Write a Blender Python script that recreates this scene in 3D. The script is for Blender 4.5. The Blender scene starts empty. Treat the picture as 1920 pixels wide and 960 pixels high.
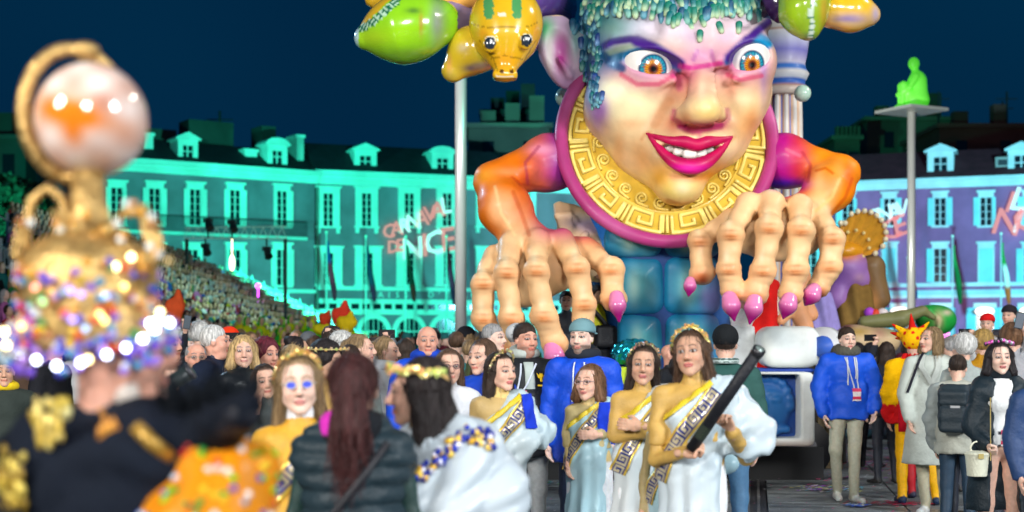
import bpy, math, random
import numpy as np
from mathutils import Vector, Matrix
random.seed(7); np.random.seed(7)
scene = bpy.context.scene
COL = scene.collection
# ---------------------------------------------------------------- camera
F = 2667.0            # focal length in photo pixels (50 mm on a 1920 px wide frame)
CH = 1.63             # camera height
cam_d = bpy.data.cameras.new('camera'); cam = bpy.data.objects.new('camera', cam_d); COL.objects.link(cam)
cam.location = (0, 0, CH); cam.rotation_euler = (math.radians(90), 0, 0)
cam_d.lens = 50; cam_d.sensor_width = 36; cam_d.shift_y = 160/1920
cam_d.clip_start = 0.1; cam_d.clip_end = 3000
cam_d.dof.use_dof = True; cam_d.dof.focus_distance = 11.0; cam_d.dof.aperture_fstop = 1.9
scene.camera = cam
# ---------------------------------------------------------------- night sky
w = bpy.data.worlds.new('World'); scene.world = w; w.use_nodes = True
nt = w.node_tree; bg = nt.nodes['Background']
tc = nt.nodes.new('ShaderNodeTexCoord'); ns = nt.nodes.new('ShaderNodeTexNoise'); ns.inputs['Scale'].default_value = 1.6; ns.inputs['Detail'].default_value = 2
rp = nt.nodes.new('ShaderNodeValToRGB')
rp.color_ramp.elements[0].position = .35; rp.color_ramp.elements[0].color = (.0004, .011, .037, 1)
rp.color_ramp.elements[1].position = .68; rp.color_ramp.elements[1].color = (.0006, .028, .072, 1)
nt.links.new(tc.outputs['Generated'], ns.inputs['Vector']); nt.links.new(ns.outputs['Fac'], rp.inputs['Fac']); nt.links.new(rp.outputs['Color'], bg.inputs['Color'])
bg.inputs['Strength'].default_value = 1.0
# ---------------------------------------------------------------- stage floodlights and facade projectors
def spot(name, loc, target, power, color, deg, blend=.4, rad=.5):
    d = bpy.data.lights.new(name, 'SPOT'); d.energy = power; d.color = color
    d.spot_size = math.radians(deg); d.spot_blend = blend; d.shadow_soft_size = rad
    o = bpy.data.objects.new(name, d); COL.objects.link(o); o.location = loc
    o.rotation_euler = (Vector(target)-Vector(loc)).to_track_quat('-Z', 'Y').to_euler(); return o
spot('floodlight', (-12, -6, 8.5), (0, 14, 1.5), 13500, (1, .96, .90), 60, rad=2.2)
spot('floodlight', (14, -4, 8.5), (1, 14, 1.8), 15500, (.93, .97, 1), 66, rad=2.2)
spot('floodlight', (1.5, -22, 11), (1.2, 14, 2.6), 20000, (1, .98, .95), 34, rad=2.2)  # frontal fill, added to soften the shadows on the float
spot('floodlight', (15, 15, 14), (2, 15.5, 3), 3500, (1, .95, .85), 80)
spot('stage_light', (-9.5, 24, 9), (1.5, 16, 3), 3000, (.45, .75, 1), 60)
spot('facade_projector', (-36, 78, 5), (-30, 120, 7), 60000, (.03, 1, .64), 96, .5)
spot('facade_projector', (-8, 82, 6), (-11, 126, 8), 70000, (.03, 1, .64), 100, .5)
spot('facade_projector', (36, 74, 6), (36, 128, 8), 125000, (.20, .84, 1), 84, .5)
spot('facade_projector', (24, 92, 3), (27, 128, 7), 5000, (1, .2, .8), 60, .9)
spot('stand_light', (-2, 48, 13), (-12, 62, 2), 13000, (.40, .95, .75), 70, .8)
spot('pole_light', (-13, 19, 5), (-1.2, 33, 8), 9000, (1, 1, .95), 42, .5, .3)
spot('pole_light', (5.5, 27, 9), (-1.2, 33, 8), 900, (.0, 1, .6), 60, .5, .2)
spot('pole_light', (6, 33, 4), (13.5, 48, 6), 9000, (1, 1, .9), 34, .5, .3)
scene.view_settings.view_transform = 'Standard'; scene.view_settings.look = 'None'
scene.view_settings.exposure = 0; scene.view_settings.gamma = 1
scene.cycles.max_bounces = 5; scene.cycles.diffuse_bounces = 2; scene.cycles.glossy_bounces = 3
# ================================================================ helpers
def hx(s):
    s = s.lstrip('#'); v = [int(s[i:i+2], 16)/255 for i in (0, 2, 4)]
    return tuple(((c+.055)/1.055)**2.4 if c > .04045 else c/12.92 for c in v)
def P(px, py, Y):     # the point at distance Y that the photograph shows at (px, py)
    return Vector(((px-960)*Y/F, Y, CH+(640-py)*Y/F))
MATS = {}
def mat(name, color=None, rough=.6, metal=0, spec=.5, coat=0, noise=0, nscale=8, bump=0, bscale=60, emit=None, estr=0, trans=0, ior=1.45, sheen=0, stretch=None):
    """color None -> painted colour stored on the mesh"""
    if name in MATS: return MATS[name]
    m = bpy.data.materials.new(name); m.use_nodes = True; t = m.node_tree; b = t.nodes['Principled BSDF']
    b.inputs['Roughness'].default_value = rough; b.inputs['Metallic'].default_value = metal
    b.inputs['Specular IOR Level'].default_value = spec; b.inputs['Coat Weight'].default_value = coat; b.inputs['Coat Roughness'].default_value = .12
    b.inputs['Transmission Weight'].default_value = trans; b.inputs['IOR'].default_value = ior; b.inputs['Sheen Weight'].default_value = sheen
    if color is None:
        a = t.nodes.new('ShaderNodeVertexColor'); a.layer_name = 'Col'; src = a.outputs['Color']
    else:
        a = t.nodes.new('ShaderNodeRGB'); a.outputs[0].default_value = (*color, 1); src = a.outputs[0]
    tcn = t.nodes.new('ShaderNodeTexCoord'); vec = tcn.outputs['Object']
    if stretch:
        mp = t.nodes.new('ShaderNodeMapping'); mp.inputs['Scale'].default_value = stretch; t.links.new(vec, mp.inputs['Vector']); vec = mp.outputs['Vector']
    if noise:
        n = t.nodes.new('ShaderNodeTexNoise'); n.inputs['Scale'].default_value = nscale; n.inputs['Detail'].default_value = 5
        t.links.new(vec, n.inputs['Vector'])
        mr = t.nodes.new('ShaderNodeMapRange'); mr.inputs['From Min'].default_value = .3; mr.inputs['From Max'].default_value = .7
        mr.inputs['To Min'].default_value = 1-noise; mr.inputs['To Max'].default_value = 1+noise*.6; t.links.new(n.outputs['Fac'], mr.inputs['Value'])
        mx = t.nodes.new('ShaderNodeVectorMath'); mx.operation = 'SCALE'; t.links.new(src, mx.inputs[0]); t.links.new(mr.outputs['Result'], mx.inputs['Scale']); src = mx.outputs[0]
    t.links.new(src, b.inputs['Base Color'])
    if bump:
        n2 = t.nodes.new('ShaderNodeTexNoise'); n2.inputs['Scale'].default_value = bscale; n2.inputs['Detail'].default_value = 4; t.links.new(vec, n2.inputs['Vector'])
        bp = t.nodes.new('ShaderNodeBump'); bp.inputs['Strength'].default_value = bump; bp.inputs['Distance'].default_value = .01
        t.links.new(n2.outputs['Fac'], bp.inputs['Height']); t.links.new(bp.outputs['Normal'], b.inputs['Normal'])
    if emit is not None:
        b.inputs['Emission Color'].default_value = (*emit, 1); b.inputs['Emission Strength'].default_value = estr
    MATS[name] = m; return m
SKIN = mat('skin', rough=.5, spec=.4, noise=.13, nscale=34, bump=.25, bscale=120)
CLOTH = mat('cloth', rough=.85, spec=.2, noise=.14, nscale=9, bump=.5, bscale=45)
SATIN = mat('satin', rough=.36, spec=.5, noise=.05, nscale=6)
NYLON = mat('nylon', rough=.52, spec=.35, noise=.1, nscale=9, bump=.45, bscale=55)
HAIR = mat('hair', rough=.5, spec=.3, noise=.45, nscale=34, bump=1., bscale=60, stretch=(3, 3, .3))
LAME = mat('gold_lame', rough=.5, spec=.4, noise=.18, nscale=11, bump=.35, bscale=110)
for m_, wgt in ((SKIN, .14),):
    b_ = m_.node_tree.nodes['Principled BSDF']; b_.inputs['Subsurface Weight'].default_value = wgt; b_.inputs['Subsurface Radius'].default_value = (1, .35, .2); b_.inputs['Subsurface Scale'].default_value = .012
PAINT = mat('float_paint', rough=.47, spec=.4, coat=.04, noise=.13, nscale=4.5, bump=.35, bscale=10)
PLAST = mat('inflatable_vinyl', rough=.2, spec=.6, coat=.6, noise=.06, nscale=5, bump=.25, bscale=4)
GOLDP = mat('gold_paint', rough=.34, metal=.0, spec=.6, coat=.3, noise=.12, nscale=9, bump=.3, bscale=16)
SHINY = mat('shiny_trim', rough=.28, metal=.35, spec=.6)
PLAIN = mat('plain', rough=.6, noise=.06, nscale=6)
FOIL = mat('foil', rough=.18, metal=.8, noise=.2, nscale=14, bump=.8, bscale=12)
def put(me, name, parent=None, loc=(0, 0, 0), rot=(0, 0, 0)):
    o = bpy.data.objects.new(name, me); COL.objects.link(o); o.location = loc; o.rotation_euler = rot
    if parent: o.parent = parent
    return o
def tag(o, label=None, cat=None, group=None, kind=None):
    if label: o['label'] = label
    if cat: o['category'] = cat
    if group: o['group'] = group
    if kind: o['kind'] = kind
    return o
def empty(name, loc=(0, 0, 0), rz=0):
    o = bpy.data.objects.new(name, None); COL.objects.link(o); o.location = loc; o.rotation_euler = (0, 0, rz); o.empty_display_size = .2; return o
def mesh_np(name, V, Q, C=None, m=None, smooth=True):
    """V (n,3), Q (k,4) or (k,3) int, C (n,3) linear colours"""
    me = bpy.data.meshes.new(name); V = np.asarray(V, np.float32); Q = np.asarray(Q, np.int32)
    me.vertices.add(len(V)); me.vertices.foreach_set('co', V.ravel())
    k = Q.shape[1]; me.loops.add(Q.size); me.loops.foreach_set('vertex_index', Q.ravel())
    me.polygons.add(len(Q)); me.polygons.foreach_set('loop_start', np.arange(0, Q.size, k, dtype=np.int32))
    me.polygons.foreach_set('use_smooth', np.full(len(Q), smooth))
    if C is not None:
        a = me.color_attributes.new('Col', 'FLOAT_COLOR', 'POINT'); A = np.ones((len(V), 4), np.float32); A[:, :3] = np.clip(C, 0, 1); a.data.foreach_set('color', A.ravel())
    me.update(calc_edges=True)
    if m: me.materials.append(m)
    return me
class MB:
    """collects simple solids; build() links them as ONE mesh object"""
    def __init__(s): s.v = []; s.f = []; s.c = []; s.n = 0
    def add(s, V, Fc, col=(.5, .5, .5)):
        V = [tuple(p) for p in V]; s.v += V; s.f += [tuple(i+s.n for i in f) for f in Fc]
        s.c += [col]*len(V) if len(np.shape(col)) == 1 else [tuple(q) for q in col]; s.n += len(V); return s
    def box(s, lo, hi, col=(.5, .5, .5), M=None):
        x0, y0, z0 = lo; x1, y1, z1 = hi
        V = [(x0, y0, z0), (x1, y0, z0), (x1, y1, z0), (x0, y1, z0), (x0, y0, z1), (x1, y0, z1), (x1, y1, z1), (x0, y1, z1)]
        if M is not None: V = [M @ Vector(v) for v in V]
        return s.add(V, [(0, 3, 2, 1), (4, 5, 6, 7), (0, 1, 5, 4), (1, 2, 6, 5), (2, 3, 7, 6), (3, 0, 4, 7)], col)
    def bar(s, a, b, wd, col=(.5, .5, .5)):
        a = Vector(a); b = Vector(b); d = (b-a); L = d.length; q = d.to_track_quat('Z', 'Y').to_matrix().to_4x4()
        return s.box((-wd/2, -wd/2, 0), (wd/2, wd/2, L), col, Matrix.Translation(a) @ q)
    def tube(s, pts, rad, n=8, col=(.5, .5, .5), cap=True, squash=None):
        pts = [Vector(p) for p in pts]; rad = rad if hasattr(rad, '__len__') else [rad]*len(pts); V = []; Fc = []
        up = Vector((0, 0, 1))
        prev = None
        for i, p in enumerate(pts):
            d = (pts[min(i+1, len(pts)-1)]-pts[max(i-1, 0)]).normalized()
            if prev is None:
                u = d.cross(up) if abs(d.z) < .95 else d.cross(Vector((0, 1, 0)))
            else: u = prev-d*prev.dot(d)
            u.normalize(); prev = u; v = d.cross(u)
            for k in range(n):
                a = 2*math.pi*k/n; V.append(p+(u*math.cos(a)+v*math.sin(a))*rad[i])
        for i in range(len(pts)-1):
            for k in range(n): Fc.append((i*n+k, i*n+(k+1) % n, (i+1)*n+(k+1) % n, (i+1)*n+k))
        if cap: Fc.append(tuple(range(n-1, -1, -1))); Fc.append(tuple(range((len(pts)-1)*n, len(pts)*n)))
        if len(np.shape(col)) == 2: col = [c for c in col for _ in range(n)]
        return s.add(V, Fc, col)
    def lathe(s, prof, n=24, c=(0, 0, 0), col=(.5, .5, .5), ax=(1, 1)):
        V = [(c[0]+r*ax[0]*math.cos(2*math.pi*k/n), c[1]+r*ax[1]*math.sin(2*math.pi*k/n), c[2]+z) for r, z in prof for k in range(n)]
        Fc = [(i*n+k, i*n+(k+1) % n, (i+1)*n+(k+1) % n, (i+1)*n+k) for i in range(len(prof)-1) for k in range(n)]
        Fc += [tuple(range(n-1, -1, -1)), tuple(range((len(prof)-1)*n, len(prof)*n))]
        if len(np.shape(col)) == 2: col = [q for q in col for _ in range(n)]
        return s.add(V, Fc, col)
    def prism(s, poly, M, depth, col=(.5, .5, .5)):
        """poly in local xy, extruded to z=depth, placed by M"""
        n = len(poly); V = [M @ Vector((x, y, 0)) for x, y in poly]+[M @ Vector((x, y, depth)) for x, y in poly]
        return s.add(V, [tuple(range(n-1, -1, -1)), tuple(range(n, 2*n))]+[(i, (i+1) % n, n+(i+1) % n, n+i) for i in range(n)], col)
    def ball(s, c, r, nu=10, nv=6, col=(.5, .5, .5)):
        r = r if hasattr(r, '__len__') else (r, r, r); V = []; Fc = []
        for j in range(nv+1):
            t = math.pi*(j/nv) if 0 < j < nv else (0.02 if j == 0 else math.pi-.02)
            for i in range(nu): a = 2*math.pi*i/nu; V.append((c[0]+r[0]*math.sin(t)*math.cos(a), c[1]+r[1]*math.sin(t)*math.sin(a), c[2]+r[2]*math.cos(t)))
        for j in range(nv):
            for i in range(nu): Fc.append((j*nu+i, (j+1)*nu+i, (j+1)*nu+(i+1) % nu, j*nu+(i+1) % nu))
        return s.add(V, Fc, col)
    def mesh(s, name, m, smooth=False):
        me = bpy.data.meshes.new(name); me.from_pydata(s.v, [], s.f)
        a = me.color_attributes.new('Col', 'FLOAT_COLOR', 'POINT'); A = np.ones((s.n, 4), np.float32); A[:, :3] = np.array(s.c); a.data.foreach_set('color', A.ravel())
        if smooth: me.polygons.foreach_set('use_smooth', [True]*len(me.polygons))
        me.materials.append(m); me.update(); return me
    def build(s, name, m, parent=None, smooth=False, loc=(0, 0, 0), rot=(0, 0, 0)): return put(s.mesh(name, m, smooth), name, parent, loc, rot)
# ---------------------------------------------------------------- signed distance sculpting
def A3(v): return np.asarray(v, np.float32)
class SDF:
    def __init__(s): s.p = []; s.post = None
    def rc(s, a, b, ra, rb=None, k=.02, col=0, op='u', cut=None): s.p.append(('c', A3(a), A3(b), ra, ra if rb is None else rb, k, col, op)); return s
    def el(s, c, r, k=.02, col=0, op='u', R=None): s.p.append(('e', A3(c), A3(r if hasattr(r, '__len__') else (r, r, r)), R, None, k, col, op)); return s
    def bx(s, c, h, rd=.01, k=.02, col=0, op='u', R=None): s.p.append(('b', A3(c), A3(h), rd, R, k, col, op)); return s
    def tor(s, c, R0, r, axis=2, k=.02, col=0, op='u', sq=1.): s.p.append(('t', A3(c), R0, r, (axis, sq), k, col, op)); return s
    def cone(s, a, b, ra, rb, fx=1, fy=1, k=.02, col=0, op='u'): s.p.append(('k', A3(a), A3(b), (ra, rb), (fx, fy), k, col, op)); return s
    def fn(s, f, k=.02, col=0, op='u'): s.p.append(('f', f, None, None, None, k, col, op)); return s
    def one(s, q, X):
        t = q[0]
        if t == 'c':
            a, b = q[1], q[2]; ba = b-a; pa = X-a; h = np.clip(pa @ ba/max(float(ba @ ba), 1e-9), 0, 1)
            return np.sqrt(((pa-h[:, None]*ba)**2).sum(1))-(q[3]+(q[4]-q[3])*h)
        if t == 'e':
            p = X-q[1]
            if q[3] is not None: p = p @ q[3]
            r = q[2]; k0 = np.sqrt(((p/r)**2).sum(1)); k1 = np.sqrt(((p/(r*r))**2).sum(1))+1e-9
            return k0*(k0-1)/k1
        if t == 'b':
            p = X-q[1]
            if q[4] is not None: p = p @ q[4]
            d = np.abs(p)-(q[2]-q[3]); return np.sqrt((np.maximum(d, 0)**2).sum(1))+np.minimum(d.max(1), 0)-q[3]
        if t == 't':
            p = X-q[1]; ax, sq = q[4]; o = [i for i in range(3) if i != ax]
            return np.hypot(np.hypot(p[:, o[0]], p[:, o[1]]*sq)-q[2], p[:, ax])-q[3]
        if t == 'k':   # vertical elliptic cone a (low) to b (high)
            a, b = q[1], q[2]; h = np.clip((X[:, 2]-a[2])/(b[2]-a[2]), 0, 1); cx = a[0]+(b[0]-a[0])*h; cy = a[1]+(b[1]-a[1])*h
            r = q[3][0]+(q[3][1]-q[3][0])*h; dr = np.hypot((X[:, 0]-cx)/q[4][0], (X[:, 1]-cy)/q[4][1])-r
            dz = np.maximum(a[2]-X[:, 2], X[:, 2]-b[2]); return np.where(dz > 0, np.hypot(np.maximum(dr, 0), dz), np.maximum(dr, dz))
        if t == 'f': return q[1](X)
    def __call__(s, X):
        d = None
        for q in s.p:
            v = s.one(q, X); k = q[5]; op = q[7]
            if d is None: d = v; continue
            if op == 'u': h = np.maximum(k-np.abs(d-v), 0)/k; d = np.minimum(d, v)-h*h*k*.25
            elif op == 's': h = np.maximum(k-np.abs(d+v), 0)/k; d = np.maximum(d, -v)+h*h*k*.25
            elif op == 'i': h = np.maximum(k-np.abs(d-v), 0)/k; d = np.maximum(d, v)+h*h*k*.25
        if s.post is not None: d = s.post(X, d)
        return d
    def colors(s, X, pal):
        best = np.full(len(X), 1e9, np.float32); ci = np.zeros(len(X), np.int32)
        for q in s.p:
            if q[7] != 'u': continue
            v = s.one(q, X); m = v < best; best[m] = v[m]; ci[m] = q[6]
        return np.asarray(pal, np.float32)[ci]
EDG = [((0, 0, 0), (1, 0, 0)), ((0, 1, 0), (1, 1, 0)), ((0, 0, 1), (1, 0, 1)), ((0, 1, 1), (1, 1, 1)), ((0, 0, 0), (0, 1, 0)), ((1, 0, 0), (1, 1, 0)), ((0, 0, 1), (0, 1, 1)), ((1, 0, 1), (1, 1, 1)), ((0, 0, 0), (0, 0, 1)), ((1, 0, 0), (1, 0, 1)), ((0, 1, 0), (0, 1, 1)), ((1, 1, 0), (1, 1, 1))]
def mesh_sdf(f, lo, hi, h):
    """surface nets over a narrow band -> V, Q"""
    lo = A3(lo); hi = A3(hi); nb = np.maximum(np.ceil((hi-lo)/(4*h)).astype(int), 1)
    bi = np.stack(np.meshgrid(*[np.arange(n) for n in nb], indexing='ij'), -1)
    cen = lo+(bi.reshape(-1, 3)+.5).astype(np.float32)*4*h-h*.5
    dc = f(cen.astype(np.float32)).reshape(nb)
    Fg = np.repeat(np.repeat(np.repeat(np.where(dc > 0, 1e3, -1e3).astype(np.float32), 4, 0), 4, 1), 4, 2)
    act = np.argwhere(np.abs(dc) < 6.2*h)
    if len(act) == 0: return np.zeros((0, 3)), np.zeros((0, 4), int)
    off = np.stack(np.meshgrid(*[np.arange(4)]*3, indexing='ij'), -1).reshape(-1, 3)
    I = (act[:, None, :]*4+off[None]).reshape(-1, 3)
    vals = np.empty(len(I), np.float32); CK = 200000
    for i in range(0, len(I), CK): vals[i:i+CK] = f((lo+I[i:i+CK].astype(np.float32)*h).astype(np.float32))
    Fg[I[:, 0], I[:, 1], I[:, 2]] = vals
    S = Fg < 0; n = np.array(S.shape)
    a = S[:-1, :-1, :-1]; allv = a.copy(); anyv = a.copy()
    for dx in (0, 1):
        for dy in (0, 1):
            for dz in (0, 1):
                b = S[dx:n[0]-1+dx, dy:n[1]-1+dy, dz:n[2]-1+dz]; allv &= b; anyv |= b
    cells = np.argwhere(anyv & ~allv)
    if len(cells) == 0: return np.zeros((0, 3)), np.zeros((0, 4), int)
    idx = np.full(anyv.shape, -1, np.int64); idx[cells[:, 0], cells[:, 1], cells[:, 2]] = np.arange(len(cells))
    acc = np.zeros((len(cells), 3), np.float32); cnt = np.zeros(len(cells), np.float32)
    for p, q in EDG:
        p = np.array(p); q = np.array(q); cp = cells+p; cq = cells+q
        v0 = Fg[cp[:, 0], cp[:, 1], cp[:, 2]]; v1 = Fg[cq[:, 0], cq[:, 1], cq[:, 2]]; m = (v0 < 0) != (v1 < 0)
        t = (v0/(v0-v1+1e-12))[:, None]; pt = p+(q-p)*t; acc[m] += pt[m]; cnt[m] += 1
    V = lo+(cells+acc/cnt[:, None])*h
    Q = []
    for ax in range(3):
        u, v = [(1, 2), (2, 0), (0, 1)][ax]
        sl0 = [slice(None)]*3; sl1 = [slice(None)]*3; sl0[ax] = slice(0, n[ax]-1); sl1[ax] = slice(1, n[ax])
        s0 = S[tuple(sl0)]; s1 = S[tuple(sl1)]; e = np.argwhere(s0 != s1)
        e = e[(e[:, u] > 0) & (e[:, v] > 0) & (e[:, u] < n[u]-1) & (e[:, v] < n[v]-1)]
        du = np.zeros(3, int); du[u] = 1; dv = np.zeros(3, int); dv[v] = 1
        g = lambda c: idx[c[:, 0], c[:, 1], c[:, 2]]
        q = np.stack([g(e-du-dv), g(e-dv), g(e), g(e-du)], 1); fl = s0[e[:, 0], e[:, 1], e[:, 2]]
        q[~fl] = q[~fl][:, ::-1]; Q.append(q)
    Q = np.concatenate(Q); Q = Q[(Q >= 0).all(1)]
    return V.astype(np.float32), Q
def fold(X, a, fz=16, fx=9, ph=0.):
    x, y, z = X[:, 0], X[:, 1], X[:, 2]
    u = fz*z+2.2*np.sin(fx*x+ph)+1.6*np.sin(fx*.8*y+1.3*ph); v = fz*1.9*z-3*np.sin(fx*1.4*x+1+ph)+2*np.sin(7*y)
    return a*((1.1-2*np.abs(np.sin(u*.75)))*.9+.6*(1-2*np.abs(np.sin(v*.8))))
def lerp(a, b, t): return a+(b-a)*t
def sm(x, a, b): t = np.clip((x-a)/(b-a), 0, 1); return t*t*(3-2*t)
def paint(C, w, col): w = np.clip(w, 0, 1)[:, None]; return C*(1-w)+np.array(col, np.float32)*w
# ================================================================ people
def Rz(a): c, s_ = math.cos(a), math.sin(a); return np.array([[c, -s_, 0], [s_, c, 0], [0, 0, 1]], np.float32)
def Rx(a): c, s_ = math.cos(a), math.sin(a); return np.array([[1, 0, 0], [0, c, -s_], [0, s_, c]], np.float32)
def Ry(a): c, s_ = math.cos(a), math.sin(a); return np.array([[c, 0, s_], [0, 1, 0], [-s_, 0, c]], np.float32)
RAD = math.pi/180
_cache = {}
def head_tpl(kind, h):
    key = ('head', kind, h)
    if key in _cache: return _cache[key]
    m = kind != 'f'; S = SDF()
    S.el((0, .018, .032), (.076, .094, .084)).el((0, -.022, -.03), (.061 if m else .058, .07, .082), k=.04)
    S.rc((-.045, -.005, -.06), (-.014, -.068, -.103), .022, .017 if m else .014, k=.03).rc((.045, -.005, -.06), (.014, -.068, -.103), .022, .017 if m else .014, k=.03)
    S.el((0, -.072, -.103), (.021 if m else .016, .018, .018), k=.02)
    for s_ in (-1, 1):
        S.el((s_*.038, -.055, -.032), (.024, .024, .022), k=.03)
        S.rc((s_*.012, -.088, .030), (s_*.048, -.070, .030), .009 if m else .006, k=.02)
        S.el((s_*.033, -.098, .006), (.020, .020, .013), k=.014, op='s')
        S.el((s_*.032, -.0705, .005), .0175, k=.004)
        S.el((s_*.078, .008, -.006), (.010, .019, .031), k=.008)
        S.el((s_*.0125, -.100, -.036), (.0095, .011, .009), k=.008)
    S.rc((0, -.083, .018), (0, -.113, -.028), .009, .0125, k=.016)
    S.rc((-.016, -.0895, -.0625), (.016, -.0895, -.0625), .0055, k=.008).rc((-.012, -.0895, -.0735), (.012, -.0895, -.0735), .0065, k=.008)
    S.rc((-.021, -.099, -.068), (.021, -.099, -.068), .0022, k=.004, op='s')
    S.rc((0, .028, -.06), (0, .026, -.215), .05 if m else .043, .056 if m else .048, k=.03)
    if kind == 'o': S.el((0, -.03, -.115), (.05, .04, .03), k=.03)
    S.bx((0, .02, -.26), (.3, .3, .05), op='s', k=.005)
    _cache[key] = mesh_sdf(S, (-.1, -.135, -.23), (.1, .125, .13), h); return _cache[key]
def head_cols(V, skin, lip=None, hairc=None, hl=.082, brow=(.03, .02, .015), iris=(.06, .03, .015), beard=0, blush=.25, dark=1.):
    X = V; C = np.tile(np.array(skin, np.float32), (len(X), 1)); fr = (X[:, 1] < -.045).astype(np.float32)
    x, z = np.abs(X[:, 0]), X[:, 2]
    g = lambda cx, cz, rx, rz: np.exp(-(((x-cx)/rx)**2+((z-cz)/rz)**2))
    C = paint(C, blush*fr*g(.04, -.03, .022, .02), (skin[0]*1.02, skin[1]*.6, skin[2]*.5))
    C = paint(C, .35*fr*g(0, -.03, .014, .012), (skin[0], skin[1]*.7, skin[2]*.62))
    C = paint(C, .45*fr*g(.032, .010, .024, .017), (skin[0]*.55, skin[1]*.42, skin[2]*.4))
    if beard: C = paint(C, beard*(X[:, 1] < .0)*sm(-z, .045, .062)*sm(z, -.135, -.115)*(1-g(0, -.068, .02, .006)), brow)
    if hairc is not None: C = paint(C, .92*sm(X[:, 2]-.35*np.maximum(X[:, 1]+.05, 0)*0+.25*np.abs(X[:, 0])*0-.0, hl-.35*x*.35, hl+.012-.35*x*.35)*(X[:, 1] < .03)+.9*((X[:, 1] > -.01) & (z > .0))*1., hairc)
    lip = lip or (skin[0]*.75, skin[1]*.38, skin[2]*.38)
    C = paint(C, .9*fr*(((x/.026)**2+((z+.068)/.0125)**2) < 1), lip); C = paint(C, .8*fr*(((x/.023)**2+((z+.0682)/.0025)**2) < 1), (.09, .02, .02))
    bz = .031+.006*np.sin(np.clip((x-.012)/.04, 0, 1)*math.pi)
    C = paint(C, .8*fr*((x > .012) & (x < .052) & (np.abs(z-bz) < .0042)), brow)
    e = ((x-.032)/.0165)**2+((z-.006)/.0075)**2
    C = paint(C, fr*(e < 1.45), (.05, .03, .025)); C = paint(C, fr*(e < .85), (.42, .40, .39)); C = paint(C, fr*(((x-.032)**2+(z-.006)**2 < .0082**2) & (e < 1)), iris)
    C = paint(C, .5*fr*g(.011, -.0425, .005, .003), (.1, .03, .02)); return C
def hand_tpl(pose, h):
    key = ('hand', pose, h)
    if key in _cache: return _cache[key]
    S = SDF(); S.el((0, 0, -.045), (.038, .015, .05), k=.01).rc((0, 0, .03), (0, 0, -.01), .022, .026, k=.015)
    curl = {'relax': (.15, .3, .35), 'grip': (1.0, 1.3, .9), 'point': (.05, .1, .1)}[pose]
    for i, (bx_, L) in enumerate([(-.029, .062), (-.010, .073), (.010, .076), (.029, .070)]):
        p = np.array([bx_, 0, -.085]); a = curl[0]+(.06*i if pose == 'relax' else 0); r = .0098
        if pose == 'point' and i < 3: a = 1.3
        for j, (fr, da) in enumerate([(.45, 0), (.32, curl[1] if not (pose == 'point' and i < 3) else 1.3), (.25, curl[2])]):
            a += da; q = p+np.array([bx_*.1, -math.sin(a), -math.cos(a)])*L*fr; S.rc(p, q, r, r*.9, k=.005); p = q; r *= .9
    p = np.array([.03, -.005, -.03]); q = np.array([.052, -.02, -.06]); r_ = np.array([.05, -.034, -.085]) if pose != 'grip' else np.array([.028, -.05, -.075])
    S.rc(p, q, .014, .0115, k=.012).rc(q, r_, .011, .009, k=.006)
    _cache[key] = mesh_sdf(S, (-.06, -.08, -.185), (.075, .03, .04), h); return _cache[key]
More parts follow.
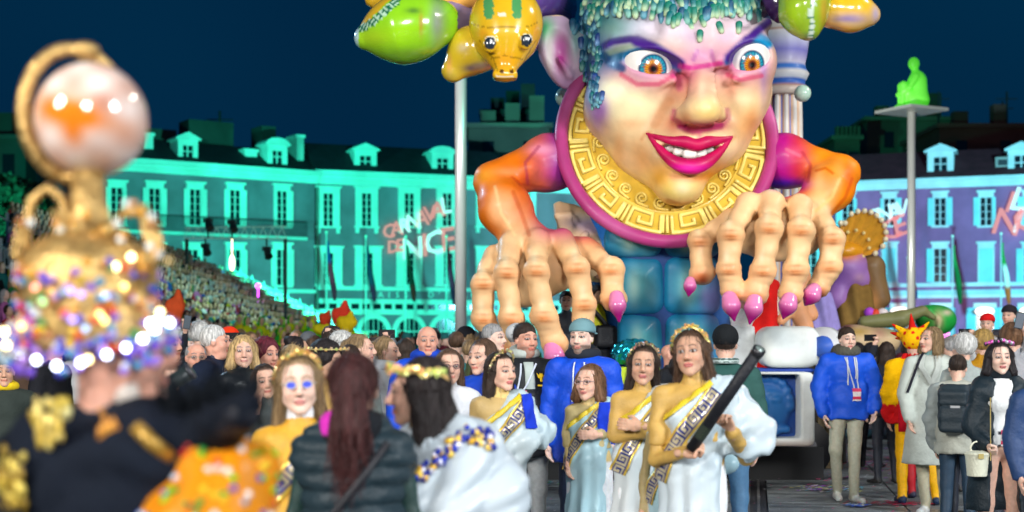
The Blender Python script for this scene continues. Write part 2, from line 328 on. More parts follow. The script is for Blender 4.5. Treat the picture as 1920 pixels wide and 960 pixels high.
def hair_tpl(style, h):
    key = ('hair', style, h)
    if key in _cache: return _cache[key]
    S = SDF(); amp = .0042; fq = 42
    big = .006 if style in ('short', 'crop', 'balding') else .0085
    if style in ('long', 'longer', 'wavy', 'half', 'pony', 'bun', 'bigpony', 'lob'): S.el((0, .034, .038), (.086, .092, .092))
    else: S.el((0, .022, .036), (.078+big, .096+big, .086+big))
    if style in ('long', 'longer', 'wavy', 'half'):
        z1 = {'long': -.24, 'longer': -.36, 'wavy': -.24, 'half': -.27}[style]
        for s_ in (-1, 1): S.rc((s_*.068, .02, .02), (s_*.088, .03, z1+.06), .034, .030, k=.05)
        S.el((0, .07, z1*.5+.02), (.098, .05, abs(z1)*.5+.06), k=.05); S.rc((0, .085, -.1), (0, .085, z1), .06, .035, k=.05)
        if style == 'wavy': amp = .006
    if style in ('bob', 'lob'):
        for s_ in (-1, 1): S.rc((s_*.068, .01, .02), (s_*.094, .0, -.11), .034, .042, k=.05)
        S.el((0, .06, -.05), (.105, .065, .105), k=.05)
    if style == 'pony': S.el((0, .125, .05), (.03, .03, .03), k=.02).rc((0, .15, .04), (0, .165, -.10), .032, .042, k=.03).rc((0, .165, -.10), (.01, .13, -.30), .042, .02, k=.03)
    if style == 'bigpony': S.el((0, .12, .065), (.04, .035, .04), k=.02).rc((0, .15, .05), (.0, .175, -.12), .045, .062, k=.03).rc((0, .175, -.12), (.012, .16, -.33), .062, .024, k=.03); amp = .005
    if style == 'bun': S.el((0, .10, .09), .042, k=.02)
    if style == 'curly': S.el((0, .035, .03), (.112, .118, .115), k=.02); amp = 0
    if style == 'puff': S.el((0, .03, .035), (.1, .112, .105), k=.02); amp = .002
    face = {'short': ((0, -.125, -.02), (.076, .078, .10)), 'crop': ((0, -.125, -.02), (.078, .08, .105))}.get(style, ((0, -.13, -.002), (.069, .097, .102)))
    S.el(face[0], face[1], op='s', k=.02)
    if style in ('short', 'crop', 'curly', 'puff', 'bun', 'pony', 'bigpony', 'balding'):
        zc = -.05
        S.fn(lambda X: -((X[:, 2]-zc)-np.clip((.045-X[:, 1])*1.1, -.05, .09)), op='i', k=.015) if style not in ('bun', 'pony', 'bigpony', 'curly', 'puff') else S.fn(lambda X: -((X[:, 2]+.10)-np.clip((.03-X[:, 1])*1.2, -.3, .10)), op='i', k=.012)
    if style == 'balding': S.el((0, -.03, .12), (.085, .13, .085), op='s', k=.015)
    if style in ('long', 'longer', 'wavy', 'half', 'bob', 'lob'):
        S.el((0, -.10, -.18), (.064, .11, .17), op='s', k=.02)
    def post(X, d):
        a = np.arctan2(X[:, 0], X[:, 1]-.0)
        if style in ('curly', 'puff'):
            q = .009 if style == 'curly' else .004
            return d+q*(np.sin(X[:, 0]*90+2)*np.sin(X[:, 1]*85+1)*np.sin(X[:, 2]*88)+.5*np.sin(X[:, 0]*190)*np.sin(X[:, 1]*170)*np.sin(X[:, 2]*180+1))
        if style in ('wavy',): a = a+.12*np.sin(X[:, 2]*55)
        if style in ('short', 'crop', 'balding'): return d+.003*np.sin(a*26+X[:, 2]*60)*np.sin(X[:, 1]*90+X[:, 0]*40)-.004*sm(X[:, 2], .06, .11)
        sx = np.where(X[:, 2] < 0, X[:, 0]*14+X[:, 1]*5, a*1.2)+.25*np.sin(X[:, 2]*17+a)
        return d+amp*(np.sin(sx*11)+.5*np.sin(sx*25+1+X[:, 2]*6))
    S.post = post; lo = (-.15, -.13, -.42 if 'longer' in style or 'pony' in style else -.32); hi = (.15, .25 if 'pony' in style else .2, .17)
    _cache[key] = mesh_sdf(S, lo, hi, h); return _cache[key]
def hair_cols(V, col, streak=.35):
    a = np.arctan2(V[:, 0], V[:, 1]); u = np.where(V[:, 2] < 0, V[:, 0]*60+V[:, 1]*25, a*9)
    t = 1+streak*(np.sin(u*1.7+2*np.sin(V[:, 2]*14))*.6+.4*np.sin(u*4.1+1)); return np.clip(np.array(col, np.float32)[None]*t[:, None], 0, 1)
def xf(V, R, t): return V @ R.T.astype(np.float32)+np.asarray(t, np.float32)
def align(d, nrm):
    """rotation taking -z to d and -y (palm) towards nrm"""
    z = -np.array(d, float); z /= np.linalg.norm(z); y = -np.array(nrm, float); y -= z*(y@z); y /= np.linalg.norm(y)+1e-9; x = np.cross(y, z); return np.stack([x, y, z], 1)
SK = {'fair': (.72, .44, .33), 'pale': (.80, .55, .44), 'tan': (.58, .34, .23), 'ruddy': (.70, .36, .26), 'dark': (.30, .16, .10)}
HC = {'black': (.018, .014, .016), 'dark': (.035, .022, .016), 'brown': (.09, .05, .03), 'chest': (.16, .08, .04), 'blond': (.50, .34, .15), 'dblond': (.27, .18, .09), 'grey': (.36, .36, .36), 'white': (.62, .62, .60), 'red': (.12, .015, .03), 'ginger': (.35, .16, .06)}
def join_np(parts):
    Vs, Qs, Cs = [], [], []; n = 0
    for V, Q, C in parts:
        if len(V) == 0: continue
        Vs.append(V); Qs.append(Q+n); Cs.append(C); n += len(V)
    return np.concatenate(Vs), np.concatenate(Qs), np.concatenate(Cs)
def body_sdf(sex='f', fat=0., arms=None, stance=None, sleeve=1):
    """colour indices: 0 top 1 trousers 2 shoes 3 skin"""
    S = SDF(); w_ = .97 if sex == 'm' else .84; A = arms; ft = fat
    S.el((0, .0, .96), (.155+ft, .11+ft, .13), col=1, k=.05).rc((-.05*w_, 0, 1.05), (.05*w_, 0, 1.05), .105+ft, col=0, k=.06).el((0, .005, 1.25), (.15*w_+ft*.8, .105+ft*.7, .17), col=0, k=.06)
    S.rc((-.125*w_, .01, 1.352), (.125*w_, .01, 1.352), .056, col=0, k=.06).rc((0, .01, 1.40), (0, .008, 1.47), .062, .05, col=0, k=.03)
    if sex == 'f':
        for s_ in (-1, 1): S.el((s_*.058, -.07, 1.235), (.048, .040, .046), col=0, k=.06)
    for s_, a in A.items():
        sh, el_, wr = a[0], a[1], a[2]; cs = 0 if sleeve > 0 else 3
        S.rc(sh, el_, .051 if sex == 'm' else .041, .040 if sex == 'm' else .034, col=cs if sleeve != .5 else 0, k=.025)
        S.rc(el_, wr, .041 if sex == 'm' else .036, .029 if sex == 'm' else .025, col=0 if sleeve == 1 else 3, k=.02)
    st = stance or {'l': ((-.085, 0, .90), (-.10, -.01, .49), (-.11, .03, .08), -.15), 'r': ((.085, 0, .90), (.10, -.01, .49), (.11, .03, .08), .15)}
    for s_, (hp, kn, an, toe) in st.items():
        S.rc(hp, kn, .088+ft*.4, .06, col=1, k=.03).rc(kn, an, .06, .045, col=1, k=.02)
        t = (an[0]+toe*.35, an[1]-.15, .035); S.rc((an[0], an[1]+.03, .045), t, .042, .036, col=2, k=.02)
    S.fn(lambda X: -X[:, 2]+.002, op='i', k=.004)
    return S
def arms_default(sex='m', sway=0.): 
    w_ = .175 if sex == 'm' else .155
    return {'l': ((-w_, .01, 1.352), (-w_-.055, .03, 1.09), (-w_-.05, -.05, .86), 'relax'), 'r': ((w_, .01, 1.352), (w_+.055, .03, 1.09), (w_+.05, -.05, .86), 'relax')}
def shell(sex, fat, arms, off=.022, hem=.80, top=1.46, flare=0., open_=0., sleeves=1., foldA=.006, collar=0, col=0, colA=0, ph=0., armoff=None):
    """jacket or coat over the body"""
    S = SDF(); w_ = .97 if sex == 'm' else .85; ft = fat-.008; ao = off if armoff is None else armoff
    S.el((0, .0, 1.0), (.158+ft+off, .115+ft+off, .16), k=.06, col=col).rc((-.05*w_, 0, 1.07), (.05*w_, 0, 1.07), .112+ft+off, k=.07, col=col).el((0, .005, 1.25), (.155*w_+ft*.8+off, .11+ft*.7+off, .18+off*.5), k=.07, col=col)
    S.rc((-.128*w_, .01, 1.347), (.128*w_, .01, 1.347), .060+off, k=.06, col=col)
    if hem < .82: S.cone((0, .0, hem), (0, 0, 1.12), .185+ft+off+flare, .15+ft+off, 1, .78, k=.05, col=col)
    for s_, a in arms.items():
        sh, el_, wr = [np.array(q, float) for q in a[:3]]
        S.rc(sh, el_, (.054 if sex == 'm' else .044)+ao, (.045 if sex == 'm' else .037)+ao, k=.03, col=colA)
        if sleeves >= 1: S.rc(el_, el_+(wr-el_)*(.97*min(sleeves, 1)), (.045 if sex == 'm' else .037)+ao, (.032 if sex == 'm' else .027)+ao, k=.02, col=colA)
    if collar: S.tor((0, .015, 1.455), .072, collar, k=.02, col=col)
    S.fn(lambda X: hem-X[:, 2]+.004*np.sin(X[:, 0]*30), op='i', k=.01)
    S.el((0, -.02, 1.53), (.062, .062, .10), op='s', k=.01)
    if open_: S.fn(lambda X: np.maximum(np.abs(X[:, 0]-.01)-open_*(1+.8*(1.4-X[:, 2])), X[:, 1]+.02), op='s', k=.01)
    S.post = lambda X, d: d+fold(X, foldA, ph=ph)*.7+fold(X*1.0+.3, foldA*.5, 31, 14, ph); return S
CLO, CHI = (-.55, -.5, 0), (.55, .42, 1.6)
def sdf_obj(S, name, m, parent, h, f=1., lo=CLO, hi=CHI, pal=None, cf=None):
    V, Q = mesh_sdf(S, lo, hi, h); C = S.colors(V, pal) if pal is not None else np.tile(np.array((.5, .5, .5), np.float32), (len(V), 1))
    if cf: C = cf(V, C)
    return put(mesh_np(name, V*f, Q, C, m), name, parent)
def march(S, x, z, y0=-.6, off=.006, sgn=1., n=36):
    """project grid points onto a sculpted surface along y"""
    y = np.full(x.shape, y0, np.float32)
    for _ in range(n):
        d = S(np.stack([x, y, z], 1).astype(np.float32))-off; y = y+sgn*np.clip(d, -.02, .08)*.8
        y = np.clip(y, -.65, .4)
    return y
def strip(S, path, width, name, m, parent, cf, nu=80, nv=9, off=.008, f=1., y0=-.6, sgn=1.):
    P_ = np.array(path, float); seg = np.r_[0, np.cumsum(np.linalg.norm(np.diff(P_, axis=0), axis=1))]; t = np.linspace(0, seg[-1], nu)
    cx = np.interp(t, seg, P_[:, 0]); cz = np.interp(t, seg, P_[:, 1]); tx = np.gradient(cx); tz = np.gradient(cz); L = np.hypot(tx, tz); nx, nz = -tz/L, tx/L
    v = np.linspace(-.5, .5, nv); X = cx[:, None]+nx[:, None]*v*width; Z = cz[:, None]+nz[:, None]*v*width
    y = march(S, X.ravel(), Z.ravel(), y0, off, sgn); y = np.minimum(y, -.02) if sgn > 0 else y
    V = np.stack([X.ravel(), y, Z.ravel()], 1); V2 = V.copy(); V2[:, 1] += .006*sgn
    U = np.repeat(t, nv)/width; W = np.tile(v+.5, nu); C = cf(U, W)
    q = [(i*nv+j, i*nv+j+1, (i+1)*nv+j+1, (i+1)*nv+j) for i in range(nu-1) for j in range(nv-1)]; N = len(V)
    q2 = [tuple(a+N for a in r[::-1]) for r in q]
    rim = [(i*nv, (i+1)*nv, (i+1)*nv+N, i*nv+N) for i in range(nu-1)]+[(i*nv+nv-1, i*nv+nv-1+N, (i+1)*nv+nv-1+N, (i+1)*nv+nv-1) for i in range(nu-1)]
    return put(mesh_np(name, np.concatenate([V, V2])*f, np.array(q+q2+rim), np.concatenate([C, C]), m), name, parent)
KEY = ["1111110", "1000010", "1011010", "1010010", "1011110", "1000000", "1111111"]
def key_pat(U, W):
    g = np.array([[int(c) for c in r] for r in KEY]); r = np.clip(((W-.12)/.76*7).astype(int), 0, 6); c = (U*8.5).astype(int) % 7; k = g[r, c].astype(bool) & (W > .12) & (W < .88)
    C = np.tile(np.array((.60, .52, .32), np.float32), (len(U), 1)); C[k] = (.02, .035, .20); e = (W < .12) | (W > .88); C[e] = (.70, .48, .07); return C
def wreath(parent, V0R, f, seed=0, col=(.75, .55, .16), rr=.088, tilt=.25, n=26, arc=(0, 2*math.pi), zc=.06, big=1., top=True):
    b = MB(); rnd = random.Random(seed); R, t = V0R
    pos = (lambda a: np.array([.0895*math.sin(a), -.035+.05*(1-math.cos(a))*.8, .038+.094*math.cos(a)])) if top else (lambda a: np.array([rr*math.sin(a), .018-(rr+.014)*math.cos(a), zc+tilt*.09*math.cos(a)]))
    for i in range(n):
        a = lerp(arc[0], arc[1], i/n); c = pos(a)
        for k in range(2):
            d = np.array([math.cos(a)+rnd.uniform(-.5, .5), math.sin(a)+rnd.uniform(-.5, .5), rnd.uniform(-.7, .9)]); d /= np.linalg.norm(d); L = .024*big
            o = np.array([math.sin(a), -math.cos(a), .4]); s_ = np.cross(d, o); s_ = s_/np.linalg.norm(s_)*.009*big
            pts = [c, c+d*L*.5+s_+o*.006, c+d*L, c+d*L*.5-s_+o*.006, c+d*L*.5+o*.010]
            pts = [(xf(np.array([p]), R, t)[0]*f) for p in pts]; b.add(pts, [(0, 1, 4), (1, 2, 4), (2, 3, 4), (3, 0, 4), (0, 3, 2, 1)], tuple(q*rnd.uniform(.6, 1.2) for q in col))
    ring = [xf(np.array([pos(lerp(*arc, i/24))*.985]), R, t)[0]*f for i in range(25)]
    b.tube(ring, .004*f, 5, col); return b.build('gold_leaf_headband', SHINY, parent)
def strands(Vh, style, col, n, seed):
    rn = np.random.RandomState(seed); ctr = np.array([0, .02, .03], np.float32); out = Vh-ctr
    ok_ = Vh[(Vh[:, 1] > -.02) | ((Vh[:, 2] > .10) & (Vh[:, 1] > -.04))]; P0 = ok_[rn.randint(0, len(ok_), n)]; N0 = P0-np.array([0, .03, 0], np.float32)*1.; N0[:, 2] = np.where(P0[:, 2] > 0, P0[:, 2]-.03, 0); N0 /= np.linalg.norm(N0, axis=1)[:, None]+1e-6
    lo = style in ('long', 'longer', 'wavy', 'half', 'bob', 'lob', 'pony', 'bigpony'); ln = (rn.uniform(.05, .13, n) if lo else rn.uniform(.012, .03, n))[:, None]
    D = np.zeros((n, 3), np.float32); D[:, 2] = -1; D = D-N0*(D*N0).sum(1, keepdims=True); D += rn.normal(0, .10 if lo else .7, (n, 3)); D /= np.linalg.norm(D, axis=1)[:, None]
    S_ = np.cross(D, N0); S_ /= np.linalg.norm(S_, axis=1)[:, None]+1e-6; wd = .0016 if lo else .0013
    if style in ('curly', 'puff'): D = D*.6+N0*.8
    V = []; K = 4
    for k in range(K+1):
        t = k/K; c = P0+N0*(.0015+.008*np.sin(t*math.pi)*rn.uniform(.2, 1.3, (n, 1))*(1 if lo else .6))+D*ln*t
        if lo: c = c+np.array([0, 0, -1], np.float32)*ln*.25*t*t; c[:, 0] += .003*np.sin(t*6+P0[:, 1]*50)
        V += [c-S_*wd*(1-.7*t), c+S_*wd*(1-.7*t)]
    V = np.stack(V, 1).reshape(-1, 3); b0 = np.arange(n)[:, None]*(2*(K+1)); Q = np.concatenate([b0+np.array([[2*k, 2*k+1, 2*k+3, 2*k+2]]) for k in range(K)]); C = np.repeat(np.clip(np.array(col)[None]*rn.uniform(.5, 1.7, (n, 1)), 0, 1), 2*(K+1), 0); return V.astype(np.float32), Q, C.astype(np.float32)
def person(px, topy, s, label, yaw=0, hd=(0, 0, 0), skin='fair', hair=('short', 'dark'), top=(.05, .05, .06), legs=(.03, .035, .05), shoes=(.03, .03, .03), arms=None, sex='m', fat=0., face=None,
           jacket=None, lod=0, group=None, hs=.955, extra=None, sleeve=1, stance=None, name='person', kind=None, nohead=False, H=None, heady=0., armpx=None, zb=0.):
    """px, topy: where the photo shows the crown; s: photo pixels per metre at the person's distance"""
    Y = F/s; H = H or (CH+(640-topy)/s-.008-zb); f = H/1.683; root = empty(name, ((px-960)/s, Y, zb), yaw*RAD); tag(root, label, 'person', group)
    Rv = Rz(-yaw*RAD); skc = SK[skin] if isinstance(skin, str) else skin; A = dict(arms_default(sex))
    if armpx:
        arms = dict(arms or {})
        for k_, a in armpx.items(): arms[k_] = tuple(((v[0]-px)/s/f, v[2], (CH+(640-v[1])/s)/f) for v in a[:3])+tuple(a[3:])
    if arms:
        arms = {k_: ((a[0][0], a[0][1], min(a[0][2], 1.352)),)+tuple(a[1:]) for k_, a in arms.items()}
        for k_, a in arms.items():
            q = [tuple(Rv @ np.array(v, np.float32)) if len(v) == 3 else v for v in a[:3]]; A[k_] = tuple(q)+tuple(a[3:])
            if len(a) > 4: A[k_] = tuple(q)+(a[3], tuple(Rv @ np.array(a[4], np.float32)), tuple(Rv @ np.array(a[5], np.float32)))
    hb, hh, hhair, hhand = [(.019, .0058, .0068, .0064), (.028, .0090, .0115, .012), (.042, .0135, .0155, .018), (.014, .0046, .0055, .005)][lod]
    S = body_sdf(sex, fat, A, stance, sleeve); S.post = lambda X, d: d+fold(X, .0028)*(X[:, 2] > .1)
    pal = [top, legs, shoes, skc]; V, Q = mesh_sdf(S, CLO, CHI, hb); parts = [(V, Q, S.colors(V, pal))]
    Rh = Rz((hd[0]-yaw)*RAD) @ Rx(hd[1]*RAD) @ Ry(hd[2]*RAD); piv = np.array([0, .012, 1.455]); c0 = np.array([0, -.024-heady, .113]); th = piv+Rh @ (c0*1.0)
    fk = kind or ('f' if sex == 'f' else 'm')
    if not nohead:
        Vh, Qh = head_tpl(fk, hh); bc = HC[hair[1]] if hair[1] in HC else hair[1]; kw = dict(brow=tuple(min(c*.8, .12) for c in bc)); kw.update(dict(hairc=tuple(bc)) if hair[0] not in (None, 'bald', 'balding') else {}); kw.update(face or {})
        Ch = head_cols(Vh, skc, **kw); V2 = Vh*hs; neck = sm(-V2[:, 2], .09, .20)[:, None]
        Vr = xf(V2, Rh, th); Vn = V2+np.array([0, -.024, .113])+piv; parts.append(((Vr*(1-neck)+Vn*neck).astype(np.float32), Qh, Ch))
    for k_, a in A.items():
        if len(a) > 3 and a[3] is None: continue
        Vd, Qd = hand_tpl(a[3] if len(a) > 3 else 'relax', hhand); e, wv = np.array(a[1]), np.array(a[2])
        if len(a) > 4: R = align(a[4], a[5])
        else: R = align(wv-e, np.array((1. if k_ == 'l' else -1., -.4, 0)))
        Vd = Vd.copy()
        if (k_ == 'l') == (not (len(a) > 6)): Vd = Vd*np.array([-1, 1, 1], np.float32); Qd = Qd[:, ::-1]
        parts.append((xf(Vd*(1.05 if sex == 'm' else .95), R, wv), Qd, np.tile(np.array(skc, np.float32), (len(Vd), 1))))
    V, Q, C = join_np(parts); body = put(mesh_np('body', V*f, Q, C, SKIN if not jacket and 0 else SKIN), 'body', root)
    if hair[0] not in ('bald', None):
        Vh, Qh = hair_tpl(hair[0], hhair); Ch = hair_cols(Vh, HC[hair[1]] if hair[1] in HC else hair[1]); Vr = xf(Vh*hs, Rh, th)
        if lod != 2: sv, sq, sc = strands(Vh*hs, hair[0], HC[hair[1]] if hair[1] in HC else hair[1], (520, 240, 0, 700)[lod], int(px)); Vr, Qh, Ch = join_np([(Vr, Qh, Ch), (xf(sv, Rh, th), sq, sc)])
        put(mesh_np('hair', Vr*f, Qh, Ch, HAIR), 'hair', root)
    ctx = dict(root=root, f=f, A=A, Rh=Rh, th=th, S=S, hb=hb, Rv=Rv, s=s, Y=Y, fat=fat, sex=sex, hs=hs)
    if jacket:
        j = dict(jacket); nm = j.pop('name', 'jacket'); m = j.pop('m', CLOTH); jc = j.pop('c', top); cf = j.pop('cf', None); jc2 = j.pop('c2', jc)
        J = shell(sex, fat, A, col=0, colA=1, **j); ctx['J'] = J; ctx['jo'] = sdf_obj(J, nm, m, root, hb*1.02, f, pal=[jc, jc2], cf=cf)
    if extra: extra(ctx)
    return ctx
# ================================================================ the gorgon carnival float
FY = 16.0
FR = Vector((1.74, 16.8, 0)); gorgon = empty('carnival_float', FR)
tag(gorgon, 'giant painted gorgon float with wicked grin, gold collar and clawed orange hands', 'carnival float')
def WP(px, py, dy=0.): return np.array(P(px, py, FY+dy)-FR, np.float32)
def topx(V): Yw = V[:, 1]+FR.y; return 960+(V[:, 0]+FR.x)*F/Yw, 640-(V[:, 2]+FR.z-CH)*F/Yw
def seg_d(x, y, pts):
    d = np.full(x.shape, 1e9)
    for (x0, y0), (x1, y1) in zip(pts[:-1], pts[1:]):
        t = np.clip(((x-x0)*(x1-x0)+(y-y0)*(y1-y0))/((x1-x0)**2+(y1-y0)**2+1e-9), 0, 1); d = np.minimum(d, np.hypot(x-x0-t*(x1-x0), y-y0-t*(y1-y0)))
    return d
def blobs(C, x, y, L):
    for cx, cy, rx, ry, col, a in L: C = paint(C, a*np.exp(-(((x-cx)/rx)**2+((y-cy)/ry)**2)), col if isinstance(col, tuple) else hx(col))
    return C
def strokes(C, x, y, L):
    for pts, wd, col, a in L: C = paint(C, a*sm(-seg_d(x, y, pts), -wd*1.5, -wd*.5), hx(col))
    return C
Hd = SDF()
Hd.el(WP(1258, 40, .60), (1.04, 1.05, 1.15)).el(WP(1270, 150, .15), (.99, .86, .95), k=.4)
Hd.rc(WP(1158, 215, .1), WP(1262, 345, -.38), .36, .16, k=.3).rc(WP(1388, 175, .0), WP(1285, 345, -.38), .29, .16, k=.3)
Hd.el(WP(1216, 258, -.10), (.40, .42, .38), k=.22).rc(WP(1205, 285, -.12), WP(1262, 335, -.3), .27, .20, k=.12).el(WP(1345, 255, -.12), (.33, .42, .34), k=.22)
Hd.el(WP(1272, 348, -.52), (.24, .2, .17), k=.16)
Hd.el(WP(1172, 190, -.36), (.40, .34, .34), k=.3).el(WP(1398, 178, -.36), (.24, .30, .30), k=.25)
Hd.el(WP(1292, 276, -.55), (.48, .30, .26), k=.25)
Hd.el(WP(1270, 15, -.35), (.75, .40, .38), k=.4)
Hd.rc(WP(1314, 118, -.72), WP(1316, 195, -1.12), .115, .16, k=.16).el(WP(1316, 208, -1.15), (.20, .18, .155), k=.09)
Hd.el(WP(1279, 217, -.92), (.10, .16, .085), k=.14).el(WP(1350, 216, -.92), (.085, .15, .08), k=.13)
Hd.el(WP(1290, 238, -1.06), (.06, .07, .03), k=.04, op='s').el(WP(1336, 237, -1.06), (.05, .07, .03), k=.04, op='s')
Hd.rc(WP(1150, 92, -.45), WP(1235, 98, -.78), .10, .12, k=.10).rc(WP(1235, 98, -.78), WP(1288, 122, -.86), .12, .10, k=.08)
Hd.rc(WP(1352, 112, -.86), WP(1400, 78, -.72), .09, .10, k=.08).rc(WP(1400, 78, -.72), WP(1438, 44, -.42), .10, .06, k=.08)
for bx0, by0, br in [(1290, 92, .13), (1316, 75, .11), (1345, 92, .12), (1265, 55, .14), (1330, 45, .13), (1372, 58, .10)]: Hd.el(WP(bx0, by0, -.78), (br, .10, br*1.3), k=.10)
EL = WP(1212, 127, -.50); ER = WP(1402, 117, -.50)
def almond(c, hx_, hz, tilt): return (c, (hx_, .8, hz), Ry(tilt*RAD))
Hd.el(EL, .362, k=.12).el(ER, (.315, .355, .355), k=.12)
for c, a, b, tl in ((EL, .355, .132, 11), (ER, .275, .158, -18)): Hd.el(c+np.array([0, -.5, 0], np.float32), (a, .42, b), k=.03, op='s', R=Ry(tl*RAD))
Hd.rc(WP(1215, 158, -.70), WP(1262, 150, -.80), .05, .04, k=.08).rc(WP(1378, 148, -.78), WP(1425, 140, -.55), .04, .04, k=.08)
for yy in (142, 152, 163, 174): Hd.rc(WP(1298, yy+3, -.98-(yy-142)*.004), WP(1340, yy-3, -.98-(yy-142)*.004), .022, k=.05)
Hd.el(WP(1212, 254, -.50), (.05, .05, .05), k=.10)
Hd.el(WP(1294, 280, -.85), (.36, .42, .10), k=.04, op='s')
# ear
Hd.el(WP(1056, 98, .30), (.26, .14, .44), k=.10, R=Ry(-14*RAD)).rc(WP(1044, 90, .30), WP(1021, 40, .30), .20, .05, k=.10)
Hd.el(WP(1050, 98, .12), (.15, .13, .32), k=.06, op='s', R=Ry(-14*RAD)).rc(WP(1048, 110, .2), WP(1068, 140, .2), .03, .05, k=.05)
V, Q = mesh_sdf(Hd, WP(985, 470, 1.9)[[0, 1, 2]]*np.array([1, 0, 1])+np.array([0, -2.45, 0]), np.array([3.3-FR.x+.0, 1.6, 6.4]), .024)
def sat(C, a=1.3): m = C.mean(1, keepdims=True); return np.clip(m+(C-m)*a, .003, 1)*.95
def face_cf(V):
    x, y = topx(V); C = np.tile(np.array(hx('#ffdab0'), np.float32), (len(V), 1))
    C = blobs(C, x, y, [(1265, 20, 130, 60, '#d9cfe6', .95), (1160, 60, 70, 50, '#b7c9e2', .8), (1400, 40, 60, 45, '#e6cfe2', .8), (1180, 195, 60, 40, '#fff2c4', .9), (1400, 190, 40, 40, '#ffdca0', .6),
        (1215, 130, 76, 38, '#d88fc0', .8), (1400, 120, 58, 42, '#dc90c0', .8), (1288, 140, 26, 28, '#e0608c', .85), (1365, 125, 22, 22, '#dd6f9b', .7), (1320, 105, 42, 26, '#c88ac0', .65),
        (1320, 158, 30, 22, '#f3b49a', .7), (1326, 210, 30, 22, '#f9cf7f', .8), (1300, 237, 34, 9, '#c8406c', .85), (1345, 235, 26, 9, '#c8406c', .75), (1170, 106, 34, 12, '#3a8fc0', .8), (1428, 82, 14, 14, '#3a8fc8', .85), (1150, 118, 16, 14, '#1f5f9a', .8), (1286, 222, 12, 12, '#f0a878', .6), (1255, 232, 26, 22, '#f0b08c', .6),
        (1272, 352, 42, 32, '#ffd860', .9), (1240, 320, 30, 22, '#ffb864', .7), (1190, 280, 30, 30, '#ffc890', .6), (1300, 330, 60, 14, '#f2a268', .6), (1150, 250, 30, 60, '#eef0c8', .6), (1122, 190, 20, 60, '#c8b6e0', .75), (1105, 150, 16, 55, '#5a6fc0', .75),
        (1130, 100, 26, 45, '#3f6ab0', .7), (1095, 120, 26, 70, '#2f9aa8', .7), (1140, 45, 50, 28, '#39a39a', .6), (1120, 215, 14, 40, '#8a5cb8', .6), (1432, 130, 8, 60, '#b58fd0', .6), (1215, 335, 26, 18, '#fbe4a0', .6), (1160, 275, 14, 36, '#f2b070', .6), (1185, 232, 30, 12, '#f6b888', .5), (1205, 300, 16, 26, '#f4b878', .5), (1345, 315, 20, 22, '#f09a58', .6), (1395, 240, 22, 30, '#f4b070', .6), (1268, 175, 22, 22, '#f3a888', .5), (1372, 170, 14, 20, '#f3a088', .5), (1262, 232, 10, 16, '#d87868', .6), (1250, 385, 40, 8, '#c88a48', .6)])
    C = strokes(C, x, y, [([(1140, 104), (1160, 96), (1195, 88), (1232, 92)], 10, '#8fa88a', .75), ([(1145, 112), (1168, 104), (1200, 95), (1232, 97), (1258, 112), (1270, 132)], 7.5, '#1c5f88', .95), ([(1131, 104), (1145, 118), (1166, 128)], 8, '#1c4f86', .9),
        ([(1364, 116), (1384, 92), (1410, 78), (1440, 84)], 7, '#2470a8', .95), ([(1425, 72), (1442, 80)], 10, '#3f9fd0', .8),
        ([(1132, 86), (1150, 77), (1182, 73), (1205, 79)], 7, '#4c2c84', 1), ([(1195, 77), (1223, 88), (1250, 103), (1274, 119)], 11, '#4c2c84', 1), ([(1368, 108), (1384, 92), (1401, 76)], 10, '#4c2c84', 1), ([(1401, 76), (1420, 58), (1444, 38)], 8, '#4c2c84', 1),
        ([(1276, 124), (1295, 127), (1320, 124), (1352, 118)], 5, '#cc3f8c', .85), ([(1300, 112), (1308, 95)], 4, '#b060a8', .5), ([(1338, 112), (1334, 96)], 4, '#b060a8', .5), ([(1165, 140), (1195, 158), (1235, 158), (1262, 142)], 4.5, '#d8547a', .75), ([(1364, 140), (1388, 150), (1428, 142)], 4.5, '#d8547a', .75),
        ([(1262, 138), (1272, 148), (1274, 165)], 7, '#cf4f86', .6), ([(1264, 208), (1262, 222), (1276, 232)], 5, '#c04878', .7), ([(1364, 206), (1366, 222), (1356, 232)], 5, '#c04878', .6), ([(1276, 236), (1300, 246), (1318, 242), (1350, 236)], 7, '#b83070', .85), ([(1312, 246), (1312, 258)], 4, '#d06088', .6),
        ([(1203, 262), (1208, 252), (1219, 249)], 3, '#d08858', .45), ([(1372, 262), (1378, 256)], 3, '#d08858', .4), ([(1255, 190), (1240, 210), (1228, 232)], 9, '#eda070', .45), ([(1262, 332), (1300, 336), (1330, 326)], 6, '#e08850', .6), ([(1252, 376), (1280, 386), (1310, 378)], 4, '#b87838', .6)])
    C = blobs(C, x, y, [(1104, 60, 26, 60, '#1c7088', .9), (1122, 30, 34, 22, '#2a8f98', .8), (1106, 140, 10, 46, '#2f5fa8', .7), (1150, 55, 22, 14, '#a8d8c8', .5), (1240, 55, 50, 14, '#f0e4f0', .6), (1300, 70, 24, 16, '#b8a0c8', .5), (1360, 70, 22, 14, '#c8b0d0', .5), (1410, 30, 22, 14, '#c8d8d8', .6), (1142, 168, 26, 20, '#f8fbd8', .8), (1190, 190, 26, 16, '#fdeec0', .6), (1280, 352, 20, 16, '#fff0cc', .8), (1322, 200, 12, 12, '#fff0b8', .7), (1316, 165, 8, 22, '#ffe8c8', .7), (1395, 185, 18, 16, '#fff0c8', .7), (1338, 332, 20, 14, '#f8aa3c', .7), (1235, 335, 16, 16, '#f8b450', .7), (1410, 225, 12, 24, '#e89860', .6), (1140, 240, 14, 30, '#e8c8a0', .5), (1128, 208, 12, 22, '#a070b8', .7)])
    e = (x < 1092) & (y < 175) & (y > 30); E = np.tile(np.array(hx('#d6b8cf'), np.float32), (len(V), 1))
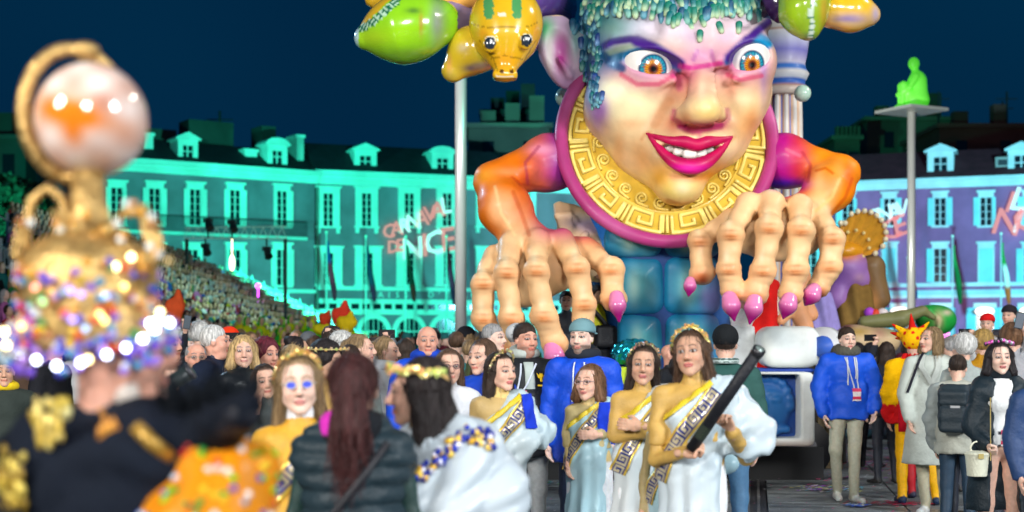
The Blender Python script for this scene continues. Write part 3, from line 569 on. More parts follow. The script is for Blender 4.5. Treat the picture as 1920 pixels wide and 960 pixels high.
    E = blobs(E, x, y, [(1024, 55, 18, 26, '#3cae6a', 1), (1052, 110, 14, 30, '#a22a78', .95), (1052, 85, 15, 20, '#c06aa8', .8), (1080, 70, 12, 40, '#6fc0b0', .7), (1068, 158, 18, 16, '#c7a6d8', .6), (1030, 100, 8, 40, '#e8e4d8', .8)])
    C = np.where(e[:, None], E, C)
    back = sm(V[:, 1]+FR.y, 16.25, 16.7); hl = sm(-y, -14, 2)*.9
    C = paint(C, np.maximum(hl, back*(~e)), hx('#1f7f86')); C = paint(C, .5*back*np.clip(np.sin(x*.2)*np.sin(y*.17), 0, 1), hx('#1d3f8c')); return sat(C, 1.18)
head_o = put(mesh_np('head', V, Q, face_cf(V), PAINT), 'head', gorgon)
def surfY(px, py, S=Hd, y0=13.6, off=0.):
    n = len(px); Y = np.full(n, y0)
    for _ in range(60):
        X = np.stack([(px-960)*Y/F-FR.x, Y-FR.y, CH+(640-py)*Y/F], 1).astype(np.float32); Y = Y+np.clip(S(X)-off, -.05, .3)*.85
        Y = np.minimum(Y, 17.2)
    return Y
def surf(px, py, off=0., S=Hd):
    Y = surfY(np.array([float(px)]), np.array([float(py)]), S, off=off)[0]; return np.array(P(px, py, Y)-FR, np.float32)
# eyes
for c, r, gaze, nm in ((EL, (.335, .335, .335), WP(1260, 135, -1.6), 'left'), (ER, (.285, .325, .325), WP(1434, 134, -1.6), 'right')):
    n = 64; b = MB(); g = Vector(gaze-c).normalized(); q = g.to_track_quat('Z', 'Y').to_matrix()
    Vv = []; Cc = []
    for j in range(49):
        t = math.pi*j/48
        for i in range(n):
            p = q @ Vector((math.sin(t)*math.cos(2*math.pi*i/n), math.sin(t)*math.sin(2*math.pi*i/n), math.cos(t))); Vv.append((c[0]+p.x*r[0], c[1]+p.y*r[1], c[2]+p.z*r[2]))
            d = t/math.pi*180; ray = .5+.5*math.sin(i/n*2*math.pi*22)
            col = hx('#0d0a10') if d < 7.5 else (hx('#7a3010') if d < 9 else (tuple(lerp(a, b_, ray) for a, b_ in zip(hx('#f2a41e'), hx('#9c4c0c'))) if d < 16+3*ray else (tuple(lerp(a, b_, ray) for a, b_ in zip(hx('#0d6a8c'), hx('#2aa4b4'))) if d < 26 else (hx('#0f3f66') if d < 29 else hx('#f2eee8')))))
            Cc.append(col)
    Qq = [(j*n+i, (j+1)*n+i, (j+1)*n+(i+1) % n, j*n+(i+1) % n) for j in range(48) for i in range(n)]
    eo = put(mesh_np('eyeball', Vv, Qq, np.array(Cc), PLAST), 'eyeball', head_o)
# lips and teeth
L = SDF(); up = [(1212, 250), (1236, 258), (1260, 264), (1284, 266), (1306, 272), (1326, 266), (1344, 264), (1358, 261), (1374, 256)]; lo_ = [(1215, 253), (1234, 276), (1256, 298), (1280, 310), (1302, 312), (1326, 303), (1350, 284), (1372, 258)]
def cat(P_, n=5):
    P_ = np.array(P_, float); Q_ = np.vstack([2*P_[0]-P_[1], P_, 2*P_[-1]-P_[-2]]); out = []
    for i in range(1, len(Q_)-2):
        for j in range(n): t = j/n; a, b_, c, d = Q_[i-1:i+3]; out.append(.5*((2*b_)+(-a+c)*t+(2*a-5*b_+4*c-d)*t*t+(-a+3*b_-3*c+d)*t**3))
    out.append(P_[-1]); return np.array(out)
def lipchain(pts, rr, k):
    A_ = cat([(p[0], p[1], r) for p, r in zip(pts, rr)]); pts = A_[:, :2]; rr = np.clip(A_[:, 2], .012, 1); L2 = SDF()
    Ps = [np.array(P(a[0], a[1], 15.18+.0000050*abs(a[0]-1296)**2.35)-FR, np.float32) for a in pts]
    for i in range(len(Ps)-1): L2.rc(Ps[i], Ps[i+1], rr[i], rr[i+1], k=.015)
    L.fn(lambda X: L2(X), k=.01)
lipchain(up, [.012, .028, .044, .062, .062, .060, .044, .028, .012], .12); lipchain(lo_, [.014, .036, .058, .078, .084, .070, .042, .014], .14)
V, Q = mesh_sdf(L, WP(1205, 335, -1.1), WP(1380, 240, -.2), .016)
x, y = topx(V); C = np.tile(np.array(hx('#c01f62'), np.float32), (len(V), 1)); C = sat(blobs(C, x, y, [(1290, 316, 50, 9, '#f06ab8', .8), (1290, 296, 60, 6, '#8e1050', .6), (1300, 260, 50, 5, '#a02858', .6)])); put(mesh_np('lips', V, Q, C, PAINT), 'lips', head_o)
b = MB(); b.ball(WP(1294, 284, -.42), (.40, .16, .17), 20, 10, hx('#4a0a22')); b.build('mouth_hollow', PAINT, head_o, True)
for tx, ty, tw in [(1242, 269, .045), (1256, 277, .058), (1273, 284, .068), (1293, 289, .080), (1313, 287, .072), (1330, 280, .056), (1344, 273, .042)]:
    T = SDF().bx(WP(tx, ty, -.77+abs(tx-1294)*.0032), (tw, .05, .050), .04, R=Ry((tx-1294)*-.18*RAD)); V, Q = mesh_sdf(T, WP(tx, ty, -.73)-np.array([.14, .22, .14], np.float32), WP(tx, ty, -.6)+np.array([.14, .25, .14], np.float32), .016)
    put(mesh_np('tooth', V, Q, np.tile(np.array(hx('#f6efe6'), np.float32), (len(V), 1)), PAINT), 'tooth', head_o)
# scale-like beads of hair
Tm = SDF().rc((0, 0, .04), (0, -.03, -.045), .052, .040, k=.02); V, Q = mesh_sdf(Tm, (-.09, -.09, -.16), (.09, .09, .14), .016)
bead_me = []
for ca, cb in (('#0f6f74', '#8fcab8'), ('#0d4f70', '#6fb0c0'), ('#17806c', '#c4dcb0'), ('#1a3f80', '#6f9cc8')):
    C = np.tile(np.array(hx(ca), np.float32), (len(V), 1)); C = paint(C, sm(-V[:, 2], -.03, .07), hx(cb)); bead_me.append(mesh_np('hair_bead', V, Q, C, PAINT))
rnd = random.Random(4); spots_b = []
for row, (x0, x1, yy, n) in enumerate([(1090, 1432, 0, 30), (1094, 1430, 11, 29), (1100, 1426, 22, 27), (1110, 1418, 32, 20)]):
    for i in range(n):
        u = i/(n-1); spots_b.append((lerp(x0, x1, u)+rnd.uniform(-3, 3), yy+10*math.sin(u*3.1*3+row)+rnd.uniform(-3, 3)-6*math.sin(u*math.pi), rnd.uniform(.72, 1.), rnd.choice([0, 2, 2, 1])))
for i in range(80):
    t = rnd.random()**1.2; spots_b.append((lerp(1098, 1120, t)+rnd.uniform(-30, 26)*(1-t*.6), lerp(20, 200, t)+rnd.uniform(-8, 8), rnd.uniform(.55, .95)*(1-.3*t), rnd.choice([0, 1, 1, 3])))
for q in [(1263, 42), (1294, 46), (1312, 68), (1350, 52), (1385, 52), (1318, 40)]: spots_b.append((q[0], q[1], .75, 2))
for bx0, by0, sc, ci in spots_b:
    p = surf(bx0, by0)
    if p[1]+FR.y > 16.9: continue
    o = put(bead_me[ci], 'hair_bead', head_o, p, (0.15, rnd.uniform(-.3, .3)+(bx0-1270)*-.0012, 0)); o.scale = (sc, sc, sc*1.1)
# ---------------------------------------------------------------- collar
CC = WP(1250, 262, .05); CU = Vector((1, 0, .0)); CV = Vector((0, .36, 1.0)).normalized(); CN = CU.cross(CV); CN.normalize(); CN = -CN if CN.y > 0 else CN
VS = 1.06
def DP(r, th, h=0.): return Vector(CC)+CU*(r*math.cos(th))+CV*(r*VS*math.sin(th))+CN*h
b = MB(); b.tube([DP(1.19, 2*math.pi*i/96, .02) for i in range(97)], .076, 14, hx('#c4378f'), cap=False)
V = np.array(b.v); C = paint(np.tile(np.array(hx('#b23a7c'), np.float32), (len(V), 1)), .5*np.clip(np.sin(V[:, 0]*3+1)*np.sin(V[:, 2]*4), 0, 1), hx('#e27ab8')); b.c = [tuple(c) for c in C]
collar = b.build('collar_rim', PAINT, gorgon, True)
b = MB(); n = 120; ring = [.25, .60, .845, .852, .862, 1.14]; hh = [.05, .03, .01, .03, .01, .0]
Vv = []; 
for r, h in zip(ring, hh): Vv += [DP(r, 2*math.pi*i/n, h) for i in range(n)]
Vv += [DP(1.12, 2*math.pi*i/n, -.1) for i in range(n)]+[DP(.25, 2*math.pi*i/n, -.1) for i in range(n)]
m_ = len(ring)+2
b.add(Vv, [(j*n+i, j*n+(i+1) % n, ((j+1) % m_)*n+(i+1) % n, ((j+1) % m_)*n+i) for j in range(m_) for i in range(n)], hx('#f2c848'))
plate = b.build('collar_plate', GOLDP, gorgon, True)
def ribbon(pts, wd, ht, col=hx('#ffe77c'), col2=hx('#94601c')):
    """pts (r, theta); rounded raised ribbon following the collar"""
    b = MB(); n = len(pts); V = []; C = []
    Q3 = [DP(r, t) for r, t in pts]
    for i in range(n):
        d = (Q3[min(i+1, n-1)]-Q3[max(i-1, 0)]).normalized(); s_ = d.cross(CN).normalized()*wd
        sc = 1.
        if 0 < i < n-1:
            a = (Q3[i]-Q3[i-1]).normalized(); c = (Q3[i+1]-Q3[i]).normalized(); sc = 1/max(math.sqrt(max((1+a.dot(c))/2, .25)), .5)
        for k, (u, h) in enumerate(((-1.35, .0), (-.95, ht*.8), (-.4, ht), (.4, ht), (.95, ht*.8), (1.35, .0))): V.append(Q3[i]+s_*u*sc+CN*(h+.005)); C.append(col2 if k in (0, 5) else col)
    Fc = [(i*6+k, i*6+k+1, (i+1)*6+k+1, (i+1)*6+k) for i in range(n-1) for k in range(5)]+[(0, 1, 2, 3, 4, 5), tuple((n-1)*6+k for k in (5, 4, 3, 2, 1, 0))]
    return b.add(V, Fc, C)
NK = 13; PW = 2*math.pi/NK
for k in range(NK):
    t0 = -math.pi/2+PW*(k+.04); w_ = PW*.74; f_ = 1 if math.cos(t0+w_/2) < 0 else -1
    path = [(0, 1.0), (0, 0), (1, 0), (1, 1), (.30, 1), (.30, .36), (.70, .36), (.70, .66)]
    pts = []
    for (a, c), (a2, c2) in zip(path[:-1], path[1:]):
        for q in range(4): pts.append((lerp(a, a2, q/4), lerp(c, c2, q/4)))
    pts.append(path[-1])
    rp_ = [(lerp(1.09, .895, c), t0+w_*(a if f_ < 0 else 1-a)) for a, c in pts]
    ribbon(rp_, .017, .035).build('key_relief', GOLDP, plate, True)
    for q in (.83, .93):
        tt = t0+PW*q-.02; ribbon([(lerp(.89, 1.10, i/3), tt) for i in range(4)], .015, .032).build('bar_relief', GOLDP, plate, True)
NS = 23
for k in range(NS):
    t0 = -math.pi/2+2*math.pi*(k+.5)/NS; f_ = 1 if math.cos(t0) < 0 else -1; pts = []
    for i in range(30):
        u = i/29; a = u*math.pi*3.2; rr = .014+.056*u; pts.append((.760+rr*math.cos(a+2.2), t0+f_*rr*math.sin(a+2.2)/.76))
    r1, t1 = pts[-1]
    for i in range(1, 6): u = i/5; pts.append((lerp(r1, .835 if i > 3 else r1+.03*u, u*u), t1+f_*.15*u))
    ribbon(pts, .0125, .042, hx('#ffe272'), hx('#8a5a1c')).build('scroll_relief', GOLDP, plate, True)
# ---------------------------------------------------------------- belly
Bs = SDF(); Bs.cone(WP(1262, 830, .5)*np.array([1, 1, 1])+0, WP(1235, 400, .55), .62, .90, 1, .7)
V, Q = mesh_sdf(Bs, (-1.6, -1.6, .3), (1.4, 1.2, 4.2), .05); x, y = topx(V)
C = np.tile(np.array(hx('#0f4488'), np.float32), (len(V), 1)); C = blobs(C, x, y, [(1140, 470, 22, 60, '#2f8fe0', .9), (1120, 430, 20, 40, '#2a7fe0', .8), (1245, 520, 10, 200, '#0e3f86', .8), (1360, 560, 40, 80, '#4a7fc8', .6)])
body_o = put(mesh_np('body', V, Q, C, PAINT), 'body', gorgon)
for x0, x1, y0, y1 in [(1140, 1236, 425, 480), (1250, 1345, 425, 480), (1152, 1240, 486, 584), (1250, 1346, 486, 584), (1164, 1240, 592, 682), (1252, 1344, 592, 682)]:
    cx, cy = (x0+x1)/2, (y0+y1)/2; p = surf(cx, cy, 0, Bs); hw, hh_ = (x1-x0)/2/163, (y1-y0)/2/163; S_ = SDF(); RZ = Rz((cx-1245)*.0042)
    def pill(X, p=p, hw=hw*1.13, hh_=hh_*1.08, RZ=RZ): q = (X-p-np.array([0, .06, 0], np.float32)) @ RZ; a_ = np.abs(q[:, 0])-(hw-.13); c_ = np.abs(q[:, 2])-(hh_-.13); d2 = np.hypot(np.maximum(a_, 0), np.maximum(c_, 0))+np.minimum(np.maximum(a_, c_), 0)-.13; dy = np.abs(q[:, 1])-.09-.05*np.clip(-d2/.2, 0, 1); return np.hypot(np.maximum(d2+.07, 0), np.maximum(dy+.07, 0))-.07
    S_.fn(pill)
    V, Q = mesh_sdf(S_, p-np.array([hw+.2, .5, hh_+.2], np.float32), p+np.array([hw+.2, .5, hh_+.2], np.float32), .03); x, y = topx(V)
    C = np.tile(np.array(hx('#1478a8'), np.float32), (len(V), 1)); C = blobs(C, x, y, [(cx, cy, (x1-x0)*.36, (y1-y0)*.36, '#3fb0b8', .95), (cx-8, cy+4, (x1-x0)*.14, (y1-y0)*.3, '#b8d8c8', .7), (cx+24, cy+20, 14, 22, '#7a5fa0' if cx > 1245 else '#5fa8b8', .55), (1290, 650, 22, 24, '#8fb840', .8), (1340, 560, 20, 50, '#8a6fb8', .6)])
    put(mesh_np('belly_scale', V, Q, C, PAINT), 'belly_scale', body_o)
# ---------------------------------------------------------------- arms
KN = []; KP = []
def knuckle_post(X, d):
    for K_, D_ in KP: q = X-K_; r2 = (q*q).sum(1); d = d+.006*np.cos((q @ D_)*88)*np.exp(-r2/.022)*(q[:, 1] < .06)
    return d+.006*np.sin(X[:, 0]*17+2*np.sin(X[:, 2]*11))*np.sin(X[:, 2]*15)
def finger(S, pts, dys, rk, rm):
    Ps = [WP(p[0], p[1], d) for p, d in zip(pts, dys)]
    for i in range(len(Ps)-1):
        m_ = (Ps[i]+Ps[i+1])/2; S.rc(Ps[i], m_, rk[i]*.9, rm, k=.08).rc(m_, Ps[i+1], rm, rk[i+1]*.86, k=.08)
        S.el(Ps[i+1]+np.array([0, -.02, .0], np.float32), rk[i+1]*np.array([1.0, 1.0, .78]), k=.05)
        KN.append((pts[i+1][0], pts[i+1][1], i == len(Ps)-2)); KP.append((Ps[i+1], (Ps[i+1]-Ps[i])/np.linalg.norm(Ps[i+1]-Ps[i])))
def nail(par, a, b_, r):
    S_ = SDF(); m_ = (a*2+b_)/3+np.array([0, -.03, 0], np.float32); S_.rc(a, m_, r*.95, r).rc(m_, b_, r, .012, k=.05); S_.post = lambda X, d: d
    lo = np.minimum(a, b_)-r-.08; hi = np.maximum(a, b_)+r+.08; V, Q = mesh_sdf(S_, lo, hi, .014); t = np.clip((V-a) @ (b_-a)/((b_-a) @ (b_-a)), 0, 1)
    C = paint(np.tile(np.array(hx('#f08cc0'), np.float32), (len(V), 1)), sm(t, .1, .8), hx('#a80f78')); put(mesh_np('nail', V, Q, C, PLAST), 'nail', par)
def arm_cf(V, left):
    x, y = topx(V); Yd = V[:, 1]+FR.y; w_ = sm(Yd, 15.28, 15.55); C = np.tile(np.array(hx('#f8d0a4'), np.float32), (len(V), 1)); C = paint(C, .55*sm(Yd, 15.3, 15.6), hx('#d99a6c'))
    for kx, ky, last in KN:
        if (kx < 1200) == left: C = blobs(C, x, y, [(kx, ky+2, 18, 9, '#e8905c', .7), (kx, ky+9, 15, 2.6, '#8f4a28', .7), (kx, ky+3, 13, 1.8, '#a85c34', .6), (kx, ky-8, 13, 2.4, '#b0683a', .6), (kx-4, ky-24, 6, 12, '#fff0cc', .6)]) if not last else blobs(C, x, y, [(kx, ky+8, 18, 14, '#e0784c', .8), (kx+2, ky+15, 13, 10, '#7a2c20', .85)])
    if left:
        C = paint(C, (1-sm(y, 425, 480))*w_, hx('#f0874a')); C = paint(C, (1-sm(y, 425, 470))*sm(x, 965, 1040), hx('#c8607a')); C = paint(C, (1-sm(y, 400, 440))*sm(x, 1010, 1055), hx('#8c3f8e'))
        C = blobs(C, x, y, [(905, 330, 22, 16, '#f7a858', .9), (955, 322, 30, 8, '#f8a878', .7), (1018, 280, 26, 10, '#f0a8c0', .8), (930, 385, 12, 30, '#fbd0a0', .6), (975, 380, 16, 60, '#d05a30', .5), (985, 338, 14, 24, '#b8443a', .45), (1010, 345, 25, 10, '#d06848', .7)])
    else:
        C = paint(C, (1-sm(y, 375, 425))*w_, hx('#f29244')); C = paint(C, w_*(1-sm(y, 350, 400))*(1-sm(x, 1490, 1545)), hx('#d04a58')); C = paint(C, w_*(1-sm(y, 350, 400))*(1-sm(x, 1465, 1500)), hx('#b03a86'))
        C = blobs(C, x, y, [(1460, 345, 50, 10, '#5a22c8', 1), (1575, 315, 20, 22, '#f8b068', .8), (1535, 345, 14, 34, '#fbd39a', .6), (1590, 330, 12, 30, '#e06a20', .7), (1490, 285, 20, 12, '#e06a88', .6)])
    ln = [([(1010, 275), (985, 305), (990, 345)], 3, '#a03858', .6), ([(960, 332), (975, 345), (1030, 352)], 2.5, '#b84838', .5), ([(928, 350), (940, 400), (965, 440)], 3, '#ffdca8', .6), ([(962, 360), (978, 400), (992, 440)], 4, '#b84a28', .5)] if left else [([(1505, 285), (1520, 310), (1515, 340)], 3, '#a83848', .6), ([(1475, 280), (1500, 292)], 3, '#e08aa0', .5), ([(1530, 320), (1548, 315), (1562, 325)], 2.5, '#c05018', .6), ([(1575, 335), (1560, 370), (1530, 395)], 3, '#ffd090', .6), ([(1598, 335), (1585, 370), (1560, 400)], 3, '#d05a14', .6)]
    C = strokes(C, x, y, ln); return sat(C, 1.2)
FG = [([(925, 478), (906, 532), (906, 598), (938, 652)], (-.55, -.9, -.8, -.7), (.125, .12, .12, .10)), ([(958, 458), (951, 512), (959, 598), (968, 655)], (-.65, -1.0, -.95, -.8), (.15, .13, .13, .12)),
      ([(1008, 452), (1006, 508), (1020, 594), (1040, 645)], (-.7, -1.1, -1.05, -.95), (.155, .13, .14, .15)), ([(1054, 450), (1082, 503), (1096, 572), (1090, 632)], (-.6, -.95, -.9, -.85), (.15, .13, .12, .11)),
      ([(1098, 470), (1146, 505), (1150, 560)], (-.4, -.7, -.75), (.16, .14, .15))]
A1 = SDF(); A1.rc(WP(1110, 290, 1.0), WP(1030, 305, .25), .30, .30).rc(WP(1030, 305, .25), WP(925, 338, -.1), .30, .20, k=.15).rc(WP(925, 342, -.1), WP(948, 392, -.3), .20, .27, k=.12).rc(WP(948, 392, -.3), WP(990, 455, -.5), .27, .20, k=.15)
A1.el(WP(1005, 490, -.45), (.42, .2, .33), k=.2).rc(WP(985, 540, -.4), WP(1065, 500, -.4), .22, .2, k=.15).el(WP(990, 318, -.05), (.12, .2, .12), k=.1).rc(WP(1035, 450, -.3), WP(1110, 480, -.35), .12, .15, k=.1)
for pts, dys, rk in FG: finger(A1, pts, dys, rk, .102)
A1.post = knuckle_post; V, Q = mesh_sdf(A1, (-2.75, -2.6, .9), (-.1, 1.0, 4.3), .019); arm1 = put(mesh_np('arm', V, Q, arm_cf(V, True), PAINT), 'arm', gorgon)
nail(arm1, WP(1036, 655, -1.06), WP(1047, 700, -1.1), .10); nail(arm1, WP(1156, 558, -.90), WP(1161, 604, -.95), .085)
FG2 = [([(1372, 412), (1312, 452), (1316, 512)], (-.6, -.8, -.85), (.14, .12, .14)), ([(1402, 382), (1370, 440), (1366, 505), (1374, 548)], (-.8, -1.15, -1.15, -1.1), (.15, .135, .115, .125)),
       ([(1447, 380), (1442, 428), (1431, 508), (1416, 552)], (-.85, -1.2, -1.2, -1.15), (.16, .14, .125, .135)), ([(1500, 388), (1502, 432), (1493, 506), (1482, 552)], (-.8, -1.15, -1.15, -1.1), (.16, .14, .125, .13)),
       ([(1535, 405), (1560, 448), (1556, 500), (1534, 540)], (-.6, -.95, -.95, -.9), (.14, .13, .12, .12))]
KP.clear(); A2 = SDF(); A2.rc(WP(1400, 300, 1.0), WP(1470, 302, .25), .28, .29).rc(WP(1470, 302, .15), WP(1580, 322, -.1), .29, .17, k=.15).rc(WP(1580, 325, -.1), WP(1555, 352, -.25), .17, .24, k=.12).rc(WP(1555, 352, -.25), WP(1505, 410, -.5), .25, .2, k=.15)
A2.el(WP(1462, 432, -.5), (.5, .22, .34), k=.2).rc(WP(1390, 440, -.45), WP(1500, 440, -.45), .18, .2, k=.12)
for pts, dys, rk in FG2: finger(A2, pts, dys, rk, .098)
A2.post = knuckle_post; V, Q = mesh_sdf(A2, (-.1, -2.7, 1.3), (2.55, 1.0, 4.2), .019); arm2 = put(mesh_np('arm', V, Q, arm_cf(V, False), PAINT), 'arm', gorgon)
for a, b_ in (((1294, 528, -.95), (1291, 556, -1.0)), ((1368, 560, -1.22), (1377, 602, -1.25)), ((1415, 565, -1.27), (1405, 608, -1.3)), ((1480, 562, -1.22), (1468, 598, -1.25)), ((1526, 545, -1.02), (1509, 573, -1.05))): nail(arm2, WP(*a), WP(*b_), .088 if a[0] > 1300 else .06)
# ---------------------------------------------------------------- inflatable snakes
def snake(S, lo, hi, cf, h=.03, par=gorgon, nm='snake_head'): V, Q = mesh_sdf(S, lo, hi, h); x, y = topx(V); return put(mesh_np(nm, V, Q, cf(V, x, y), PLAST), nm, par)
def bbox(px0, py0, px1, py1, d0, d1): a = WP(px0, py1, d0); b_ = WP(px1, py0, d1); c = WP(px0, py1, d1); d = WP(px1, py0, d0); M_ = np.stack([a, b_, c, d]); return M_.min(0)-.05, M_.max(0)+.05
def const(col): return lambda V, x, y: np.tile(np.array(hx(col), np.float32), (len(V), 1))
S1 = SDF().el(WP(760, 55, -.9), (.42, .34, .34), k=.2).rc(WP(740, 58, -.9), WP(682, 72, -.9), .30, .10, k=.2).rc(WP(790, 45, -.9), WP(822, 42, -.8), .30, .24, k=.15)
def cf1(V, x, y):
    C = const('#8ed321')(V, x, y); C = blobs(C, x, y, [(700, 70, 40, 20, '#b6dc2a', .8), (760, 60, 40, 30, '#a4e018', .8), (770, 100, 40, 10, '#7fae30', .8), (820, 40, 14, 40, '#8f7fa0', .7), (790, 45, 4, 22, '#c08030', .8), (775, 20, 14, 6, '#4f7f30', .9)])
    sp = seg_d(x, y, [(668, 58), (700, 40), (745, 0)]); C = paint(C, (sp < 7)*1., hx('#1d6f4a')); C = paint(C, (sp < 7)*(np.sin((x-y)*.75) > .4), hx('#bfe6c8')); C = paint(C, ((y < 60-(x-668)*.95)*(sp > 6.5))*1., hx('#e0b422')); C = paint(C, (x < 672)*.9, hx('#b8d6e0')); return C
o = snake(S1, *bbox(650, -10, 850, 118, -1.4, -.4), cf1); o['label'] = 'green snake head on the far left'
S0 = SDF().rc(WP(700, -2, -.2), WP(760, -20, -.2), .10, .25, k=.1); snake(S0, *bbox(670, -60, 800, 20, -.6, .3), const('#d9a825'))
for pts, r, c in (([(815, 38, -.75), (860, 36, -.4), (940, 25, .1), (1010, 20, .5)], .20, '#9a86a8'), ([(950, -10, -.3), (1000, -10, .1), (1040, 20, .6)], .3, '#6a4a9a'), ([(990, 70, -.2), (1012, 68, .2)], .16, '#8a6aae')):
    b = MB(); b.tube([WP(p[0], p[1], p[2]+(.5 if p[0] > 985 else 0)) for p in pts], r, 16, hx(c)); b.build('snake_neck', PLAST, gorgon, True)
b = MB(); b.tube([WP(822, 4, -.5), WP(910, -12, -.5)], .13, 14, hx('#f2b25a')); b.build('snake_neck', PLAST, gorgon, True)
S2 = SDF().el(WP(948, 52, -1.0), (.37, .30, .34), k=.2).rc(WP(948, 90, -1.05), WP(947, 132, -1.15), .27, .115, k=.15).rc(WP(950, 30, -.9), WP(950, -20, -.6), .33, .24, k=.2)
S2.bx(WP(947, 142, -1.17), (.13, .10, .045), .04, k=.05).el(WP(919, 82, -1.28), (.085, .06, .10), k=.03).el(WP(986, 76, -1.28), (.07, .06, .10), k=.03)
def cf2(V, x, y):
    C = const('#e6b71e')(V, x, y); C = blobs(C, x, y, [(948, 115, 24, 22, '#f09a1c', .7), (905, 62, 12, 10, '#f0a020', .7), (950, 55, 26, 12, '#f3cc50', .6), (892, 40, 9, 25, '#d8d040', .6), (1004, 60, 8, 30, '#e09020', .6)])
    for gx in (916, 970): C = paint(C, (np.hypot((x-gx)/9, np.minimum(np.abs(y-5)-22, 0)*0+np.maximum(np.abs(y-5)-22, 0)/9) < 1)*1., hx('#4f9a5a'))
    C = paint(C, ((np.abs(y-28) < 3.2)*(np.abs(x-946) < 13)*(np.sin(x*1.5) > -.3))*1., hx('#f2ead0'))
    for ln in ([(885, 45), (915, 52), (990, 50), (1008, 42)], [(898, 75), (925, 110), (935, 140)], [(1005, 75), (985, 110), (975, 130)], [(920, 110), (948, 104), (980, 112)]): C = paint(C, (seg_d(x, y, ln) < 1.1)*.7, hx('#8a6a10'))
    for ex, ey in ((919, 81), (987, 76)):
        d = np.hypot((x-ex)/10, (y-ey)/12); C = paint(C, (d < 1)*1., hx('#1c2a38')); C = paint(C, (np.hypot(x-ex-2, y-ey+4) < 3.6)*1., (.95, .95, .95)); C = paint(C, ((d > 1) & (d < 1.2) & (y < ey))*1., hx('#f4e8c8'))
    for nx in (940, 959): C = paint(C, (np.hypot((x-nx)/4, (y-134)/5) < 1)*1., hx('#5a3a10'))
    C = paint(C, ((y > 146.5) & (y < 148.5))*1., hx('#7a4a10')); C = paint(C, (np.abs(y-143.8) < 1.3)*.9*(np.abs(x-947) < 16), hx('#f6e6d0')); return C
snake(S2, *bbox(870, -50, 1020, 165, -1.6, -.2), cf2, .02)['label'] = 'yellow snake head with round dark eyes'
S3 = SDF().rc(WP(850, 132, -.75), WP(885, 95, -.75), .13, .245, k=.1).rc(WP(885, 95, -.75), WP(930, 80, -.7), .245, .25, k=.1)
def cf3(V, x, y):
    C = const('#e2bf2c')(V, x, y); C = blobs(C, x, y, [(885, 128, 18, 7, '#6a5060', 1), (900, 122, 16, 5, '#6a5060', .9), (842, 122, 5, 20, '#e8a060', .8), (905, 95, 14, 20, '#b8c83a', .7), (915, 125, 18, 8, '#e8d8c0', .7), (846, 140, 12, 10, '#c0a848', .7), (868, 90, 10, 8, '#c8b8a0', .7)]); return C
snake(S3, *bbox(815, 45, 960, 170, -1.2, -.3), cf3)['label'] = 'yellow snake head hanging behind the round-eyed one'
S4 = SDF().rc(WP(1510, -20, -.8), WP(1508, 25, -.85), .30, .25, k=.1).rc(WP(1508, 25, -.85), WP(1517, 58, -.9), .25, .10, k=.1)
def cf4(V, x, y):
    C = const('#93b52a')(V, x, y); C = blobs(C, x, y, [(1490, 30, 14, 30, '#a6d020', .8), (1545, 20, 8, 40, '#c89a30', .8), (1517, 68, 12, 8, '#5f7a50', .9)]); sp = np.abs(x-(1524+y*-.06)); C = paint(C, (sp < 5)*1., hx('#3f7a5a')); C = paint(C, (sp < 5)*(np.sin(y*1.1) > .2), hx('#cfe0d0')); return C
snake(S4, *bbox(1450, -60, 1570, 85, -1.3, -.4), cf4)['label'] = 'green snake head beside the painted column'
S5 = SDF().rc(WP(1560, 18, -.6), WP(1600, 22, -.6), .20, .21, k=.1).rc(WP(1600, 22, -.6), WP(1632, 28, -.6), .20, .11, k=.1)
def cf5(V, x, y):
    C = const('#eebc22')(V, x, y); C = blobs(C, x, y, [(1590, 36, 22, 6, '#5a4aa8', 1), (1595, 36, 36, 13, '#b8a0c8', .7), (1580, 46, 40, 6, '#e8c888', .7), (1642, 26, 8, 18, '#a098c0', .8), (1553, 14, 3, 5, '#3a2a20', .9)]); return C
snake(S5, *bbox(1520, -25, 1665, 70, -1.0, -.2), cf5)['label'] = 'yellow snake head on the far right'
b = MB(); b.tube([WP(1555, -5, -.5), WP(1490, -20, -.2), WP(1440, 0, .3)], .22, 14, hx('#5a3a7a')); b.build('snake_neck', PLAST, gorgon, True)
b = MB(); b.tube([WP(1470, 18, -.15), WP(1440, -25, .3)], .17, 14, hx('#4a2f66')); b.build('snake_neck', PLAST, gorgon, True)
for px_, py_, r in ((1060, 182, .12), (1505, 175, .10)): b = MB(); b.ball(WP(px_, py_, .7), r, 20, 12, hx('#bfe0cc')); b.build('pearl', PLAST, gorgon, True)
# ---------------------------------------------------------------- painted column behind the head
CX = 1468
def cp(py, Y=17.6): return CH+(640-py)*Y/F
cx0 = (CX-960)*17.6/F-FR.x; cy0 = 17.6-FR.y
b = MB(); n = 72
for zz0, zz1, r0, r1 in ((cp(640), cp(182), .29, .235),):
    V = []; C = []
    for j in range(9):
        z = lerp(zz0, zz1, j/8)
        for i in range(n):
            g = .5+.5*math.cos(i/n*2*math.pi*12); r = lerp(r0, r1, j/8)*(1-.16*(g < .35)); a = 2*math.pi*i/n; V.append((cx0+r*math.cos(a), cy0+r*math.sin(a), z)); C.append(hx('#3a6ac8') if g < .2 else (hx('#e0b080') if g < .4 else hx('#e8e2da')))
    b.add(V, [(j*n+i, j*n+(i+1) % n, (j+1)*n+(i+1) % n, (j+1)*n+i) for j in range(8) for i in range(n)], C)
pil = b.build('column_shaft', PAINT, gorgon, True)
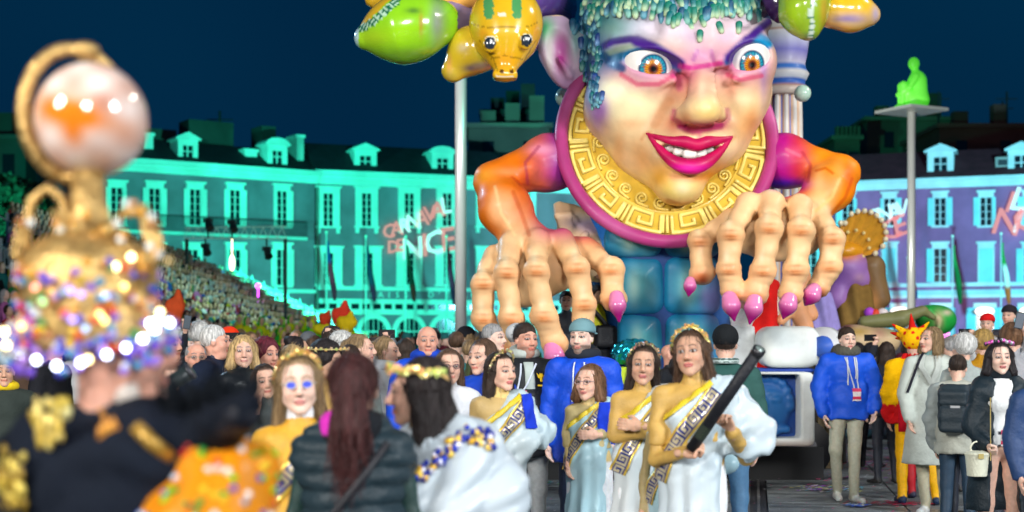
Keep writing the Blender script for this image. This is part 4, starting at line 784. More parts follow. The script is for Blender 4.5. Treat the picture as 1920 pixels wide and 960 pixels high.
b = MB(); pc = [(.25, 182, '#e8dccb'), (.33, 180, '#e8dccb'), (.34, 170, '#d8c0b0'), (.31, 166, '#b88a80'), (.27, 160, '#3a6ac0'), (.27, 154, '#3a6ac0'), (.29, 150, '#d8e0e8'), (.32, 140, '#e0dcd8'), (.29, 133, '#3f78c8'), (.28, 128, '#3f78c8'), (.27, 122, '#cfc8e0'), (.30, 100, '#8f8ad8'), (.32, 75, '#dcdcea'), (.33, 66, '#e6e0e0'), (.33, 62, '#d0a890'), (.36, 60, '#ece6dc'), (.40, 35, '#e8dcd0'), (.43, 15, '#f0e8dc'), (.43, 12, '#c8a890'), (.5, 8, '#f0e8dc'), (.5, -30, '#e8e0d8')]
b.lathe([(r, cp(y_)-0) for r, y_, c in pc], 32, (cx0, cy0, 0), [hx(c) for r, y_, c in pc]); b.build('column_capital', PAINT, gorgon, True)
# ---------------------------------------------------------------- wagon
def rbox(px0, py0, px1, py1, Y0, Y1, rd, nm, m, cf, h=.04, par=gorgon, extra=None):
    a = np.array(P(px0, py1, Y0)-FR); b_ = np.array(P(px1, py0, Y0)-FR); lo = np.array([a[0], Y0-FR.y, a[2]]); hi = np.array([b_[0], Y1-FR.y, b_[2]])
    S_ = SDF().bx((lo+hi)/2, (hi-lo)/2, rd)
    if extra: extra(S_)
    V, Q = mesh_sdf(S_, lo-.12, hi+.12, h); x, y = topx(V); C = cf(V, x, y) if callable(cf) else np.tile(np.array(hx(cf), np.float32), (len(V), 1)); return put(mesh_np(nm, V, Q, C, m), nm, par)
def stone(V, x, y):
    C = np.tile(np.array(hx('#eef4f0'), np.float32), (len(V), 1)); C = paint(C, .5*np.clip(np.sin(V[:, 0]*5+2)*np.sin(V[:, 2]*6+V[:, 0]*3), 0, 1), hx('#c4d8dc')); return paint(C, .5*sm(y, 818, 838), hx('#c08a6a'))
rbox(1430, 611, 1545, 690, 15.75, 17.4, .16, 'capital_block', PAINT, stone)
b = MB(); b.tube([np.array(P(1540, 650, 15.8)-FR), np.array(P(1552, 650, 15.9)-FR)], .22, 20, hx('#dfe2e4')); b.tube([np.array(P(1541, 650, 15.74)-FR), np.array(P(1553, 650, 15.86)-FR)], .12, 16, hx('#3a66c8')); b.build('scroll_end', PAINT, gorgon, True)
rbox(1395, 690, 1530, 700, 15.9, 17.3, .02, 'blue_band', PAINT, '#1c3f98')
b = MB(); b.box(np.array(P(1015, 845, 16.4)-FR)*np.array([1, 0, 1])+np.array([0, -.42, 0]), np.array(P(1400, 700, 16.4)-FR)*np.array([1, 0, 1])+np.array([0, 3.6, 0]), hx('#16407c')); b.build('wagon_side', PAINT, gorgon)
b = MB(); b.box(np.array(P(1008, 906, 16.7)-FR)*np.array([1, 0, 1])+np.array([0, -.1, .0]), np.array(P(1545, 838, 16.7)-FR)*np.array([1, 0, 1])+np.array([0, 3.6, 0]), hx('#05070a')); b.build('wagon_skirt', PLAIN, gorgon)
b = MB(); b.box(np.array(P(1300, 845, 16.5)-FR)*np.array([1, 0, 1])+np.array([0, .2, 0]), np.array(P(1545, 612, 16.5)-FR)*np.array([1, 0, 1])+np.array([0, 3.6, 0]), hx('#6a6455')); b.build('wagon_side', PAINT, gorgon)
b = MB(); b.box(np.array(P(1010, 705, 16.4)-FR)*np.array([1, 0, 1])+np.array([0, -.4, 0]), np.array(P(1440, 696, 16.4)-FR)*np.array([1, 0, 1])+np.array([0, 3.6, 0]), hx('#8a93a0')); b.build('deck', PAINT, gorgon)
def relief(cx, cy, w_, fl):
    c = np.array(P(cx, cy, 15.92)-FR, np.float32); S_ = SDF().bx(c, (w_, .03, .36), .02); o = lambda u, v, d=0.: c+np.array([u*fl, -.03-d, v], np.float32)
    S_.el(o(.02, 0), (.24, .10, .30), k=.05).rc(o(-.05, .08, .06), o(-.09, -.05, .12), .04, .055, k=.04).el(o(.08, .08, .08), (.07, .04, .045), k=.02).el(o(-.15, .08, .06), (.05, .03, .04), k=.02)
    S_.rc(o(.02, .15, .07), o(.17, .13, .04), .03, k=.03).rc(o(-.10, .14, .07), o(-.2, .13, .02), .025, k=.03).rc(o(-.13, -.12, .09), o(.05, -.12, .08), .022, k=.02).rc(o(-.11, -.17, .09), o(.03, -.17, .08), .025, k=.02)
    for i in range(9): a = i*.35-.2; S_.el(o(.26*math.cos(a)*.95, .05+.27*math.sin(a), .02), .055, k=.03)
    for i in range(7): S_.el(o(-.15+.06*i, -.26-.02*math.sin(i*2), .04), .045, k=.03)
    S_.el(o(.27, .02, .02), (.04, .04, .07), k=.02); return S_, c
for bx0, bx1, cx, w_, fl in ((1300, 1530, 1437, .36, 1), (930, 1095, 1010, .38, -1)):
    def cut(S_, cx=cx, w_=w_): S_.bx(np.array(P(cx, 762, 15.7)-FR, np.float32), (w_, .3, .345), .01, op='s', k=.01)
    fr = rbox(bx0, 698, bx1, 838, 15.6, 17.0, .07, 'panel_frame', PAINT, stone, .03, extra=cut)
    S_, c = relief(cx, 762, w_, fl); V, Q = mesh_sdf(S_, c-np.array([w_+.06, .3, .42], np.float32), c+np.array([w_+.06, .12, .42], np.float32), .014)
    C = np.tile(np.array(hx('#0c3c84'), np.float32), (len(V), 1)); C = paint(C, sm(-(V[:, 1]-c[1]), .03, .14), hx('#2468a8')); put(mesh_np('face_relief', V, Q, C, PAINT), 'face_relief', fr)
b = MB()
for px_, w_ in ((1540, .05), (1556, .07), (1572, .04)): q0 = P(px_, 880, 16.9)-FR; b.box((q0.x-w_, .05, .12), (q0.x+w_, .12+w_, 1.35), hx('#7a6848'))
b.build('timber_props', PLAIN, gorgon)['kind'] = 'stuff'
for px_ in (1100, 1300, 1490):
    w0 = P(px_, 880, 17.2)-FR; b = MB(); b.tube([(w0.x, -.02, .36), (w0.x, .25, .36)], .36, 24, (.01, .01, .012)); b.tube([(w0.x, -.05, .36), (w0.x, .0, .36)], .18, 16, (.12, .12, .13)); b.build('wheel', PLAIN, gorgon, True)
# little sculpted figure behind the left arm
S_ = SDF()
for i in range(4): S_.rc(WP(1042+i*7, 382+abs(i-1)*3, .3), WP(1046+i*7, 405, .1), .035, .04, k=.02).rc(WP(1046+i*7, 405, .1), WP(1056+i*4, 432, .2), .04, .05, k=.03)
S_.rc(WP(1060, 432, .25), WP(1075, 450, .3), .10, .14, k=.06).rc(WP(1070, 408, .4), WP(1130, 440, .5), .16, .2, k=.08).rc(WP(1100, 445, .3), WP(1120, 500, .3), .15, .18, k=.08).rc(WP(1098, 440, .0), WP(1085, 462, .0), .05, .07, k=.03)
V, Q = mesh_sdf(S_, *bbox(1025, 360, 1150, 530, -.3, .9), .025); x, y = topx(V); C = np.tile(np.array(hx('#ecc79a'), np.float32), (len(V), 1)); C = blobs(C, x, y, [(1095, 418, 40, 14, '#a596ac', 1), (1085, 405, 16, 8, '#c8c0b0', .6), (1110, 430, 20, 10, '#a890b8', .7)]); put(mesh_np('sculpted_forearm', V, Q, C, PAINT), 'sculpted_forearm', gorgon)
# painted figures on the deck beyond the right hand
S_ = SDF().rc(WP(1425, 690, .5), WP(1432, 560, .5), .30, .16).rc(WP(1432, 560, .5), WP(1447, 535, .5), .16, .10, k=.08); S_.post = lambda X, d: d+.02*np.sin(X[:, 0]*26+2*np.sin(X[:, 2]*2.5))
V, Q = mesh_sdf(S_, *bbox(1380, 510, 1480, 720, -.1, 1.1), .03); put(mesh_np('red_drape', V, Q, np.tile(np.array(hx('#d31c18'), np.float32), (len(V), 1)), CLOTH), 'red_drape', gorgon)
S_ = SDF().rc(WP(1500, 545, .6), WP(1492, 575, .5), .09, .11).rc(WP(1492, 575, .5), WP(1510, 612, .5), .11, .10, k=.05).rc(WP(1500, 545, .6), WP(1522, 590, .6), .09, .08, k=.04).el(WP(1500, 520, .6), (.13, .1, .16), k=.06).rc(WP(1465, 600, .4), WP(1490, 575, .5), .06, .07, k=.03)
V, Q = mesh_sdf(S_, *bbox(1440, 490, 1550, 640, -.1, 1.1), .025); put(mesh_np('sculpted_figure', V, Q, np.tile(np.array(hx('#eda878'), np.float32), (len(V), 1)), PAINT), 'sculpted_figure', gorgon)
# ================================================================ ground
GR = mat('wet_asphalt', (.035, .04, .045), rough=.38, noise=.35, nscale=2.5, bump=.5, bscale=30)
b = MB(); b.add([(-160, -30, -.03), (160, -30, -.03), (160, 400, -.03), (-160, 400, -.03)], [(0, 1, 2, 3)]); g = b.build('ground', GR); g['kind'] = 'structure'
SLAB = mat('slab_stone', None, rough=.42, noise=.3, nscale=5, bump=.7, bscale=38)
pav = empty('pavement', (0, 0, -.028)); pav['kind'] = 'structure'
slab_me = []
rnd = random.Random(3)
for k in range(6):
    b = MB(); g_ = .16+.06*rnd.random(); n = 9
    for i in range(n):
        y0 = i*1.2/n; q = g_*rnd.uniform(.75, 1.25); b.box((0.008, y0+.006, 0), (1.33, y0+1.2/n-.004, .03+rnd.uniform(-.002, .002)), (q*.9, q*1.02, q*1.08))
    slab_me.append(b.mesh('slab', SLAB))
pav.rotation_euler = (0, 0, -9.7*RAD)
for j in range(15):
    for i in range(-8, 8):
        x0 = .12+i*1.345 if i >= 0 else -.15+(i+1)*1.345-1.345
        wx = .986*(x0+.67)+.168*(6.2+j*1.205)
        if abs(wx)*2667/max(7., .986*(6.2+j*1.205)) > 1150: continue
        put(slab_me[rnd.randrange(6)], 'slab', pav, (x0, 6.2+j*1.205, rnd.uniform(-.002, .002)))
b = MB(); b.box((-.14, 6, 0), (.11, 24, .020), (.03, .03, .035)); b.box((-.08, 6, .0), (-.05, 24, .034), (.16, .16, .16)); b.box((.02, 6, .0), (.05, 24, .034), (.16, .16, .16)); b.build('tram_gutter', SLAB, pav)
b = MB(); cc = ['#e23a8a', '#a21fd0', '#2a50ff', '#20b0c0', '#c01048', '#f0d040', '#e8e8f0', '#30d060', '#8a2060', '#d8dce8']
def confetti(cx, cy, sx, sy, n, lo=.006, hi=.02, cols=cc):
    for _ in range(n):
        x, y, r, a = rnd.gauss(cx, sx), rnd.gauss(cy, sy), rnd.uniform(lo, hi), rnd.uniform(0, 6.3); t = rnd.uniform(-.6, .6)
        if y < 7: continue
        p = [(x+r*math.cos(a+k*math.pi/2), y+r*math.sin(a+k*math.pi/2), .012+rnd.uniform(0, .006)+abs(t)*r*.5*(1+math.cos(k*math.pi/2+a))) for k in range(4)]; b.add(p, [(0, 1, 2, 3)], hx(rnd.choice(cols)))
for _ in range(4200): confetti(rnd.uniform(-4, 9), rnd.uniform(7, 24), .01, .01, 1, .008, .02, cols=['#d8dce8', '#9aa4b0', '#e23a8a', '#c0c8d0'])
for cx, cy, sx, sy, n, cl in ((4.4, 20, 1.0, 2.0, 900, ['#e23a8a', '#a21fd0', '#c01048', '#8a2060']), (5.2, 18, .5, .8, 300, ['#e23a8a', '#c01048', '#a21fd0', '#d8dce8']), (3.45, 15.6, .18, .15, 120, ['#c050f0', '#50d0ff', '#f0f080', '#ffffff']), (4.9, 14.0, .10, .35, 150, ['#e0206a', '#f06090', '#c01048']), (3.85, 14.2, .2, .1, 60, ['#e0206a', '#c01048']),
    (.95, 16.2, .5, .15, 160, ['#50f040', '#40d0ff', '#f0f0ff', '#30b060']), (.85, 14.9, .05, .05, 30, ['#50f040', '#80ff40']), (3.42, 14.0, .05, .06, 70, ['#2a6aff', '#60a0ff', '#e0f0ff']), (5.1, 16.6, .3, .15, 90, ['#4080ff', '#f0e060', '#ffffff', '#40e070'])): confetti(cx, cy, sx, sy, n, .016, .042, cl)
cf_ = b.build('confetti', SHINY); cf_['kind'] = 'stuff'; tag(cf_, 'paper and foil confetti scattered over the dark slabs', 'confetti')
# ================================================================ facades
WALLM = mat('render_wall', None, rough=.85, noise=.32, nscale=.35, bump=.2, bscale=12)
TRIM = mat('white_trim', None, rough=.7, noise=.16, nscale=.6)
ROOF = mat('roof_tile', None, rough=.8, noise=.3, nscale=1.2, bump=.6, bscale=6)
PANE = mat('window_pane', (.012, .02, .03), rough=.12, spec=.8)
IRON = mat('dark_iron', (.03, .035, .04), rough=.5, metal=.5)
def wing(root, A, B, wall, rooflabel=None):
    """frame for one straight stretch of facade: local x along the wall, y outwards (towards camera), z up"""
    A = Vector(A); B = Vector(B); d = (B-A); L = d.length; d.normalize(); n = Vector((d.y, -d.x, 0))
    if n.y > 0: n = -n
    M_ = Matrix(((d.x, n.x, 0, A.x), (d.y, n.y, 0, A.y), (0, 0, 1, 0), (0, 0, 0, 1))); return M_, L
def xpos(A, B, px):   # distance along the wall from A at which the photo column px is seen
    ax, ay = A; bx_, by = B; t = (px-960)/F; u = (t*ay-ax)/((bx_-ax)-t*(by-ay)); return u*math.hypot(bx_-ax, by-ay)
def zpos(A, B, px, py):
    ax, ay = A; bx_, by = B; u = xpos(A, B, px)/math.hypot(bx_-ax, by-ay); return CH+(640-py)*(ay+(by-ay)*u)/F
class Wing:
    def __init__(s, par, pa, pb, Ya, Yb, wall, trim, roofc):
        s.A = ((pa-960)*Ya/F, Ya); s.B = ((pb-960)*Yb/F, Yb); s.par = par; s.M, s.L = wing(None, (*s.A, 0), (*s.B, 0), wall); s.M = Matrix.Translation(-par.location) @ s.M
        s.wall = wall; s.trim = trim; s.roofc = roofc
    def x(s, px): return xpos(s.A, s.B, px)
    def z(s, px, py): return zpos(s.A, s.B, px, py)
    def box(s, b, x0, x1, y0, y1, z0, z1, col): b.box((x0, y0, z0), (x1, y1, z1), col, s.M)
    def window(s, px, pyt, pyb, w_=1.05, shut=True, head=True, sill=True, cols=2, rows=4, casing=.32, shutc=None, bracket=False, lit=None, closed=False):
        cx = s.x(px); z1 = s.z(px, pyt); z0 = s.z(px, pyb); b = MB(); c = s.trim; h = w_/2
        s.box(b, cx-h-casing, cx-h, .0, .16, z0, z1, c); s.box(b, cx+h, cx+h+casing, .0, .16, z0, z1, c); s.box(b, cx-h-casing, cx+h+casing, .0, .19, z1, z1+.42, c)
        if head: s.box(b, cx-h-casing-.14, cx+h+casing+.14, .0, .36, z1+.42, z1+.60, c)
        if sill: s.box(b, cx-h-casing-.1, cx+h+casing+.1, .0, .32, z0-.18, z0, c)
        if bracket: s.box(b, cx-h-casing, cx-h-casing+.3, .0, .24, z0-.62, z0-.18, c); s.box(b, cx+h+casing-.3, cx+h+casing, .0, .24, z0-.62, z0-.18, c)
        wn = b.build('window', TRIM, s.par)
        b = MB(); s.box(b, cx-h, cx+h, .004, .03, z0, z1, (0, 0, 0)); b.build('pane', PANE, wn)
        b = MB(); sh = shutc or c
        for i in range(cols+1): x = cx-h+w_*i/cols; s.box(b, x-.05, x+.05, .03, .09, z0, z1, c)
        for i in range(1, rows+1): z = z0+(z1-z0)*i/rows; s.box(b, cx-h, cx+h, .032, .08, z-.04, z, c)
        b.build('sash_bars', TRIM, wn)
        if shut:
            for sgn in (-1, 1):
                half = (int(px)*7+sgn*3+int(pyt)) % 5 == 0
                b = MB(); x0 = cx+sgn*(h+.02); x1 = (x0+sgn*h*(.55 if half else 1.02)) if not closed else cx; xa, xb = min(x0, x1), max(x0, x1); s.box(b, xa, xb, .17, .22, z0, z1, sh)
                for i in range(9): z = lerp(z0, z1, (i+.5)/9); s.box(b, xa+.08, xb-.08, .22, .25, z-.06, z+.07, sh)
                b.build('shutter', TRIM, wn)
        return wn
    def dormer(s, px, y0, y1, w_=1.5, arch=False, sidec=True):
        cx = s.x(px); z0 = s.z(px, y1); z1 = s.z(px, y0); b = MB(); c = s.trim; h = w_/2; body = z1-(z1-z0)*.28
        s.box(b, cx-h, cx-h*.5, -2.2, -.3, z0, body, c); s.box(b, cx+h*.5, cx+h, -2.2, -.3, z0, body, c); s.box(b, cx-h*.5, cx+h*.5, -2.2, -.42, z0, z0+.25, c); s.box(b, cx-h*.5, cx+h*.5, -2.2, -.3, body-.45, body, c)
        s.box(b, cx-h*1.25, cx+h*1.25, -2.4, -.1, body, body+.16, c)
        poly = [(cx-h*1.25, body+.16), (cx+h*1.25, body+.16)]+([(cx, z1)] if not arch else [(cx+h*1.15*math.cos(a), body+.16+(z1-body-.16)*math.sin(a)) for a in (.5, 1.0, 1.57, 2.14, 2.64)])
        V = [s.M @ Vector((x, y, z)) for y in (-.15, -2.4) for x, z in poly]; n = len(poly); b.add(V, [tuple(range(n)), tuple(range(2*n-1, n-1, -1))]+[(i, (i+1) % n, n+(i+1) % n, n+i) for i in range(n)], c)
        d = b.build('dormer', TRIM, s.par); b = MB(); s.box(b, cx-h*.5, cx+h*.5, -2.1, -.46, z0+.25, body-.45, (0, 0, 0)); b.build('pane', PANE, d)
        b = MB(); s.box(b, cx-.05, cx+.05, -.46, -.40, z0+.25, body-.45, c); s.box(b, cx-h*.5, cx+h*.5, -.46, -.41, (z0+body)/2-.1, (z0+body)/2-.02, c); b.build('sash_bars', TRIM, d)
    def shell(s, pxm, cor_t, cor_b, roof_t, depth=12):
        """wall, cornice and roof; pixel heights read at column pxm"""
        zt, zb, zr = s.z(pxm, cor_t), s.z(pxm, cor_b), s.z(pxm, roof_t)
        b = MB(); s.box(b, 0, s.L, -depth, 0, 0, zb, s.wall); b.build('wall', WALLM, s.par)
        b = MB(); hgt = zt-zb; s.box(b, -.2, s.L+.2, -.5, .25, zb, zb+hgt*.35, s.trim); s.box(b, -.2, s.L+.2, -.5, .5, zb+hgt*.35, zb+hgt*.62, s.trim); s.box(b, -.2, s.L+.2, -.5, .85, zb+hgt*.62, zt, s.trim); b.build('cornice', TRIM, s.par)
        b = MB(); V = [s.M @ Vector(v) for v in ((-.2, .7, zt+.004), (s.L+.2, .7, zt+.004), (s.L+.2, -3.6, zr), (-.2, -3.6, zr), (-.2, -depth, zr+.6), (s.L+.2, -depth, zr+.6), (-.2, -depth, zb), (s.L+.2, -depth, zb))]
        b.add(V, [(0, 1, 2, 3), (3, 2, 5, 4), (4, 5, 7, 6), (0, 3, 4, 6), (1, 7, 5, 2)], s.roofc); b.build('roof', ROOF, s.par)
        return zt, zb, zr
    def band(s, pxm, pt, pb, out, col=None, nm='band', x0=0, x1=None): b = MB(); s.box(b, x0, x1 if x1 is not None else s.L, 0, out, s.z(pxm, pb), s.z(pxm, pt), col or s.trim); return b.build(nm, TRIM, s.par)
WC = (.42, .18, .25); TC = (.80, .80, .80); RC = (.03, .015, .03)
gb = empty('arcaded_building', (-22, 118, 0)); tag(gb, 'long arcaded building washed in green light with lettering above its arches', 'building')
w1 = Wing(gb, 150, 590, 111, 122, WC, TC, RC); w2 = Wing(gb, 592, 1105, 122.3, 131, WC, TC, RC)
w1.shell(430, 311, 334, 262); w2.shell(720, 325, 350, 264)
for px in (218, 289, 365, 440, 528): w1.window(px, 353+(px-289)*.02, 421+(px-289)*.012, .95, bracket=False, rows=5, casing=.26)
for px in (218, 289, 360, 440, 528): w1.window(px, 468, 535, 1.0, rows=4, shut=px != 360)
for px in (615, 687, 767, 838, 912, 985): w2.window(px, 362, 424, .9, shut=False, rows=5, casing=.55, bracket=True)
for px in (616, 690, 767, 840, 915, 990): w2.window(px, 474, 534, .9, shut=False, rows=5, casing=.72)
w1.dormer(355, 246, 301, 1.7); w1.dormer(523, 257, 311, 1.8, True); w2.dormer(687, 267, 319, 2.0); w2.dormer(832, 273, 322, 2.0, True); w2.dormer(985, 278, 325, 2.0)
for px, y0, y1, wd in ((484, 281, 306, 1.1), (290, 250, 278, .8), (577, 254, 300, .65)):
    cx = w1.x(px); b = MB(); w1.box(b, cx-wd/2, cx+wd/2, -3.4, -1.5, w1.z(px, y1), w1.z(px, y0), TC if px != 577 else (.6, .6, .58)); w1.box(b, cx-wd/2-.12, cx+wd/2+.12, -3.5, -1.4, w1.z(px, y0), w1.z(px, y0)+.25, TC); b.build('chimney', TRIM, gb)
for px, y0, y1, wd in ((405, 250, 282, 1.8), (430, 215, 250, 4.0), (330, 230, 262, 3.0), (540, 225, 262, 1.3)):
    cx = w1.x(px); b = MB(); w1.box(b, cx-wd/2, cx+wd/2, -6.4, -4.0, w1.z(px, y1)-1, w1.z(px, y0), (.05, .045, .045)); b.build('chimney', WALLM, gb)
w2.band(720, 538, 545, .35); w1.band(430, 540, 547, .35); w2.band(720, 561, 566, .18); w2.band(720, 583, 590, .30)
b = MB(); w2.box(b, 0, w2.L, 0, .10, w2.z(720, 583), w2.z(720, 566), TC); fr = b.build('frieze', TRIM, gb)
for i in range(26):
    cx = w2.L*(i+.5)/26; b = MB(); w2.box(b, cx-.34, cx+.34, .105, .13, w2.z(720, 580), w2.z(720, 570), (.05, .06, .07)); b.build('small_window', PANE, fr)
cx = w2.x(594); b = MB(); b.tube([w2.M @ Vector((.1, .25, 0)), w2.M @ Vector((.1, .25, w2.z(600, 345)))], .12, 8, (.25, .18, .18)); b.build('downpipe', TRIM, gb)
def arch(W_, px, top, r=1.55, nm='arch'):
    cx = W_.x(px); zc = W_.z(px, top)-r*.98; b = MB(); n = 14; V = []; 
    for k in range(n+1):
        a = math.pi*k/n
        for rr in (r, r-.42):
            for y in (.0, .22): V.append(W_.M @ Vector((cx+rr*math.cos(a), y, zc+rr*math.sin(a))))
    b.add(V, [(4*k+i, 4*k+j, 4*k+4+j, 4*k+4+i) for k in range(n) for i, j in ((0, 1), (1, 3), (3, 2), (2, 0))], W_.trim)
    for sgn in (-1, 1): x0 = cx+sgn*(r-.42); x1 = cx+sgn*r; W_.box(b, min(x0, x1), max(x0, x1), 0, .22, 0, zc, W_.trim)
    o = b.build(nm, TRIM, W_.par); b = MB(); pts = [(cx+(r-.42)*math.cos(math.pi*k/n), zc+(r-.42)*math.sin(math.pi*k/n)) for k in range(n+1)]+[(cx-(r-.42), 0), (cx+(r-.42), 0)]
    b.add([W_.M @ Vector((x, .012, z)) for x, z in pts], [tuple(range(len(pts)))]); b.build('pane', PANE, o); b = MB()
    for k in range(-2, 3): W_.box(b, cx+k*.45-.03, cx+k*.45+.03, .02, .06, 0, zc+math.sqrt(max((r-.42)**2-(k*.45)**2, 0)), W_.trim)
    W_.box(b, cx-r+.42, cx+r-.42, .02, .07, zc-.06, zc+.06, W_.trim); b.build('sash_bars', TRIM, o)
for px in (632, 700, 767, 835, 905, 975): arch(w2, px, 589)
for px in (230, 300, 370, 440, 510): arch(w1, px, 585)
# balcony on the left wing
b = MB(); x0, x1 = w1.x(200), w1.x(567); w1.box(b, x0, x1, 0, 1.0, w1.z(380, 444), w1.z(380, 438), (.6, .6, .6)); bal = b.build('balcony', TRIM, gb); b = MB(); z0, z1 = w1.z(380, 437), w1.z(380, 410)
for i in range(90): x = lerp(x0, x1, i/89); w1.box(b, x-.02, x+.02, .93, .97, z0, z1, (.1, .1, .1))
w1.box(b, x0, x1, .92, .98, z1, z1+.06, (.1, .1, .1)); b.build('railing', IRON, bal)
def lettering(txt, M_, size, m, name, par, ext=.03, shear=0, sp=1.0, offx=0):
    cu = bpy.data.curves.new(name, 'FONT'); cu.body = txt; cu.size = size; cu.extrude = ext; cu.shear = shear; cu.space_character = sp; cu.align_x = 'CENTER'; cu.offset = offx; cu.resolution_u = 2
    o = bpy.data.objects.new(name, cu); COL.objects.link(o); dg = bpy.context.evaluated_depsgraph_get(); me = bpy.data.meshes.new_from_object(o.evaluated_get(dg)); bpy.data.objects.remove(o); me.materials.clear(); me.materials.append(m)
    q = put(me, name, par); q.matrix_local = M_; return q
def on_wall(W_, px, py, out, tilt=0.):
    return W_.M @ Matrix(((1, 0, 0, W_.x(px)), (0, 0, 1, out), (0, 1, 0, W_.z(px, py)), (0, 0, 0, 1))) @ Matrix.Rotation(tilt, 4, 'Z')
TXT = mat('letter_white', (.85, .85, .85), rough=.6); PROJ_GLOW = mat('projection_glow', (.5, .12, .12), rough=.9, emit=(1., .34, .34), estr=.62); PROJW_GLOW = mat('projection_glow_white', (.8, .8, .8), rough=.9, emit=(.75, .95, .95), estr=.55)  # emissive letter meshes stand in for light projected on the walls
for i, ch in enumerate("CAISSE D'EPARGNE"):
    if ch != ' ': lettering(ch, on_wall(w2, 698+i*15.7, 558, .04), .74, TXT, 'letter', gb, .03)
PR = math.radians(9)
for txt, px, py, sz, tl, m in (('C', 727, 446, 1.7, 6, PROJ_GLOW), ('A', 742, 441, 1.7, 9, PROJ_GLOW), ('R', 757, 436, 1.7, 9, PROJW_GLOW), ('N', 774, 430, 1.9, 10, PROJW_GLOW), ('A', 790, 423, 1.9, 11, PROJ_GLOW), ('V', 805, 415, 1.9, 12, PROJ_GLOW), ('A', 820, 407, 1.9, 13, PROJ_GLOW), ('L', 835, 400, 2.0, 14, PROJW_GLOW),
    ('D', 735, 474, 1.5, 6, PROJ_GLOW), ('E', 748, 471, 1.5, 8, PROJ_GLOW), ('N', 772, 484, 2.6, 8, PROJW_GLOW), ('I', 795, 480, 2.8, 9, PROJ_GLOW), ('C', 814, 476, 2.9, 10, PROJW_GLOW), ('E', 839, 470, 2.9, 11, PROJ_GLOW)):
    lettering(txt, on_wall(w2, px, py, .42, math.radians(tl)), sz, m, 'projection_glow_letter', gb, .006, .1, 1, .04)
# right building
rb = empty('shuttered_building', (34, 126, 0)); tag(rb, 'mauve-lit building with pale blue shutters and red roof behind the right pole', 'building')
WC2 = (.42, .14, .32); w3 = Wing(rb, 1480, 1995, 129, 121, WC2, (.78, .84, .86), (.12, .025, .035)); w3.shell(1700, 337, 355, 276)
SHC = (.35, .80, .86)
for px in (1520, 1590, 1668, 1763, 1849, 1932): w3.window(px, 372-(px-1668)*.012, 423, 1.0, shutc=SHC, casing=.14)
for px in (1520, 1590, 1668, 1763, 1849, 1932): w3.window(px, 466, 529, 1.1, shutc=SHC, casing=.14, closed=px in (1668, 1849))
w3.dormer(1763, 268, 326, 2.2); w3.dormer(1915, 264, 324, 2.2); cx = w3.x(1894); b = MB(); w3.box(b, cx-1.2, cx+1.0, -2.5, -.6, w3.z(1894, 322), w3.z(1894, 292), (.5, .45, .42)); w3.box(b, cx-1.0, cx+.8, -.6, -.5, w3.z(1894, 308), w3.z(1894, 297), (.05, .05, .06)); b.build('roof_box', TRIM, rb)
w3.band(1750, 531, 538, .4); w3.band(1750, 553, 559, .2); b = MB(); w3.box(b, 0, w3.L, 0, .12, w3.z(1750, 553), w3.z(1750, 544), (.5, .75, .8)); b.build('band', TRIM, rb)
LAMP = mat('lamp_glow', (.9, .7, .6), emit=(1, .8, .72), estr=2.2)
for px in (1600, 1690, 1765, 1847, 1930):
    w3.window(px, 577, 660, 1.5, shutc=(.2, .70, .80), casing=.2, rows=2, sill=False, head=False); b = MB(); c = w3.M @ Vector((w3.x(px), 1.2, w3.z(px, 584))); b.ball(c, (.85, .5, .36), 12, 8); o = b.build('lantern', LAMP, rb, True)
for txt, px, py, sz, tl, m in (('C', 1612, 432, 1.6, 18, PROJ_GLOW), ('A', 1630, 424, 1.8, 18, PROJ_GLOW), ('R', 1646, 418, 1.8, 20, PROJW_GLOW), ('N', 1663, 414, 1.9, 20, PROJW_GLOW), ('A', 1680, 410, 1.9, 18, PROJW_GLOW), ('V', 1695, 405, 1.9, 16, PROJW_GLOW), ('N', 1645, 455, 2.2, 20, PROJW_GLOW), ('I', 1663, 452, 2.6, 20, PROJ_GLOW), ('C', 1676, 448, 2.6, 20, PROJ_GLOW), ('E', 1692, 442, 2.6, 20, PROJ_GLOW),
    ('I', 1888, 398, 2.6, -10, PROJ_GLOW), ('L', 1905, 394, 2.8, -10, PROJW_GLOW), ('N', 1883, 440, 3.2, -8, PROJ_GLOW), ('I', 1903, 436, 3.2, -8, PROJW_GLOW), ('C', 1917, 432, 3.2, -8, PROJ_GLOW)):
    lettering(txt, on_wall(w3, px, py, .5, math.radians(tl)), sz, m, 'projection_glow_letter', rb, .006, .15, 1, .03)
# rooftops beyond
FAR = mat('far_render', None, rough=.9, noise=.2, nscale=.3)
def farblock(px0, px1, pyt, Y, col, label, crenel=False, depth=15):
    x0, x1 = (px0-960)*Y/F, (px1-960)*Y/F; z = CH+(640-pyt)*Y/F; r = empty('far_building', ((x0+x1)/2, Y, 0)); tag(r, label, 'building'); W_ = (x1-x0)/2; b = MB(); b.box((-W_, 0, 0), (W_, depth, z), col); b.build('wall', FAR, r)
    b = MB(); b.box((-W_-.4, -.4, z), (W_+.4, depth, z+.5), tuple(c*1.3 for c in col)); 
    if crenel:
        for i in range(6): b.box((-W_+i*W_*2/6+.2, -.3, z+.5), (-W_+(i+.6)*W_*2/6+.2, 1, z+1.6), col)
    else:
        for i in range(3): q = -W_+W_*2*(i+.5)/3.3; b.box((q, 2, z+.5), (q+1.6, 3.4, z+2.2+.8*i % 2), tuple(c*.8 for c in col))
    b.build('parapet', FAR, r)
    for i in range(max(2, int(W_/2.2))):
        q = -W_+(i+.5)*2*W_/max(2, int(W_/2.2)); b = MB(); b.box((q-.6, -.05, z-3.4), (q+.6, -.006, z-1.4), (.02, .03, .035)); b.build('window', PANE, r)
farblock(878, 1030, 240, 152, (.22, .20, .14), 'long flat rooftop storey seen between the pole and the gorgon shoulder')
